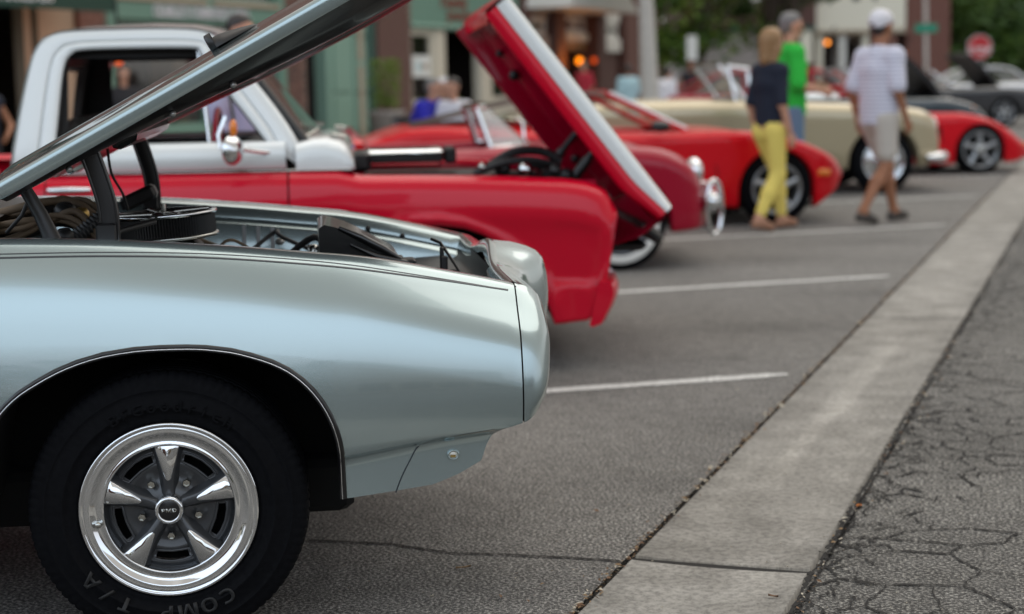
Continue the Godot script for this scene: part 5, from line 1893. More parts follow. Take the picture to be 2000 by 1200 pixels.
func make_truck() -> void:
	var c := thing("pickup_truck", "red and white pickup truck with its red hood tilted forward", "truck", Vector3(-0.3558, 0, -7.6058), deg_to_rad(5))
	var red: Material = M["red_paint"]
	var white: Material = M["white_paint"]
	for half in 2:
		var mk := func(st: SurfaceTool): return st if half == 0 else flip_about(st, TC)
		var f := put("front_fender", mk.call(t_panel(-0.632, 0.8599, 0.05, 0.2, 9.0, true)), red, c)
		var d := put("door", mk.call(t_panel(-1.70, -0.640, 0.08, 0.26, 0.955, false)), red, c)
		put("cab_corner", mk.call(t_panel(-1.86, -1.706, 0.05, 0.26, 0.955, false)), red, c)
		# white band above the trim
		var st := mb()
		var rows := []
		for i in 12:
			var x := lerpf(-1.70, -0.645, i / 11.0)
			var row := PackedVector3Array()
			for q in [[0.962, -0.062], [0.985, -0.045], [1.02, -0.042], [1.055, -0.055], [1.078, -0.075], [1.085, -0.11]]: row.append(Vector3(x + (0.03 * (1.02 - q[0]) if i == 11 else 0.0), q[0], q[1]))
			rows.append(row)
		grid(st, rows, false, true)
		put("door_top", mk.call(st), white, d)
		st = mb()
		tube(st, [Vector3(-1.86, 0.957, -0.075), Vector3(-0.35, 0.950, -0.070)], 0.006, 6)
		put("trim_strip", mk.call(st), M["worn_chrome"], c)
		# upper cab side with its window opening
		var outer := loop_resample(smooth2(v2([-1.865, 0.962, -1.845, 1.10, -1.82, 1.25, -1.785, 1.42, -1.757, 1.51, -1.715, 1.565, -1.655, 1.588, -1.55, 1.597, -1.237, 1.600, -1.05, 1.592, -0.955, 1.565, -0.90, 1.510, -0.80, 1.385, -0.70, 1.255, -0.62, 1.135, -0.585, 1.06, -0.58, 0.962]), 4), 90)
		var win := loop_resample(smooth2(v2([-1.665, 1.082, -1.652, 1.20, -1.634, 1.38, -1.618, 1.455, -1.59, 1.492, -1.545, 1.508, -1.35, 1.512, -1.05, 1.508, -1.02, 1.49, -0.985, 1.43, -0.90, 1.31, -0.80, 1.178, -0.725, 1.078]), 5), 90)
		rows = []
		var tumble := func(p: Vector2, e: float) -> Vector3: return Vector3(p.x, p.y, -0.085 - 0.17 * max(p.y - 1.05, 0.0) / 0.55 + e)
		for q in [[0.0, -0.03], [0.03, -0.008], [0.10, 0.0], [0.55, 0.0], [0.60, -0.002], [0.61, -0.014], [0.635, -0.014], [0.645, 0.0], [0.80, 0.004], [0.90, 0.0], [1.0, -0.004], [1.0, -0.035], [0.97, -0.07]]:
			var row := PackedVector3Array()
			for i in 90: row.append(tumble.call(outer[i].lerp(win[i], q[0]), q[1]))
			rows.append(row)
		st = mb()
		grid(st, rows, false, true)
		var cab := put("cab_side", mk.call(st), white, c)
		st = mb()
		var g0 := []
		for p in win: g0.append(tumble.call(p, -0.012))
		tube(st, g0, 0.008, 6)
		put("window_rubber", mk.call(st), M["black_plastic"], cab)
		# vent window bar
		st = mb()
		tube(st, [tumble.call(Vector2(-1.03, 1.50), -0.03), tumble.call(Vector2(-0.985, 1.085), -0.03)], 0.009, 6)
		put("vent_bar", mk.call(st), M["chrome"], cab)
		plain_wheel(c, Vector3(-0.02, 0.30, -0.10 if half == 0 else 2 * TC + 0.10), 0.30, 0.20, 0.22, "chrome", half == 1)
		plain_wheel(c, Vector3(-3.1, 0.30, -0.10 if half == 0 else 2 * TC + 0.10), 0.30, 0.20, 0.22, "chrome", half == 1)
		# bed side
		st = mb()
		rows = []
		for i in 10:
			var x := lerpf(-1.90, -4.0, i / 9.0)
			rows.append(PackedVector3Array([Vector3(x, 0.96, -0.10), Vector3(x, 0.985, -0.05), Vector3(x, 0.97, -0.01), Vector3(x, 0.86, 0.0), Vector3(x, 0.6, -0.03), Vector3(x, 0.3, -0.06)]))
		grid(st, rows, false, true)
		put("bed_side", mk.call(st), red, c)
		# dark wheel housing and inner fender
		st = mb()
		var h0 := PackedVector3Array()
		var h1 := PackedVector3Array()
		for p in t_arch:
			h0.append(Vector3(p.x, p.y, t_z(p.x, p.y) - 0.03))
			h1.append(Vector3(p.x, p.y + 0.02, -0.42))
		grid(st, [h0, h1])
		fan(st, h1)
		put("wheel_housing", mk.call(st), M["dark_void"], c)
		st = mb()
		box(st, Vector3(0.10, 0.80, -0.17), Vector3(1.35, 0.14, 0.02), 0.004)
		put("inner_fender", mk.call(st), M["deep_red_paint"], c)
		# cowl corner: white top of the body ahead of the windscreen
		st = mb()
		rows = []
		for q in [[-0.60, 1.075], [-0.52, 1.086], [-0.46, 1.088], [-0.40, 1.072], [-0.365, 1.045], [-0.345, 1.005], [-0.335, 0.955]]:
			rows.append(PackedVector3Array([Vector3(q[0], 0.952, -0.066), Vector3(q[0], lerpf(0.952, q[1], 0.6), -0.060), Vector3(q[0], q[1] - 0.012, -0.085), Vector3(q[0], q[1], -0.12), Vector3(q[0], q[1] + 0.01, -0.5), Vector3(q[0] + 0.01, q[1] + 0.015, TC)]))
		grid(st, rows)
		put("cowl", mk.call(st), white, c)
		st = mb()
		tube(st, [Vector3(-0.575, 1.085, -0.32), Vector3(-0.50, 1.125, -0.36), Vector3(-0.62, 1.135, -0.75)], 0.007, 6)
		tube(st, [Vector3(-0.44, 1.10, -0.22), Vector3(-0.38, 1.09, -0.25)], 0.012, 6)
		put("wiper", mk.call(st), M["worn_chrome"], c)
	# roof with its front visor
	var st := mb()
	var rows := []
	for q in [[-1.785, 1.42, 0.0], [-1.757, 1.51, 0.0], [-1.715, 1.565, 0.0], [-1.655, 1.590, 0.02], [-1.55, 1.600, 0.03], [-1.237, 1.606, 0.036], [-1.05, 1.598, 0.034], [-0.955, 1.578, 0.03], [-0.89, 1.556, 0.02], [-0.845, 1.540, 0.012], [-0.838, 1.530, 0.010], [-0.87, 1.520, 0.008]]:
		var row := PackedVector3Array()
		for k in 21:
			var f := k / 20.0 * 2 - 1
			row.append(Vector3(q[0], q[1] + q[2] * (1 - pow(abs(f), 2.5)), TC + f * (0.95 - 0.095 - 0.17 * max(q[1] - 1.05, 0) / 0.55 + 0.012)))
		rows.append(row)
	grid(st, rows)
	put("roof", st, white, c)
	# back of cab with rear window, then the dark lining inside
	var backc := v2([0.962, -1.865, 1.10, -1.845, 1.25, -1.82, 1.42, -1.785, 1.51, -1.757, 1.565, -1.715])
	var hw := func(y: float) -> float: return 0.95 - 0.085 - 0.17 * max(y - 1.05, 0.0) / 0.55 + 0.005
	st = mb()
	for q in [[0.962, 1.10, -1.0, 1.0], [1.10, 1.46, -1.0, -0.80], [1.10, 1.46, 0.80, 1.0], [1.46, 1.565, -1.0, 1.0]]:
		rows = []
		for i in 6:
			var y := lerpf(q[0], q[1], i / 5.0)
			var row := PackedVector3Array()
			for k in 9: row.append(Vector3(li(backc, y), y, TC + lerpf(q[2], q[3], k / 8.0) * hw.call(y)))
			rows.append(row)
		grid(st, rows)
	var lin_st := mb()
	for q in [[0.962, 1.12, -1.0, 1.0], [1.12, 1.44, -1.0, -0.76], [1.12, 1.44, 0.76, 1.0], [1.44, 1.53, -1.0, 1.0]]:
		rows = []
		for i in 6:
			var y := lerpf(q[0], q[1], i / 5.0)
			var row := PackedVector3Array()
			for k in 9: row.append(Vector3(li(backc, y) + 0.05, y, TC + lerpf(q[2], q[3], k / 8.0) * (hw.call(y) - 0.04)))
			rows.append(row)
		grid(lin_st, rows)
	rows = []
	for q in [[-1.72, 1.50], [-1.64, 1.545], [-1.4, 1.555], [-1.1, 1.55], [-0.93, 1.52]]:
		var row := PackedVector3Array()
		for k in 9: row.append(Vector3(q[0], q[1] - 0.015, TC + (k / 4.0 - 1.0) * (hw.call(q[1]) - 0.03)))
		rows.append(row)
	grid(lin_st, rows)
	for s in [1.0, -1.0]:
		for q in [[-1.80, -1.62, 0.97, 1.53], [-1.62, -1.0, 1.47, 1.55], [-1.70, -0.62, 0.60, 1.06]]:
			grid(lin_st, [PackedVector3Array([Vector3(q[0], q[2], TC + s * (hw.call(q[2]) - 0.085)), Vector3(q[1], q[2], TC + s * (hw.call(q[2]) - 0.085))]), PackedVector3Array([Vector3(q[0] + (0.06 if q[3] > 1.5 and q[0] < -1.7 else 0.0), q[3], TC + s * (hw.call(q[3]) - 0.085)), Vector3(q[1], q[3], TC + s * (hw.call(q[3]) - 0.085))])])
	put("cab_lining", lin_st, M["black_vinyl"], c)
	put("cab_back", st, white, c)
	st = mb()
	grid(st, [PackedVector3Array([Vector3(-0.565, 1.085, -0.16), Vector3(-0.50, 1.10, TC), Vector3(-0.565, 1.085, 2 * TC + 0.16)]), PackedVector3Array([Vector3(-0.90, 1.53, -0.28), Vector3(-0.86, 1.545, TC), Vector3(-0.90, 1.53, 2 * TC + 0.28)])])
	put("windscreen", st, M["glass"], c)
	for s in [0, 1]:
		st = mb()
		var z := func(v: float): return v if s == 0 else 2 * TC - v
		tube(st, [Vector3(-0.90, 1.535, z.call(-0.265)), Vector3(-0.73, 1.31, z.call(-0.21)), Vector3(-0.56, 1.08, z.call(-0.15))], 0.022, 8)
		put("windscreen_rubber", st, M["black_plastic"], c)
	# interior
	st = mb()
	box(st, Vector3(-1.45, 0.62, TC), Vector3(0.8, 0.6, 1.6), 0.03)
	box(st, Vector3(-1.55, 0.98, TC), Vector3(0.16, 0.46, 1.5), 0.05, Basis(Vector3(0, 0, 1), 0.2))
	box(st, Vector3(-0.75, 0.98, TC), Vector3(0.26, 0.2, 1.6), 0.04)
	put("interior", st, M["black_vinyl"], c)
	st = mb()
	for i in 25:
		pass
	var wheel := []
	for i in 25:
		var a := TAU * i / 24
		wheel.append(Vector3(-0.98, 1.06, -0.5) + Vector3(0.45, 0.0, 0).normalized() * cos(a) * 0.19 * 0.55 + Vector3(-0.55, 1.0, 0).normalized() * cos(a) * 0.0 + Vector3(-0.5, 0.85, 0).normalized() * cos(a) * 0.19 + Vector3(0, 0, 1) * sin(a) * 0.19)
	tube(st, wheel, 0.013, 6, false)
	put("steering_wheel", st, M["deep_red_paint"], c)
	# outside mirror and door handle
	st = mb()
	tube(st, [Vector3(-0.72, 1.035, -0.05), Vector3(-0.80, 1.05, 0.04), Vector3(-0.855, 1.065, 0.10)], 0.010, 7)
	tube(st, [Vector3(-0.90, 1.20, 0.02), Vector3(-0.93, 1.12, 0.05), Vector3(-0.92, 1.06, 0.07)], 0.010, 7)
	var mi := put("mirror_arm", st, M["chrome"], c)
	st = mb()
	lathe(st, v2([0.0, -0.035, 0.03, -0.032, 0.055, -0.018, 0.066, 0.0, 0.066, 0.008, 0.06, 0.008]), 24, Transform3D(Basis(Vector3.UP, -2.2), Vector3(-0.865, 1.055, 0.12)))
	put("mirror_shell", st, M["chrome"], mi)
	st = mb()
	ellipsoid(st, Vector3(-0.86, 1.15, 0.10), Vector3(0.018, 0.04, 0.02), 10, 6)
	put("amber_reflection", st, M["amber"], mi)  # an amber reflection modelled as a solid coloured blob
	st = mb()
	tube(st, [Vector3(-1.68, 0.892, 0.012), Vector3(-1.66, 0.893, 0.028), Vector3(-1.58, 0.894, 0.034), Vector3(-1.50, 0.893, 0.022)], [0.014, 0.016, 0.015, 0.011], 8)
	put("door_handle", st, M["chrome"], c)
	# bumper in body colour, splitting forward of the fender
	st = mb()
	rows = []
	for i in 31:
		var f := i / 30.0 * 2 - 1
		var z := TC + f * 0.93
		var e := pow(abs(f), 6)
		var x := 0.885 - 0.055 * e + 0.03 * (1 - f * f)
		rows.append(PackedVector3Array([Vector3(x - 0.07, 0.415, z), Vector3(x - 0.01, 0.405, z), Vector3(x, 0.375, z), Vector3(x, 0.345, z), Vector3(x - 0.02, 0.29, z), Vector3(x - 0.06, 0.215, z), Vector3(x - 0.10, 0.20, z), Vector3(x - 0.115, 0.21, z)]))
	grid(st, rows, false, true)
	fan(st, rows[30])
	fan(st, rows[0], true)
	put("bumper", st, red, c)
	st = mb()
	box(st, Vector3(0.80, 0.62, TC), Vector3(0.04, 0.34, 1.6), 0.02)
	put("grille", st, M["worn_chrome"], c)
	st = mb()
	box(st, Vector3(-1.6, 0.33, TC), Vector3(4.4, 0.16, 0.9), 0.02)
	box(st, Vector3(-2.95, 0.75, TC), Vector3(2.0, 0.05, 1.7), 0.0)
	box(st, Vector3(-0.40, 0.72, TC), Vector3(0.03, 0.46, 1.5), 0.0)
	put("chassis", st, M["dark_void"], c)
	# engine
	st = mb()
	box(st, Vector3(0.05, 0.70, TC), Vector3(0.75, 0.36, 0.6), 0.04)
	box(st, Vector3(0.42, 0.83, TC + 0.3), Vector3(0.32, 0.12, 0.3), 0.03)
	put("engine_block", st, M["black_satin"], c)
	st = mb()
	box(st, Vector3(-0.09, 0.985, TC - 0.05), Vector3(0.40, 0.03, 0.34), 0.012)
	box(st, Vector3(-0.09, 0.925, TC - 0.05), Vector3(0.36, 0.04, 0.30), 0.01)
	var ac := put("air_cleaner", st, M["chrome"], c)
	st = mb()
	box(st, Vector3(-0.09, 0.955, TC - 0.05), Vector3(0.38, 0.032, 0.32), 0.006)
	box(st, Vector3(0.14, 0.965, TC - 0.05), Vector3(0.06, 0.08, 0.2), 0.01)
	box(st, Vector3(-0.31, 0.96, TC + 0.3), Vector3(0.10, 0.10, 0.2), 0.02)
	put("filter", st, M["black_plastic"], ac)
	st = mb()
	tube(st, smooth_path([Vector3(0.30, 0.93, TC + 0.5), Vector3(0.42, 0.99, TC + 0.45), Vector3(0.56, 0.99, TC + 0.4), Vector3(0.66, 0.94, TC + 0.4)], 4), 0.022, 8)
	tube(st, smooth_path([Vector3(0.22, 0.90, TC + 0.6), Vector3(0.36, 0.95, TC + 0.6), Vector3(0.50, 0.955, TC + 0.55), Vector3(0.64, 0.92, TC + 0.5)], 4), 0.018, 8)
	put("radiator_hose", st, M["hose"], c)
	for q in [[0.46, 0.915, 0.62, 0.035, "chrome"], [0.26, 0.93, 0.6, 0.022, "worn_chrome"], [0.36, 0.92, 0.55, 0.04, "black_plastic"], [0.60, 0.91, 0.66, 0.03, "black_plastic"]]:
		st = mb()
		ellipsoid(st, Vector3(q[0], q[1], TC + q[2]), Vector3.ONE * q[3], 12, 8)
		put("engine_fitting", st, M[q[4]], c)
	make_truck_hood(c)

func th(u: float, n: float, z: float) -> Vector3:
	return Vector3(1.128 - 0.6075 * u + 0.794 * n, 0.735 + 0.794 * u + 0.6075 * n, z)

func make_truck_hood(c: Node3D) -> void:
	var L := 1.23
	var z0 := -0.14
	var z1 := 2 * TC - z0
	var white := mb()
	var red := mb()
	var under := mb()
	var top := []
	var skirt := []
	var fskirt := []
	var ins := []
	for i in 33:
		var u := L * i / 32.0
		var row := PackedVector3Array()
		var taper: float = smoothstep(-0.05, 0.25, u)
		var wn: float = 0.070 * lerpf(0.5, 1.0, taper)
		row.append(th(u, -wn, z0 + 0.004))
		row.append(th(u, -wn * 0.5, z0 + 0.006))
		row.append(th(u, -0.02, z0 + 0.003))
		row.append(th(u, -0.006, z0 - 0.006))
		row.append(th(u, 0.0, z0 - 0.022))
		for k in range(1, 24):
			var f := k / 24.0
			row.append(th(u, 0.05 * (1 - pow(abs(f * 2 - 1), 2.4)), lerpf(z0 - 0.02, z1 + 0.02, f)))
		row.append(th(u, 0.0, z1 + 0.022))
		row.append(th(u, -0.006, z1 + 0.006))
		row.append(th(u, -0.02, z1 - 0.003))
		row.append(th(u, -wn, z1 - 0.004))
		top.append(row)
		var d: float = lerpf(0.085, 0.138, taper)
		skirt.append(PackedVector3Array([th(u, -wn - 0.002, z0 + 0.004), th(u, -wn - 0.02, z0 + 0.016), th(u, -wn - 0.04, z0 + 0.018), th(u, -d + 0.01, z0 + 0.010), th(u, -d, z0 + 0.002), th(u, -d, z0 - 0.03)]))
		fskirt.append(PackedVector3Array([th(u, -wn - 0.002, z1 - 0.004), th(u, -wn - 0.04, z1 - 0.012), th(u, -d - 0.05, z1 - 0.004), th(u, -d - 0.05, z1 + 0.03)]))
		var ir := PackedVector3Array()
		ir.append(th(u, -d, z0 - 0.03))
		ir.append(th(u, -d + 0.03, z0 - 0.05))
		ir.append(th(u, -0.06, z0 - 0.06))
		ir.append(th(u, -0.055, z0 - 0.12))
		ir.append(th(u, -0.095, z0 - 0.16))
		ir.append(th(u, -0.095, z0 - 0.24))
		ir.append(th(u, -0.04, z0 - 0.28))
		for k in range(1, 10):
			var rib: float = 0.03 * exp(-pow((fposmod(u + 0.1, 0.4) - 0.2) / 0.05, 2))
			ir.append(th(u, 0.015 - rib, lerpf(z0 - 0.3, z1 + 0.3, k / 10.0)))
		ir.append(th(u, -0.04, z1 + 0.28))
		ir.append(th(u, -0.095, z1 + 0.24))
		ir.append(th(u, -0.095, z1 + 0.16))
		ir.append(th(u, -0.055, z1 + 0.12))
		ir.append(th(u, -0.06, z1 + 0.06))
		ir.append(th(u, -d - 0.05, z1 + 0.03))
		ins.append(ir)
	grid(white, top, false, true)
	var hood := put("hood", white, M["white_paint"], c)
	grid(red, skirt)
	grid(red, fskirt, false, true)
	# turned-down rear edge
	var rear := [PackedVector3Array(), PackedVector3Array(), PackedVector3Array(), PackedVector3Array()]
	for k in 25:
		var f := k / 24.0
		var z := lerpf(z0, z1, f)
		var e := 1 - pow(abs(f * 2 - 1), 2.4)
		rear[0].append(th(L + 0.002, 0.05 * e - 0.004, z))
		rear[1].append(th(L + 0.02, 0.05 * e - 0.05, z))
		rear[2].append(th(L + 0.015, 0.05 * e - 0.12, z))
		rear[3].append(th(L - 0.05, 0.05 * e - 0.16, z))
	grid(red, rear)
	# front edge of the hood, turned in towards the hinge
	var front := [PackedVector3Array(), PackedVector3Array(), PackedVector3Array(), PackedVector3Array()]
	for k in 25:
		var z := lerpf(z0, z1, k / 24.0)
		front[0].append(th(-0.004, -0.004, z))
		front[1].append(th(-0.02, -0.06, z))
		front[2].append(th(-0.015, -0.20, z))
		front[3].append(th(0.03, -0.32, z))
	grid(under, front)
	put("hood_skirt", red, M["red_paint"], hood)
	grid(under, ins)
	put("hood_underside", under, M["deep_red_paint"], hood)  # same red as the skirt, with the shade under the hood painted in
	for q in [[0.30, -0.12, 0.026], [0.86, -0.10, 0.03], [1.0, -0.09, 0.02]]:
		var st := mb()
		ellipsoid(st, th(q[0], q[1], z1 + 0.25), Vector3.ONE * q[2], 10, 6)
		put("rubber_stop", st, M["black_plastic"], hood)
	for k in 2:
		var zz := -0.42 if k == 0 else -1.45
		var st := mb()
		tube(st, [Vector3(0.70, 0.86, zz), Vector3(0.775, 0.955, zz)], 0.026, 8)
		tube(st, [Vector3(0.775, 0.955, zz), Vector3(0.86, 1.055, zz)], 0.018, 8)
		put("hood_strut", st, M["black_satin"], c)
		st = mb()
		ellipsoid(st, Vector3(0.665, 0.875, zz + 0.02), Vector3(0.04, 0.04, 0.03), 10, 6)
		box(st, Vector3(0.62, 0.885, zz), Vector3(0.14, 0.05, 0.08), 0.01)
		put("strut_bracket", st, M["black_satin"], c)
	var s2 := mb()
	box(s2, Vector3(1.06, 0.60, TC), Vector3(0.06, 0.12, 1.3), 0.02, Basis(Vector3(0, 0, 1), 0.9))
	box(s2, Vector3(0.92, 0.52, TC), Vector3(0.30, 0.05, 0.9), 0.02)
	put("hood_hinge", s2, M["black_satin"], c)

# ---------------------------------------------------------------- cars further along the row
# One flowing body: fender line, hood centre line, half width and underside along x; wheel openings; open stretches without a top.
func car_body(p: Node3D, zc: float, top: Array, mid: Array, half: Array, bot: Array, arches: Array, open: Array, m: Material, shoulder := 0.09, x0 := -3.6, x1 := 0.7, tuck := 0.08) -> void:
	var xs := []
	var x := x0
	while x < x1:
		xs.append(x)
		x += 0.06
	xs.append(x1)
	for a in arches:
		for i in 19: xs.append(a[0] - a[2] * cos(PI * i / 18.0))
	xs.sort()
	var side := mb()
	var deck := mb()
	for s in [1.0, -1.0]:
		var rows := []
		var drows := []
		for q in xs:
			var yt := cv(top, q)
			var w := cv(half, q)
			var yb := li(bot, q)
			for a in arches:
				var d: float = (q - a[0]) / a[2]
				if abs(d) < 1.0: yb = max(yb, a[1] + a[2] * sqrt(1 - d * d))
			yb = min(yb, yt - 0.06)
			var row := PackedVector3Array()
			for k in 17:
				var f := k / 16.0
				var y := lerpf(yt, yb, f)
				var dy := yt - y
				var inset := 0.0
				if dy < shoulder: inset = shoulder * 0.9 * (1 - sqrt(max(0.0, 1 - pow(1 - dy / shoulder, 2))))
				var low := clampf((0.48 - y) / 0.35, 0, 1)
				inset += tuck * low * low
				row.append(Vector3(q, y, zc + s * (w - inset)))
			row.append(Vector3(q, yb, zc + s * (w - 0.16)))
			rows.append(row)
			var dr := PackedVector3Array()
			var wi := w - shoulder * 0.9
			var ym := cv(mid, q)
			for k in 10:
				var f := k / 9.0
				dr.append(Vector3(q, lerpf(yt, ym, sin(f * PI / 2)), zc + s * lerpf(wi, 0, f)))
			drows.append(dr)
		grid(side, rows, false, s < 0)
		var part := []
		for i in xs.size():
			var skip := false
			for o in open:
				if xs[i] > o[0] and xs[i] < o[1]: skip = true
			if skip:
				# narrow sill beside the opening
				if part.size() > 1: grid(deck, part, false, s > 0)
				part = []
			else: part.append(drows[i])
		if part.size() > 1: grid(deck, part, false, s > 0)
		for o in open:
			var sill := []
			for i in xs.size():
				if xs[i] > o[0] - 0.07 and xs[i] < o[1] + 0.07:
					var r: PackedVector3Array = drows[i]
					sill.append(PackedVector3Array([r[0], r[1], r[1] + Vector3(0, -0.02, -s * 0.02), r[1] + Vector3(0, -0.3, -s * 0.03)]))
			if sill.size() > 1: grid(deck, sill, false, s > 0)
	put("body", side, m, p)
	put("deck", deck, m, p)
	var cap := mb()
	for e in [x0, x1]:
		var ring := PackedVector3Array()
		var yt := cv(top, e)
		var yb := li(bot, e)
		var w := cv(half, e)
		for k in 9:
			var f := k / 8.0 * 2 - 1
			ring.append(Vector3(e, lerpf(yt, cv(mid, e), 1 - abs(f)), zc + f * (w - shoulder * 0.9)))
		ring.append(Vector3(e, yb, zc + w - 0.16))
		ring.append(Vector3(e, yb, zc - w + 0.16))
		fan(cap, ring, e == x0)
	put("end_panel", cap, m, p)
	var ch := mb()
	box(ch, Vector3((x0 + x1) * 0.5 - 0.05, 0.30, zc), Vector3((x1 - x0) * 0.85, 0.16, 1.0), 0.03)
	for a in arches:
		box(ch, Vector3(a[0], a[1] + a[2] * 0.35, zc), Vector3(a[2] * 1.9, a[2] * 1.1, 0.9), 0.02)
	put("chassis", ch, M["dark_void"], p)

func seats(p: Node3D, x: float, zc: float, m: String, y := 0.5, h := 0.5) -> void:
	for s in [0.36, -0.36]:
		var st := mb()
		box(st, Vector3(x + 0.25, y - 0.05, zc + s), Vector3(0.5, 0.14, 0.5), 0.05)
		box(st, Vector3(x - 0.06, y + h * 0.5 - 0.05, zc + s), Vector3(0.15, h, 0.5), 0.06, Basis(Vector3(0, 0, 1), 0.18))
		put("seat", st, M[m], p)

func screen(p: Node3D, zc: float, xb: float, yb: float, hb: float, xt: float, yt: float, ht: float, frame: String, r := 0.02, bow := 0.14, pane_m := "glass") -> void:
	var base := []
	var topp := []
	for k in 13:
		var f := k / 12.0 * 2 - 1
		base.append(Vector3(xb + bow * (1 - f * f), yb + 0.01 * (1 - f * f), zc + f * hb))
		topp.append(Vector3(xt + bow * 0.35 * (1 - f * f), yt + 0.015 * (1 - f * f), zc + f * ht))
	var g := mb()
	grid(g, [PackedVector3Array(base), PackedVector3Array(topp)])
	var o := put("windscreen", g, M[pane_m], p)
	var st := mb()
	tube(st, topp, r, 8)
	tube(st, [base[0], topp[0]], r, 8)
	tube(st, [base[12], topp[12]], r, 8)
	tube(st, base, r * 0.8, 8)
	put("screen_frame", st, M[frame], o)

func raised_hood(p: Node3D, zc: float, half: float, a: Vector2, b: Vector2, m: String, thick := 0.05) -> void:
	var d := (b - a).normalized()
	var n := Vector2(d.y, -d.x)
	var st := mb()
	var under := mb()
	var rows := []
	var r2 := []
	for i in 17:
		var f := i / 16.0
		var c := a.lerp(b, f) + n * (0.05 * sin(f * PI))
		var row := PackedVector3Array()
		var row2 := PackedVector3Array()
		for k in 15:
			var g := k / 14.0 * 2 - 1
			var e := 0.05 * (1 - pow(abs(g), 2.5))
			row.append(Vector3(c.x + n.x * e, c.y + n.y * e, zc + g * half))
			row2.append(Vector3(c.x + n.x * (e - thick), c.y + n.y * (e - thick), zc + g * half * 0.99))
		rows.append(row)
		r2.append(row2)
	grid(st, rows)
	for k in [0, 14]: grid(st, [PackedVector3Array(rows.map(func(r): return r[k])), PackedVector3Array(r2.map(func(r): return r[k]))], false, k == 0, false)
	for i in [0, 16]: grid(st, [rows[i], r2[i]], false, i == 16, false)
	grid(under, r2, false, true)
	var o := put("hood", st, M[m], p)
	put("hood_underside", under, M["black_satin"], o)

func blob(p: Node, n: String, c: Vector3, r: Vector3, m: String) -> void:
	var st := mb()
	ellipsoid(st, c, r, 14, 8)
	put(n, st, M[m], p)

func wheels4(c: Node3D, zc: float, half: float, R: float, rim: float, w: float, style: String, base: float) -> void:
	for x in [0.0, -base]:
		plain_wheel(c, Vector3(x, R, zc + half), R, rim, w, style)
		plain_wheel(c, Vector3(x, R, zc - half), R, rim, w, style, true)

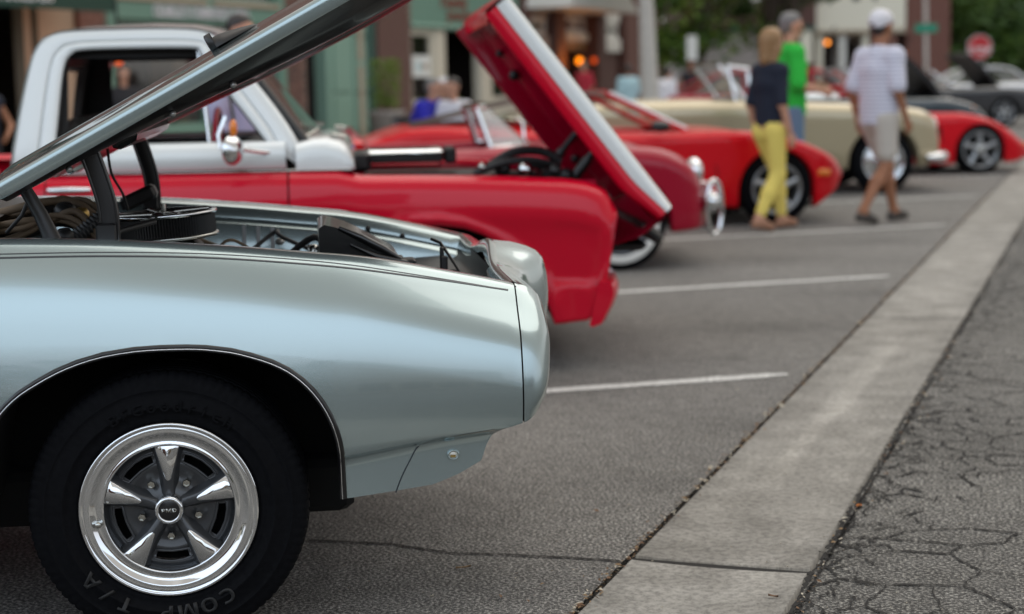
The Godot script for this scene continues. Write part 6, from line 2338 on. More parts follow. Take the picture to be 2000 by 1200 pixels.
func make_row_cars() -> void:
	# dark red roadster with round fenders
	var c := thing("roadster", "dark red open roadster with chrome framed windscreen behind the pickup's tilted hood", "car", Vector3(0.76, 0, -11.62), deg_to_rad(6))
	var zc := -0.84
	car_body(c, zc, v2([-3.3, 0.62, -3.0, 0.78, -2.4, 0.84, -1.7, 0.85, -1.1, 0.86, -0.735, 0.87, -0.1, 0.852, 0.13, 0.855, 0.336, 0.825, 0.48, 0.755, 0.588, 0.645, 0.642, 0.508, 0.667, 0.32]), v2([-3.3, 0.64, -2.5, 0.86, -0.9, 0.88, -0.2, 0.83, 0.3, 0.76, 0.55, 0.62, 0.667, 0.34]), v2([-3.3, 0.62, -2.8, 0.80, -2.2, 0.86, -1.0, 0.83, 0.0, 0.87, 0.4, 0.84, 0.58, 0.74, 0.667, 0.55]), v2([-3.3, 0.34, -2.9, 0.28, -0.3, 0.26, 0.4, 0.26, 0.667, 0.28]), [[0.0, 0.32, 0.37], [-2.6, 0.32, 0.37]], [[-2.0, -0.85]], M["deep_red_paint"], 0.13, -3.3, 0.667, 0.05)
	screen(c, zc, -0.86, 0.86, 0.62, -0.955, 1.135, 0.56, "chrome", 0.024, 0.32, "glare_glass")
	seats(c, -1.75, zc, "dark_red_vinyl", 0.55, 0.5)
	var st := mb()
	box(st, Vector3(-2.05, 0.90, zc), Vector3(0.62, 0.13, 1.25), 0.05)
	put("tonneau", st, M["bright_red_paint"], c)
	st = mb()
	tube(st, [Vector3(-0.62, 0.88, -0.30), Vector3(-0.63, 1.03, -0.28), Vector3(-0.66, 1.06, -0.5)], 0.012, 6)
	put("mirror_arm", st, M["chrome"], c)
	wheels4(c, zc, 0.84, 0.325, 0.215, 0.18, "whitewall", 2.6)
	blob(c, "headlight", Vector3(0.58, 0.66, -0.30), Vector3(0.07, 0.10, 0.10), "chrome")
	blob(c, "headlight", Vector3(0.58, 0.66, 2 * zc + 0.30), Vector3(0.07, 0.10, 0.10), "chrome")
	for s in [1.0, -1.0]:
		st = mb()
		var ring := []
		for i in 25:
			var a := TAU * i / 24.0
			ring.append(Vector3(0.70 + 0.065 * cos(a), 0.41 + 0.19 * sin(a), zc + s * (0.66 - 0.05 * cos(a))))
		tube(st, ring, 0.018, 8, false)
		put("bumper_guard", st, M["chrome"], c)
		blob(c, "bumper_bullet", Vector3(0.685, 0.45, zc + s * 0.62), Vector3(0.07, 0.075, 0.075), "chrome")
	st = mb()
	box(st, Vector3(0.69, 0.42, zc), Vector3(0.05, 0.10, 1.2), 0.02)
	for i in 11: box(st, Vector3(0.69, 0.52, zc - 0.5 + i * 0.1), Vector3(0.03, 0.12, 0.03), 0.01)
	put("grille", st, M["chrome"], c)
	st = mb()
	box(st, Vector3(0.06, 0.74, -0.01), Vector3(0.22, 0.012, 0.012), 0.004)
	put("side_trim", st, M["chrome"], c)
	# bright red wedge sports car
	c = thing("sports_car", "bright red wedge nosed sports car with amber side marker behind the yellow trousers", "car", Vector3(2.37, 0, -14.92), deg_to_rad(8))
	zc = -0.88
	car_body(c, zc, v2([-3.6, 0.80, -3.2, 0.92, -2.4, 0.88, -1.4, 0.84, -0.80, 0.838, -0.53, 0.845, -0.228, 0.832, 0.0, 0.80, 0.217, 0.737, 0.501, 0.616, 0.62, 0.545, 0.675, 0.48]), v2([-3.6, 0.82, -3.2, 0.94, -0.8, 0.86, -0.2, 0.80, 0.3, 0.68, 0.675, 0.49]), v2([-3.6, 0.74, -3.2, 0.86, -1.5, 0.86, 0.0, 0.90, 0.35, 0.86, 0.55, 0.76, 0.675, 0.62]), v2([-3.6, 0.35, -3.2, 0.2, -0.4, 0.17, 0.30, 0.15, 0.36, 0.145, 0.6, 0.30, 0.675, 0.42]), [[0.0, 0.315, 0.36], [-2.44, 0.315, 0.36]], [[-2.05, -0.85]], M["bright_red_paint"], 0.08, -3.6, 0.675, 0.05)
	screen(c, zc, -0.80, 0.85, 0.74, -1.45, 1.17, 0.56, "bright_red_paint", 0.026, 0.16)
	st = mb()
	tube(st, [Vector3(-0.79, 0.865, zc + 0.745), Vector3(-1.44, 1.195, zc + 0.57)], 0.016, 8)
	put("painted_pillar_reflection", st, M["white_paint"], c)  # bright reflection along the pillar, painted as a white strip
	seats(c, -1.9, zc, "black_vinyl", 0.48, 0.62)
	st = mb()
	grid(st, [PackedVector3Array([Vector3(-1.45, 1.18, zc + 0.55), Vector3(-1.40, 1.20, zc), Vector3(-1.45, 1.18, zc - 0.55)]), PackedVector3Array([Vector3(-1.95, 1.19, zc + 0.56), Vector3(-1.95, 1.215, zc), Vector3(-1.95, 1.19, zc - 0.56)]), PackedVector3Array([Vector3(-2.15, 1.15, zc + 0.56), Vector3(-2.15, 1.18, zc), Vector3(-2.15, 1.15, zc - 0.56)]), PackedVector3Array([Vector3(-3.2, 0.93, zc + 0.62), Vector3(-3.2, 0.95, zc), Vector3(-3.2, 0.93, zc - 0.62)])])
	put("roof", st, M["black_gloss"], c)
	wheels4(c, zc, 0.86, 0.325, 0.225, 0.24, "alloy", 2.44)
	st = mb()
	box(st, Vector3(0.42, 0.455, zc + 0.845), Vector3(0.14, 0.055, 0.03), 0.01, Basis(Vector3.UP, -0.25))
	put("side_marker", st, M["amber"], c)
	blob(c, "door_mirror", Vector3(-1.08, 0.90, zc + 0.98), Vector3(0.09, 0.055, 0.07), "black_gloss")
	blob(c, "bumper_pad", Vector3(0.66, 0.42, zc + 0.50), Vector3(0.05, 0.03, 0.12), "black_plastic")
	st = mb()
	tube(st, [Vector3(-0.62, 0.842, zc + 0.845), Vector3(-0.56, 0.5, zc + 0.905), Vector3(-0.52, 0.2, zc + 0.86)], 0.005, 5)
	put("panel_gap", st, M["dark_void"], c)
	# gold open car
	c = thing("gold_convertible", "champagne gold open car with chrome bumper partly hidden by the man in white", "car", Vector3(4.11, 0, -18.52), deg_to_rad(6))
	zc = -0.92
	car_body(c, zc, v2([-4.3, 0.86, -3.6, 1.0, -2.497, 1.045, -1.397, 1.035, -0.713, 1.0, -0.138, 0.967, 0.383, 0.916, 0.56, 0.865, 0.64, 0.78, 0.66, 0.66]), v2([-4.3, 0.88, -2.5, 1.06, -1.4, 1.06, -0.2, 1.0, 0.4, 0.92, 0.66, 0.68]), v2([-4.3, 0.78, -3.6, 0.9, -1.0, 0.92, 0.0, 0.92, 0.4, 0.89, 0.66, 0.78]), v2([-4.3, 0.4, -3.6, 0.28, -0.4, 0.27, 0.4, 0.27, 0.66, 0.34]), [[0.0, 0.335, 0.41], [-2.9, 0.335, 0.40]], [[-2.9, -1.55], [-0.9, 0.35]], M["gold_paint"], 0.14, -4.3, 0.66, 0.07)
	screen(c, zc, -1.50, 1.05, 0.70, -1.78, 1.42, 0.62, "chrome", 0.028, 0.14)
	st = mb()
	for q in [[-1.62, 1.04, -1.70, 1.41], [-1.48, 1.38, -1.70, 1.41], [-1.45, 1.04, -1.48, 1.38]]:
		tube(st, [Vector3(q[0], q[1], zc + 0.78), Vector3(q[2], q[3], zc + 0.70)], 0.022, 7)
	put("quarter_window_frame", st, M["chrome"], c)
	seats(c, -2.6, zc, "cream_paint", 0.65, 0.45)
	st = mb()
	box(st, Vector3(-0.28, 0.86, zc), Vector3(1.15, 0.2, 1.3), 0.05)
	put("engine", st, M["black_satin"], c)
	st = mb()
	box(st, Vector3(-0.72, 1.05, zc + 0.40), Vector3(0.62, 0.11, 0.5), 0.05)
	put("white_scuttle", st, M["white_paint"], c)
	wheels4(c, zc, 0.90, 0.345, 0.235, 0.2, "chrome", 2.9)
	st = mb()
	tube(st, [Vector3(0.46, 0.385, zc + 0.95), Vector3(0.60, 0.38, zc + 0.93), Vector3(0.70, 0.38, zc + 0.80), Vector3(0.74, 0.38, zc), Vector3(0.70, 0.38, zc - 0.80), Vector3(0.60, 0.38, zc - 0.93)], [0.03, 0.06, 0.065, 0.06, 0.065, 0.06], 10)
	put("front_bumper", st, M["chrome"], c)
	blob(c, "headlight", Vector3(0.64, 0.72, zc + 0.62), Vector3(0.05, 0.1, 0.1), "chrome")
	blob(c, "headlight", Vector3(0.64, 0.72, zc - 0.62), Vector3(0.05, 0.1, 0.1), "chrome")
	# second bright red sports car at the right
	c = thing("sports_car", "low red sports car with alloy wheel at the right edge of the row", "car", Vector3(6.02, 0, -21.59), deg_to_rad(6))
	zc = -0.90
	car_body(c, zc, v2([-3.5, 0.85, -3.0, 0.93, -2.2, 0.86, -1.3, 0.80, -0.556, 0.787, -0.218, 0.775, 0.122, 0.690, 0.396, 0.555, 0.604, 0.42, 0.80, 0.34]), v2([-3.5, 0.86, -3.0, 0.95, -0.9, 0.82, -0.3, 0.74, 0.2, 0.62, 0.8, 0.36]), v2([-3.5, 0.74, -3.0, 0.9, -1.3, 0.86, 0.0, 0.93, 0.35, 0.88, 0.6, 0.76, 0.8, 0.55]), v2([-3.5, 0.35, -3.0, 0.2, -0.5, 0.13, 0.5, 0.14, 0.8, 0.22]), [[0.0, 0.30, 0.345], [-2.65, 0.30, 0.345]], [[-2.0, -0.9]], M["bright_red_paint"], 0.10, -3.5, 0.8, 0.05)
	screen(c, zc, -0.85, 0.81, 0.72, -1.5, 1.12, 0.56, "bright_red_paint", 0.026, 0.2)
	seats(c, -1.9, zc, "black_vinyl", 0.45, 0.5)
	wheels4(c, zc, 0.89, 0.315, 0.235, 0.25, "alloy", 2.65)
	st = mb()
	box(st, Vector3(-0.50, 0.52, zc + 0.90), Vector3(0.14, 0.22, 0.03), 0.02, Basis(Vector3(0, 0, 1), 0.3))
	put("side_vent", st, M["dark_void"], c)
	st = mb()
	box(st, Vector3(0.66, 0.36, zc + 0.70), Vector3(0.08, 0.04, 0.03), 0.01, Basis(Vector3.UP, -0.6))
	put("side_marker", st, M["amber"], c)
	# dark saloon with raised black hood
	c = thing("dark_coupe", "dark teal car with raised black hood behind the low red sports car", "car", Vector3(6.85, 0, -26.2), deg_to_rad(6))
	zc = -0.88
	car_body(c, zc, v2([-4.2, 0.74, -3.6, 0.91, -1.0, 0.91, -0.4, 0.90, -0.1, 0.885, 0.2, 0.83, 0.45, 0.74, 0.62, 0.62]), v2([-4.2, 0.76, -3.6, 0.93, -1.0, 0.93, -0.2, 0.88, 0.4, 0.78, 0.62, 0.63]), v2([-4.2, 0.75, -3.5, 0.88, 0.0, 0.90, 0.4, 0.84, 0.62, 0.70]), v2([-4.2, 0.4, -3.6, 0.25, 0.4, 0.22, 0.62, 0.32]), [[0.0, 0.31, 0.36], [-2.7, 0.31, 0.36]], [[-0.95, 0.3], [-2.6, -1.4]], M["teal_black_paint"], 0.1, -4.2, 0.62, 0.06)
	raised_hood(c, zc, 0.72, Vector2(-0.02, 0.84), Vector2(-0.72, 1.58), "black_paint", 0.08)
	screen(c, zc, -1.2, 1.0, 0.68, -1.6, 1.35, 0.56, "silver_paint", 0.03, 0.12)
	wheels4(c, zc, 0.87, 0.31, 0.21, 0.2, "alloy", 2.7)
	st = mb()
	box(st, Vector3(0.30, 0.72, zc + 0.80), Vector3(0.16, 0.08, 0.06), 0.02, Basis(Vector3.UP, -0.4))
	put("side_marker", st, M["amber"], c)
	st = mb()
	box(st, Vector3(-0.3, 0.80, zc), Vector3(0.9, 0.25, 1.1), 0.05)
	put("engine", st, M["black_satin"], c)
	# black car with chrome wheel and a narrow raised hood
	c = thing("black_coupe", "black car with shining chrome wheel and raised hood at far right", "car", Vector3(11.27, 0, -38.49), deg_to_rad(6))
	zc = -0.9
	car_body(c, zc, v2([-4.3, 0.75, -3.6, 0.90, -1.14, 0.90, 0.0, 0.90, 0.5, 0.86, 0.9, 0.78, 1.0, 0.7]), v2([-4.3, 0.77, -3.6, 0.93, 0.0, 0.90, 0.9, 0.8, 1.0, 0.7]), v2([-4.3, 0.8, 0.5, 0.9, 1.0, 0.8]), v2([-4.3, 0.35, -3.6, 0.25, 0.5, 0.24, 1.0, 0.34]), [[0.0, 0.31, 0.36], [-2.7, 0.31, 0.36]], [[-1.0, 0.6], [-2.6, -1.4]], M["black_paint"], 0.09, -4.3, 1.0, 0.08)
	raised_hood(c, zc, 0.7, Vector2(-0.05, 0.90), Vector2(-0.80, 1.66), "black_paint", 0.07)
	wheels4(c, zc, 0.88, 0.325, 0.24, 0.22, "alloy", 2.7)
	screen(c, zc, -1.15, 0.93, 0.68, -1.62, 1.28, 0.55, "chrome", 0.03, 0.14)
	st = mb()
	box(st, Vector3(0.0, 0.72, zc), Vector3(1.2, 0.3, 1.2), 0.05)
	put("engine", st, M["black_satin"], c)
	# silver saloons further back
	for q in [[Vector3(15.2, 0, -46.5), "silver saloon with curved roof at the right edge behind the black coupe", "silver_paint"], [Vector3(9.9, 0, -44.0), "red car with pale windscreen between the two raised black hoods", "red_paint"], [Vector3(6.7, 0, -33.5), "small pink and red car glimpsed behind the white capped man's elbow", "deep_red_paint"]]:
		c = thing("parked_car", q[1], "car", q[0], deg_to_rad(6), "")
		car_body(c, zc, v2([-4.0, 0.7, -3.4, 0.92, -1.0, 0.92, 0.2, 0.86, 0.6, 0.72, 0.75, 0.6]), v2([-4.0, 0.72, -3.4, 0.94, -1.0, 0.95, 0.3, 0.84, 0.75, 0.6]), v2([-4.0, 0.74, -3.4, 0.87, 0.2, 0.87, 0.75, 0.7]), v2([-4.0, 0.35, -3.5, 0.22, 0.4, 0.2, 0.75, 0.34]), [[0.0, 0.31, 0.35], [-2.65, 0.31, 0.35]], [], M[q[2]], 0.1, -4.0, 0.75, 0.06)
		wheels4(c, zc, 0.86, 0.31, 0.22, 0.2, "alloy", 2.65)
		st = mb()
		var rows := []
		for r in [[-0.75, 0.93, 0.70], [-1.35, 1.32, 0.58], [-1.7, 1.39, 0.56], [-2.2, 1.38, 0.56], [-2.6, 1.30, 0.57], [-3.3, 0.94, 0.68]]:
			var row := PackedVector3Array()
			for k in 9:
				var f := k / 8.0 * 2 - 1
				row.append(Vector3(r[0], r[1] - 0.04 * pow(abs(f), 3), zc + f * r[2]))
			rows.append(row)
		var gl := mb()
		grid(gl, [rows[0], rows[1]])
		grid(gl, [rows[4], rows[5]])
		for s in [0, 8]: grid(gl, [PackedVector3Array([rows[0][s], rows[1][s], rows[2][s], rows[3][s], rows[4][s], rows[5][s]]), PackedVector3Array([Vector3(-0.75, 0.92, rows[0][s].z), Vector3(-1.35, 0.92, rows[0][s].z), Vector3(-1.7, 0.92, rows[0][s].z), Vector3(-2.2, 0.92, rows[0][s].z), Vector3(-2.6, 0.92, rows[0][s].z), Vector3(-3.3, 0.92, rows[0][s].z)])])
		put("windows", gl, M["window_glass"], c)
		grid(st, rows.slice(1, 5))
		for s in [0, 8]:
			tube(st, [rows[0][s], rows[1][s], rows[2][s], rows[3][s], rows[4][s], rows[5][s]], 0.035, 7)
			tube(st, [rows[3][s] + Vector3(0.15, 0, 0), Vector3(-2.0, 0.92, rows[0][s].z)], 0.03, 7)
		put("roof", st, M[q[2]], c)
		blob(c, "headlight", Vector3(0.66, 0.62, zc + 0.55), Vector3(0.06, 0.06, 0.14), "lens_clear")

# ---------------------------------------------------------------- people
# bones: [from, to, radius at from, radius at to]; a smooth union of tapered capsules meshed with surface nets
func nets(bones: Array, cell: float, k: float, out_v: Array, out_i: Array) -> void:
	var lo := Vector3.ONE * 1e9
	var hi := -lo
	for b in bones:
		var r: float = max(b[2], b[3]) + k + cell * 2
		for p in [b[0], b[1]]:
			lo = lo.min(p - Vector3.ONE * r)
			hi = hi.max(p + Vector3.ONE * r)
	var nx := int((hi.x - lo.x) / cell) + 2
	var ny := int((hi.y - lo.y) / cell) + 2
	var nz := int((hi.z - lo.z) / cell) + 2
	var g := PackedFloat32Array()
	g.resize(nx * ny * nz)
	g.fill(1.0)
	for b in bones:
		var a: Vector3 = b[0]
		var ab: Vector3 = b[1] - a
		var ra: float = b[2]
		var rb: float = b[3]
		var l2: float = max(ab.length_squared(), 1e-9)
		var m: float = max(ra, rb) + k + cell * 1.5
		var p0: Vector3 = (a.min(b[1]) - Vector3.ONE * m - lo) / cell
		var p1: Vector3 = (a.max(b[1]) + Vector3.ONE * m - lo) / cell
		for z in range(max(0, int(p0.z)), min(nz, int(p1.z) + 2)):
			for y in range(max(0, int(p0.y)), min(ny, int(p1.y) + 2)):
				var at := (z * ny + y) * nx
				for x in range(max(0, int(p0.x)), min(nx, int(p1.x) + 2)):
					var p := lo + Vector3(x, y, z) * cell - a
					var t := clampf(p.dot(ab) / l2, 0, 1)
					var d := (p - ab * t).length() - (ra + (rb - ra) * t)
					if d > m: continue
					var o := g[at + x]
					if k <= 0.0: g[at + x] = min(o, d)
					else:
						var h := clampf(0.5 + 0.5 * (o - d) / k, 0, 1)
						g[at + x] = o + (d - o) * h - k * h * (1 - h)
	var ids := {}
	var v: PackedVector3Array = out_v[0]
	var ix: PackedInt32Array = out_i[0]
	var sy := nx
	var sz := nx * ny
	var offs := [0, 1, sy, sy + 1, sz, sz + 1, sz + sy, sz + sy + 1]
	for z in nz - 1:
		for y in ny - 1:
			var at := (z * ny + y) * nx
			for x in nx - 1:
				var c := at + x
				if g[c] == 1.0 and g[c + sz + sy + 1] == 1.0: continue
				var s0 := g[c] < 0.0
				if (g[c + 1] < 0.0) == s0 and (g[c + sy] < 0.0) == s0 and (g[c + sy + 1] < 0.0) == s0 and (g[c + sz] < 0.0) == s0 and (g[c + sz + 1] < 0.0) == s0 and (g[c + sz + sy] < 0.0) == s0 and (g[c + sz + sy + 1] < 0.0) == s0: continue
				var sum := Vector3.ZERO
				var n := 0
				for e in [[0, 1], [2, 3], [4, 5], [6, 7], [0, 2], [1, 3], [4, 6], [5, 7], [0, 4], [1, 5], [2, 6], [3, 7]]:
					var da := g[c + offs[e[0]]]
					var db := g[c + offs[e[1]]]
					if (da < 0.0) == (db < 0.0): continue
					var t := da / (da - db)
					var q0: int = e[0]
					var q1: int = e[1]
					sum += Vector3(q0 & 1, (q0 >> 1) & 1, q0 >> 2).lerp(Vector3(q1 & 1, (q1 >> 1) & 1, q1 >> 2), t)
					n += 1
				ids[c] = v.size()
				v.append(lo + (Vector3(x, y, z) + sum / n) * cell)
	for c in ids:
		var s0 := g[c] < 0.0
		for ax in 3:
			var st: int = [1, sy, sz][ax]
			if (g[c + st] < 0.0) == s0: continue
			var u: int = [sy, sz, 1][ax]
			var w: int = [sz, 1, sy][ax]
			if not (ids.has(c - u) and ids.has(c - w) and ids.has(c - u - w)): continue
			var q := [ids[c], ids[c - u], ids[c - u - w], ids[c - w]]
			if s0: ix.append_array([q[0], q[2], q[1], q[0], q[3], q[2]])
			else: ix.append_array([q[0], q[1], q[2], q[0], q[2], q[3]])
	out_v[0] = v
	out_i[0] = ix

func nets_mesh(v: PackedVector3Array, ix: PackedInt32Array) -> ArrayMesh:
	var n := PackedVector3Array()
	n.resize(v.size())
	for i in range(0, ix.size(), 3):
		var f := (v[ix[i + 2]] - v[ix[i]]).cross(v[ix[i + 1]] - v[ix[i]])
		n[ix[i]] += f
		n[ix[i + 1]] += f
		n[ix[i + 2]] += f
	for i in n.size(): n[i] = n[i].normalized()
	var a := []
	a.resize(Mesh.ARRAY_MAX)
	a[Mesh.ARRAY_VERTEX] = v
	a[Mesh.ARRAY_NORMAL] = n
	a[Mesh.ARRAY_INDEX] = ix
	var m := ArrayMesh.new()
	m.add_surface_from_arrays(Mesh.PRIMITIVE_TRIANGLES, a)
	return m

func sdf(bones: Array, cell: float, k := 0.03) -> ArrayMesh:
	var v := [PackedVector3Array()]
	var i := [PackedInt32Array()]
	nets(bones, cell, k, v, i)
	return nets_mesh(v[0], i[0])

func hand_bones(wrist: Vector3, dir: Vector3, side: Vector3, palm_n: Vector3) -> Array:
	var o := []
	var kn := wrist + dir * 0.085
	for f in [[-0.028, 0.062], [-0.010, 0.072], [0.010, 0.068], [0.027, 0.052]]:
		var k: Vector3 = kn + side * f[0]
		o.append([wrist + dir * 0.02 + side * f[0] * 0.6, k, 0.016, 0.0125])
		var m: Vector3 = k + (dir * 0.85 + palm_n * 0.35).normalized() * f[1] * 0.5
		o.append([k, m, 0.0105, 0.0095])
		o.append([m, m + (dir * 0.55 + palm_n * 0.8).normalized() * f[1] * 0.5, 0.0095, 0.0080])
	var tb := wrist + dir * 0.03 - side * 0.028
	var tm := tb + (dir * 0.7 - side * 0.6 + palm_n * 0.4).normalized() * 0.038
	o.append([tb, tm, 0.0135, 0.011])
	o.append([tm, tm + (dir * 0.9 + palm_n * 0.35).normalized() * 0.032, 0.0105, 0.009])
	return o

# stance: {"pelvis": y, "knees": [..], "ankles": [..], "toes": [..], "elbows": [..], "wrists": [..], "lean": z, "head_turn": rad}
func person(label: String, at: Vector3, turn: float, h: float, skin: String, top: String, legs: String, hair: String, stance: Dictionary, o := {}) -> void:
	var root := thing("person", label, "person", at, turn, "")
	var fine: bool = o.get("fine", false)
	var cell := 0.016 if fine else 0.03
	var P := Vector3(0, stance.get("pelvis", 0.95), 0)
	var lean: float = stance.get("lean", 0.0)
	var C := P + Vector3(0, 0.32, lean * 0.6)
	var N := P + Vector3(0, 0.54, lean - 0.015)
	var H := N + Vector3(0, 0.165, lean * 0.25 + 0.025)
	var build: float = o.get("build", 1.0)
	var sh := [N + Vector3(0.175 * build, -0.075, 0.0), N + Vector3(-0.175 * build, -0.075, 0.0)]
	var hips := [P + Vector3(0.09, -0.03, 0), P + Vector3(-0.09, -0.03, 0)]
	var kn: Array = stance.get("knees", [Vector3(0.10, 0.50, 0.02), Vector3(-0.10, 0.50, 0.02)])
	var an: Array = stance.get("ankles", [Vector3(0.10, 0.085, -0.03), Vector3(-0.10, 0.085, -0.03)])
	var to: Array = stance.get("toes", [Vector3(0.12, 0.035, 0.13), Vector3(-0.12, 0.035, 0.13)])
	var el: Array = stance.get("elbows", [sh[0] + Vector3(0.06, -0.28, -0.05), sh[1] + Vector3(-0.06, -0.28, -0.05)])
	var wr: Array = stance.get("wrists", [sh[0] + Vector3(0.08, -0.52, 0.03), sh[1] + Vector3(-0.08, -0.52, 0.03)])
	var sc := h / 1.76 if stance.get("pelvis", 0.95) > 0.8 else 1.0
	var S := Transform3D(Basis.from_scale(Vector3.ONE * sc), Vector3.ZERO)
	# --- skin: one continuous figure
	var bones := []
	bones.append([P + Vector3(0.05, 0, 0), P + Vector3(-0.05, 0, 0), 0.085, 0.085])
	bones.append([P, C, 0.088, 0.090])
	bones.append([C + Vector3(0.06, 0.06, 0), C + Vector3(-0.06, 0.06, 0), 0.095, 0.095])
	bones.append([C, N + Vector3(0, -0.06, 0), 0.088, 0.065])
	bones.append([N + Vector3(0, -0.06, 0), H + Vector3(0, -0.06, -0.015), 0.056, 0.054])
	for i in 2:
		bones.append([N + Vector3(0, -0.055, 0), sh[i], 0.05, 0.055])
		bones.append([sh[i], el[i], 0.050 * build, 0.039])
		bones.append([el[i], wr[i], 0.039, 0.026])
		bones.append([hips[i], kn[i], 0.078, 0.052])
		bones.append([kn[i], kn[i].lerp(an[i], 0.35) + Vector3(0, 0, -0.012), 0.050, 0.053])
		bones.append([kn[i].lerp(an[i], 0.35) + Vector3(0, 0, -0.012), an[i], 0.052, 0.034])
		bones.append([an[i], to[i], 0.036, 0.024])
	var v := [PackedVector3Array()]
	var ix := [PackedInt32Array()]
	nets(bones, cell, 0.03, v, ix)
	var ht: float = stance.get("head_turn", 0.0)
	var hb := Basis(Vector3.UP, ht)
	var hp := func(x: float, y: float, z: float) -> Vector3: return H + hb * Vector3(x, y, z)
	var hbones := [[hp.call(0, 0.035, -0.025), hp.call(0, 0.03, 0.012), 0.084, 0.078], [hp.call(0, -0.02, 0.015), hp.call(0, -0.062, 0.035), 0.062, 0.044], [hp.call(0, -0.075, 0.055), hp.call(0, -0.072, 0.045), 0.028, 0.03], [hp.call(0, 0.015, 0.088), hp.call(0, -0.022, 0.104), 0.010, 0.014], [hp.call(0.075, 0.0, -0.012), hp.call(0.079, -0.03, -0.01), 0.016, 0.011], [hp.call(-0.075, 0.0, -0.012), hp.call(-0.079, -0.03, -0.01), 0.016, 0.011], [hp.call(0.03, 0.028, 0.075), hp.call(-0.03, 0.028, 0.075), 0.014, 0.014], [hp.call(0, -0.07, 0.0), H + Vector3(0, -0.13, -0.02), 0.05, 0.052]]
	nets(hbones, 0.008 if fine else 0.015, 0.014, v, ix)
	for i in 2:
		var d: Vector3 = (wr[i] - el[i]).normalized()
		var inward := Vector3(-1.0 if i == 0 else 1.0, 0, 0)
		var sd := d.cross(inward).normalized()
		inward = sd.cross(d).normalized()
		if sd.z < 0: sd = -sd
		nets(hand_bones(wr[i], d, -sd, inward), 0.006 if fine else 0.011, 0.006, v, ix)
	var vv: PackedVector3Array = v[0]
	for i in vv.size(): vv[i] = S * vv[i]
	put("body", nets_mesh(vv, ix[0]), M[skin], root)
	# --- face
	var st := mb()
	for s in [1, -1]: ellipsoid(st, S * (hp.call(0.031 * s, 0.008, 0.083)), Vector3(0.012, 0.008, 0.007), 10, 6)
	put("eyes", st, M["eye_white"], root)
	st = mb()
	for s in [1, -1]: ellipsoid(st, S * (hp.call(0.031 * s, 0.008, 0.089)), Vector3(0.005, 0.005, 0.003), 8, 6)
	for s in [1, -1]: tube(st, [S * hp.call(0.018 * s, 0.026, 0.090), S * hp.call(0.046 * s, 0.027, 0.078)], 0.004, 5)
	put("brows", st, M["hair_dark"], root)
	st = mb()
	ellipsoid(st, S * hp.call(0, -0.050, 0.084), Vector3(0.022, 0.006, 0.008), 10, 6)
	put("mouth", st, M["lip"], root)
	# --- clothes
	var ease: float = o.get("ease", 0.018)
	var tb := [[P + Vector3(0.06, 0.02 - float(o.get("hem", 0.06)), 0), C + Vector3(0.07, 0.02, 0), 0.098 * build + ease, 0.098 * build + ease], [P + Vector3(-0.06, 0.02 - float(o.get("hem", 0.06)), 0), C + Vector3(-0.07, 0.02, 0), 0.098 * build + ease, 0.098 * build + ease], [C + Vector3(0.07, 0.04, 0), N + Vector3(0.09, -0.09, 0), 0.10 + ease, 0.07 + ease], [C + Vector3(-0.07, 0.04, 0), N + Vector3(-0.09, -0.09, 0), 0.10 + ease, 0.07 + ease], [N + Vector3(0, -0.055, 0), N + Vector3(0, -0.03, -0.004), 0.075, 0.066]]
	tb.append([P + Vector3(0, 0.02 - float(o.get("hem", 0.06)), -0.005), C + Vector3(0, 0.04, -0.008), 0.102 * build + ease, 0.104 * build + ease])
	tb.append([C + Vector3(0, 0.04, -0.008), N + Vector3(0, -0.085, -0.008), 0.104 + ease, 0.078 + ease])
	var sl: float = o.get("sleeve", 0.75)
	for i in 2:
		tb.append([N + Vector3(0, -0.07, 0), sh[i], 0.055 + ease * 0.5, 0.058 + ease])
		tb.append([sh[i], sh[i].lerp(el[i], min(sl, 1.0)), 0.056 * build + ease, 0.052 * build + ease])
		if sl > 1.0: tb.append([el[i], el[i].lerp(wr[i], sl - 1.0), 0.045 + ease, 0.036 + ease * 0.7])
	for e in o.get("back_bulk", []): tb.append(e)
	var hem_y: float = P.y - float(o.get("hem", 0.06))
	for i in [0, 1, 5]: tb[i][0].y = hem_y - 0.05
	var m := sdf_scaled(tb, cell, 0.035, S, hem_y)
	put("shirt", m, M[top], root)
	var lb := [[P + Vector3(0.055, 0.05, -0.01), P + Vector3(0.06, -0.08, -0.015), 0.098 * build, 0.096 * build], [P + Vector3(-0.055, 0.05, -0.01), P + Vector3(-0.06, -0.08, -0.015), 0.098 * build, 0.096 * build]]
	var cut: float = o.get("legs", 1.9)
	for i in 2:
		var wide: float = o.get("leg_ease", 0.012)
		lb.append([hips[i] + Vector3(0, -0.03, -0.005), hips[i].lerp(kn[i], min(cut, 1.0)), 0.088 + wide, 0.060 + wide * (1.6 if cut < 1.0 else 1.0)])
		if cut > 1.0:
			lb.append([kn[i], kn[i].lerp(an[i], (cut - 1.0) * 0.5) + Vector3(0, 0, -0.01), 0.060 + wide, 0.055 + wide])
			lb.append([kn[i].lerp(an[i], (cut - 1.0) * 0.5) + Vector3(0, 0, -0.01), kn[i].lerp(an[i], cut - 1.0), 0.055 + wide, 0.042 + wide])
	put("shorts" if cut < 1.3 else "trousers", sdf_scaled(lb, cell, 0.03, S), M[legs], root)
	for i in 2:
		var heel: Vector3 = an[i] + Vector3(0, -0.045, -0.035)
		put("shoe", sdf_scaled([[heel, to[i] + Vector3(0, 0.005, 0), 0.036, 0.034], [heel, an[i].lerp(to[i], 0.4), 0.036, 0.036], [an[i].lerp(to[i], 0.4), to[i], 0.037, 0.030]], 0.011, 0.012, S), M[o.get("shoe", "dark_shoe")], root)
	# --- hair, cap
	var hbn := []
	var style: String = o.get("hair_style", "short")
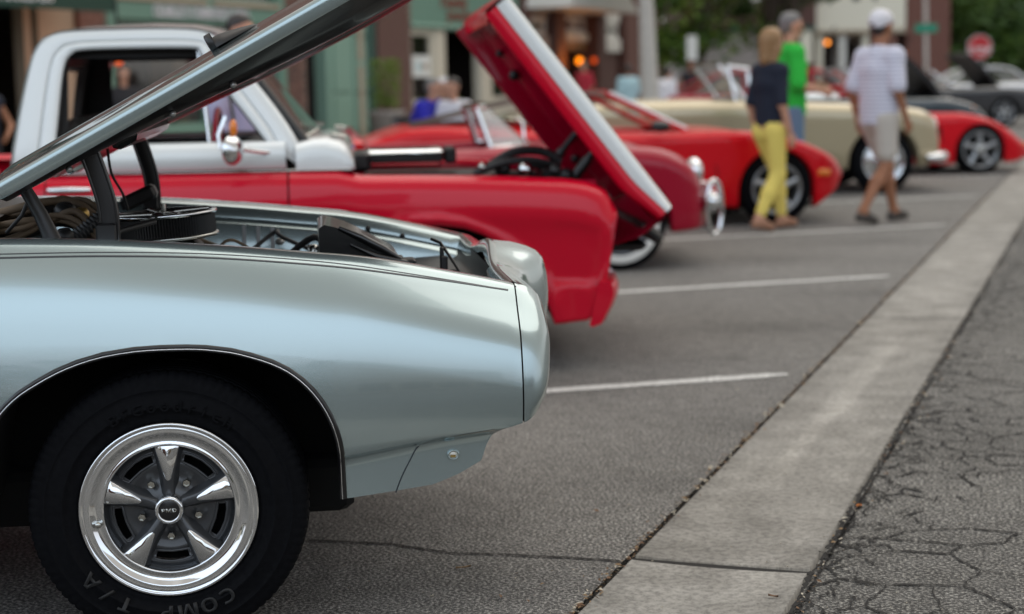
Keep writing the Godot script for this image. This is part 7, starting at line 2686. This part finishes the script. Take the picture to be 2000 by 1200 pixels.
	if style != "none":
		hbn.append([hp.call(0, 0.050, -0.035), hp.call(0, 0.058, 0.0), 0.088, 0.080])
		hbn.append([hp.call(0, 0.0, -0.055), hp.call(0, 0.03, -0.05), 0.070, 0.078])
		if style == "long":
			hbn.append([hp.call(0, 0.02, -0.055), hp.call(0, -0.14, -0.075), 0.085, 0.062])
			for s in [1, -1]:
				hbn.append([hp.call(0.055 * s, 0.05, -0.01), hp.call(0.072 * s, -0.06, -0.01), 0.045, 0.036])
				hbn.append([hp.call(0.072 * s, -0.06, -0.01), hp.call(0.06 * s, -0.185, -0.045), 0.038, 0.026])
			hbn.append([hp.call(0, -0.14, -0.075), hp.call(0, -0.20, -0.07), 0.060, 0.035])
		put("hair", sdf_scaled(hbn, 0.011 if fine else 0.018, 0.015, S), M[hair], root)
	if o.get("cap", false):
		put("cap", sdf_scaled([[hp.call(0, 0.065, -0.03), hp.call(0, 0.068, 0.005), 0.092, 0.085], [hp.call(0, 0.05, -0.05), hp.call(0, 0.04, -0.05), 0.082, 0.083]], 0.010, 0.012, S), M["white_cloth"], root)
		st = mb()
		var br := [PackedVector3Array(), PackedVector3Array(), PackedVector3Array()]
		for k in 11:
			var a := (k / 10.0 - 0.5) * 2.2
			br[0].append(S * hp.call(sin(a) * 0.085, 0.050, cos(a) * 0.075 + 0.005))
			br[1].append(S * hp.call(sin(a) * 0.085, 0.044, cos(a) * 0.13 + 0.02))
			br[2].append(S * hp.call(sin(a) * 0.082, 0.036, cos(a) * 0.125 + 0.02))
		grid(st, br)
		put("cap_peak", st, M["white_cloth"], root)
		st = mb()
		ellipsoid(st, S * hp.call(0, 0.028, -0.128), Vector3(0.032, 0.014, 0.010), 12, 6)
		put("cap_opening", st, M["hair_dark"], root)

func sdf_scaled(b: Array, cell: float, k: float, S: Transform3D, floor_y := -1.0) -> ArrayMesh:
	var v := [PackedVector3Array()]
	var i := [PackedInt32Array()]
	nets(b, cell, k, v, i)
	var vv: PackedVector3Array = v[0]
	for j in vv.size():
		if vv[j].y < floor_y: vv[j] = Vector3(vv[j].x * 0.97, floor_y, vv[j].z * 0.97)
		vv[j] = S * vv[j]
	return nets_mesh(vv, i[0])

func sitting(lean := 0.0) -> Dictionary:
	var d := {"pelvis": 0.52, "lean": lean, "knees": [Vector3(0.13, 0.50, 0.42), Vector3(-0.13, 0.50, 0.42)], "ankles": [Vector3(0.13, 0.085, 0.40), Vector3(-0.13, 0.085, 0.40)], "toes": [Vector3(0.14, 0.035, 0.55), Vector3(-0.14, 0.035, 0.55)]}
	var ny: float = 0.52 + 0.54
	d["elbows"] = [Vector3(0.24, ny - 0.34, lean + 0.08), Vector3(-0.24, ny - 0.34, lean + 0.08)]
	d["wrists"] = [Vector3(0.12, ny - 0.42, lean + 0.30), Vector3(-0.12, ny - 0.42, lean + 0.30)]
	return d

func walking(stride: float, swing := 0.5) -> Dictionary:
	return {"pelvis": 0.94, "lean": 0.02,
		"knees": [Vector3(0.085, 0.50, 0.10 + stride * 0.22), Vector3(-0.085, 0.50, 0.06 - stride * 0.12)],
		"ankles": [Vector3(0.075, 0.09, stride * 0.62), Vector3(-0.08, 0.12, -stride * 0.60)],
		"toes": [Vector3(0.09, 0.04, stride * 0.62 + 0.16), Vector3(-0.09, 0.035, -stride * 0.60 + 0.14)],
		"elbows": [Vector3(0.25, 1.13, -0.06 - swing * 0.10), Vector3(-0.25, 1.13, -0.04 + swing * 0.10)],
		"wrists": [Vector3(0.26, 0.88, 0.02 - swing * 0.10), Vector3(-0.26, 0.88, 0.06 + swing * 0.20)]}

func stool(label: String, at: Vector3, turn: float) -> void:
	var o := thing("folding_chair", label, "chair", at, turn)
	var st := mb()
	box(st, Vector3(0, 0.42, 0.02), Vector3(0.44, 0.035, 0.42), 0.01)
	put("seat", st, M["black_cloth"], o)
	st = mb()
	box(st, Vector3(0, 0.72, -0.22), Vector3(0.44, 0.30, 0.03), 0.01, Basis(Vector3.RIGHT, -0.15))
	put("backrest", st, M["black_cloth"], o)
	for x in [0.20, -0.20]:
		st = mb()
		tube(st, [Vector3(x, 0.0, 0.22), Vector3(x, 0.42, -0.05), Vector3(x, 0.88, -0.26)], 0.012, 6)
		put("leg", st, M["galvanized"], o)
		st = mb()
		tube(st, [Vector3(x * 0.9, 0.0, -0.24), Vector3(x * 0.9, 0.42, 0.18)], 0.012, 6)
		put("leg", st, M["galvanized"], o)

func make_people() -> void:
	var w := walking(0.33, 0.2)
	w["elbows"] = [Vector3(0.20, 1.12, -0.05), Vector3(-0.20, 1.12, -0.03)]
	w["wrists"] = [Vector3(0.21, 0.87, 0.03), Vector3(-0.20, 0.86, 0.06)]
	person("woman with shoulder length blonde hair, navy top and yellow trousers, walking away", Vector3(2.22, 0, -14.42), deg_to_rad(122), 1.70, "skin_fair", "navy_cloth", "yellow_cloth", "hair_blonde", w, {"fine": true, "hair_style": "long", "sleeve": 0.95, "legs": 1.86, "shoe": "tan_shoe", "build": 0.82, "ease": 0.012, "leg_ease": 0.008, "hem": 0.01})
	var ww := walking(0.44, 0.35)
	ww["elbows"] = [Vector3(0.235, 1.12, -0.08), Vector3(-0.235, 1.12, -0.02)]
	ww["wrists"] = [Vector3(0.24, 0.88, 0.0), Vector3(-0.22, 0.88, 0.10)]
	person("man in white cap, striped white polo shirt and beige shorts, walking away", Vector3(3.25, 0, -14.90), deg_to_rad(124), 1.83, "skin_tan", "striped_cloth", "beige_cloth", "hair_dark", ww, {"fine": true, "cap": true, "sleeve": 0.85, "legs": 0.74, "hem": 0.10, "build": 1.0, "ease": 0.022, "leg_ease": 0.02, "head_turn": 0.3})
	var g := {"elbows": [Vector3(0.25, 1.12, -0.02), Vector3(-0.25, 1.12, -0.02)], "wrists": [Vector3(0.14, 1.10, 0.26), Vector3(-0.14, 1.06, 0.26)]}
	person("grey haired man in bright green T-shirt and jeans beyond the blonde woman", Vector3(2.83, 0, -17.0), deg_to_rad(100), 1.90, "skin_fair", "green_cloth", "denim", "hair_grey", g, {"fine": true, "sleeve": 0.95, "hem": 0.10, "ease": 0.022})
	person("dark haired man in pale blue shirt standing behind the pickup windscreen", Vector3(-2.05, 0.0, -13.2), deg_to_rad(60), 1.84, "skin_fair", "pale_blue_cloth", "navy_cloth", "hair_dark", {"elbows": [Vector3(0.27, 1.13, -0.04), Vector3(-0.30, 1.12, -0.02)], "wrists": [Vector3(0.24, 1.0, 0.2), Vector3(-0.30, 0.88, 0.05)]}, {"sleeve": 1.8, "ease": 0.03, "build": 1.1, "hem": 0.1})
	person("dark haired woman on the pavement seen through the pickup side window", Vector3(-4.55, 0.0, -20.2), deg_to_rad(20), 1.56, "skin_fair", "black_cloth", "black_cloth", "hair_dark", {}, {"hair_style": "long", "sleeve": 1.6})
	person("bare shouldered person in navy at the left edge of the picture", Vector3(-5.12, 0.0, -16.6), deg_to_rad(40), 1.50, "skin_tan", "navy_cloth", "black_cloth", "hair_dark", {"elbows": [Vector3(0.30, 1.14, 0.05), Vector3(-0.26, 1.12, 0.02)], "wrists": [Vector3(0.16, 1.02, 0.25), Vector3(-0.16, 1.02, 0.25)]}, {"sleeve": 0.05, "hair_style": "long"})
	var cx := [[-1.17, -21.9, 62.0, "folding chair under the person in royal blue"], [-0.64, -21.8, -30.0, "folding chair under the dark haired person in white"], [-0.92, -24.4, 30.0, "folding chair under the white haired person"]]
	for q in cx: stool(q[3], Vector3(q[0], 0.0, q[1]), deg_to_rad(q[2]))
	person("seated person in royal blue long sleeves before the cream doorway", Vector3(-1.17, 0, -21.9), deg_to_rad(62), 1.7, "skin_fair", "blue_cloth", "crimson_cloth", "hair_grey", sitting(0.20), {"sleeve": 1.5, "ease": 0.03, "build": 1.15})
	person("seated dark haired person in a white top beside the royal blue sitter", Vector3(-0.64, 0, -21.8), deg_to_rad(-30), 1.7, "skin_fair", "white_cloth", "white_cloth", "hair_dark", sitting(0.10), {"sleeve": 0.9, "ease": 0.02})
	person("seated white haired person behind the dark haired sitter", Vector3(-0.92, 0, -24.4), deg_to_rad(30), 1.7, "skin_fair", "black_cloth", "black_cloth", "hair_white", sitting(0.0), {"sleeve": 1.8, "build": 1.1})
	person("person in dark tank top with clasped hands below the upright notice", Vector3(3.90, 0.0, -36.2), deg_to_rad(-10), 1.62, "skin_tan", "black_cloth", "denim", "hair_dark", {"elbows": [Vector3(0.30, 1.14, 0.02), Vector3(-0.30, 1.14, 0.02)], "wrists": [Vector3(0.08, 1.02, 0.24), Vector3(-0.08, 1.02, 0.24)]}, {"sleeve": 0.1, "hair_style": "long"})
	person("person in pale aqua shirt left of the tall pole", Vector3(2.40, 0.0, -33.6), deg_to_rad(200), 1.52, "skin_tan", "aqua_cloth", "black_cloth", "hair_dark", {"lean": 0.08}, {"sleeve": 0.9, "ease": 0.035})
	person("person in white shirt bending just right of the tall pole", Vector3(3.02, 0.0, -33.4), deg_to_rad(140), 1.45, "skin_fair", "white_cloth", "denim", "hair_dark", {"lean": 0.22}, {"sleeve": 0.9, "ease": 0.035})
	person("person in crimson shirt under the porch lamps", Vector3(1.72, 0.1, -38.4), deg_to_rad(-40), 1.55, "skin_fair", "crimson_cloth", "black_cloth", "hair_dark", {}, {"sleeve": 0.9})
	person("distant person in white near the red car with pale windscreen", Vector3(10.6, 0, -47.0), deg_to_rad(-20), 1.62, "skin_fair", "white_cloth", "crimson_cloth", "hair_grey", {}, {"sleeve": 0.9})
	person("distant person in grey left of the narrow raised hood", Vector3(11.4, 0, -50.0), deg_to_rad(30), 1.7, "skin_fair", "beige_cloth", "black_cloth", "hair_dark", {}, {"sleeve": 0.9})

# ---------------------------------------------------------------- small things on the ground
func make_litter() -> void:
	var r := RandomNumberGenerator.new()
	r.seed = 31
	mat("dry_leaf", lin(0.26, 0.17, 0.09), 0.9)
	mat("orange_leaf", lin(0.42, 0.14, 0.03), 0.9)
	mat("pale_chip", lin(0.50, 0.45, 0.36), 0.9)
	mat("brown_chip", lin(0.16, 0.09, 0.05), 0.9)
	# dry bits gathered along both edges of the gutter
	for k in 3:
		var st := mb()
		next_group(st, false)
		for i in 900:
			var near_edge := r.randf() < 0.78
			var t := -1.2 + pow(r.randf(), 1.4) * 16.0
			var s: float = r.randfn() * 0.009 if near_edge else 0.515 + absf(r.randfn()) * 0.03
			if r.randf() < 0.06: s = r.randf_range(-0.25, 0.05)
			var c := on_street(t, s, 0.006 + r.randf() * 0.004)
			var l := r.randf_range(0.002, 0.009) * (1.6 if r.randf() < 0.12 else 1.0)
			var b := Basis.from_euler(Vector3(r.randf_range(-0.4, 0.4), r.randf() * TAU, r.randf_range(-0.4, 0.4)))
			var a := b * Vector3(l, 0, 0)
			var d := b * Vector3(0, 0, l * r.randf_range(0.25, 0.6))
			var u := Vector3(0, l * 0.35, 0)
			quad(st, c - a, c + d + u, c + a, c - d)
		var o := put("leaf_litter", st, M[["dry_leaf", "pale_chip", "brown_chip"][k]])
		tag(o, "%s crumbs of dry leaves gathered along the gutter edges" % ["tan", "pale", "dark brown"][k], "leaf litter", "", "stuff")
	# loose grit on the asphalt
	var gs := mb()
	next_group(gs, false)
	for i in 900:
		var c := Vector3(r.randf_range(-0.9, 2.6), 0.003, r.randf_range(-9.0, -3.9))
		var l := r.randf_range(0.0012, 0.004)
		quad(gs, c + Vector3(-l, 0, 0), c + Vector3(0, l, l), c + Vector3(l, 0, 0), c + Vector3(0, l * 0.6, -l))
	tag(put("grit", gs, M["pale_chip"]), "loose pale grit scattered over the asphalt", "grit", "", "stuff")
	for q in [["twig", "thin yellowish twig lying on the asphalt below the front bumper", -0.149, -4.535, 0.022, 0.005, 0.35, "dry_leaf", "twig"],
		["leaf_chip", "small pale oval chip lying near the front tyre", -0.225, -4.28, 0.006, 0.004, 0.6, "pale_chip", "chip"],
		["dry_leaf", "orange brown leaf against the road edge of the gutter", 1.065, -5.115, 0.013, 0.010, 1.0, "orange_leaf", "leaf"],
		["dry_leaf", "curled brown leaf lodged in the gutter edge near the bottom of the picture", 0.155, -4.17, 0.016, 0.007, 1.1, "brown_chip", "leaf"],
		["dry_leaf", "dark leaf fragment on the nearest gutter slab", 0.66, -4.22, 0.014, 0.004, 2.6, "brown_chip", "leaf"]]:
		var st := mb()
		var rows := []
		var b := Basis(Vector3.UP, q[6])
		for i in 7:
			var f := i / 6.0 * 2 - 1
			var wd: float = q[5] * sqrt(max(0.02, 1 - f * f))
			rows.append(PackedVector3Array([b * Vector3(q[4] * f, 0.004 + 0.004 * f * f, -wd), b * Vector3(q[4] * f, 0.002, 0), b * Vector3(q[4] * f, 0.005 + 0.003 * f * f, wd)]))
		grid(st, rows)
		var o := put(q[0], st, M[q[7]], null, Transform3D(Basis.IDENTITY, Vector3(q[2], 0.004, q[3])))
		tag(o, q[1], q[8])
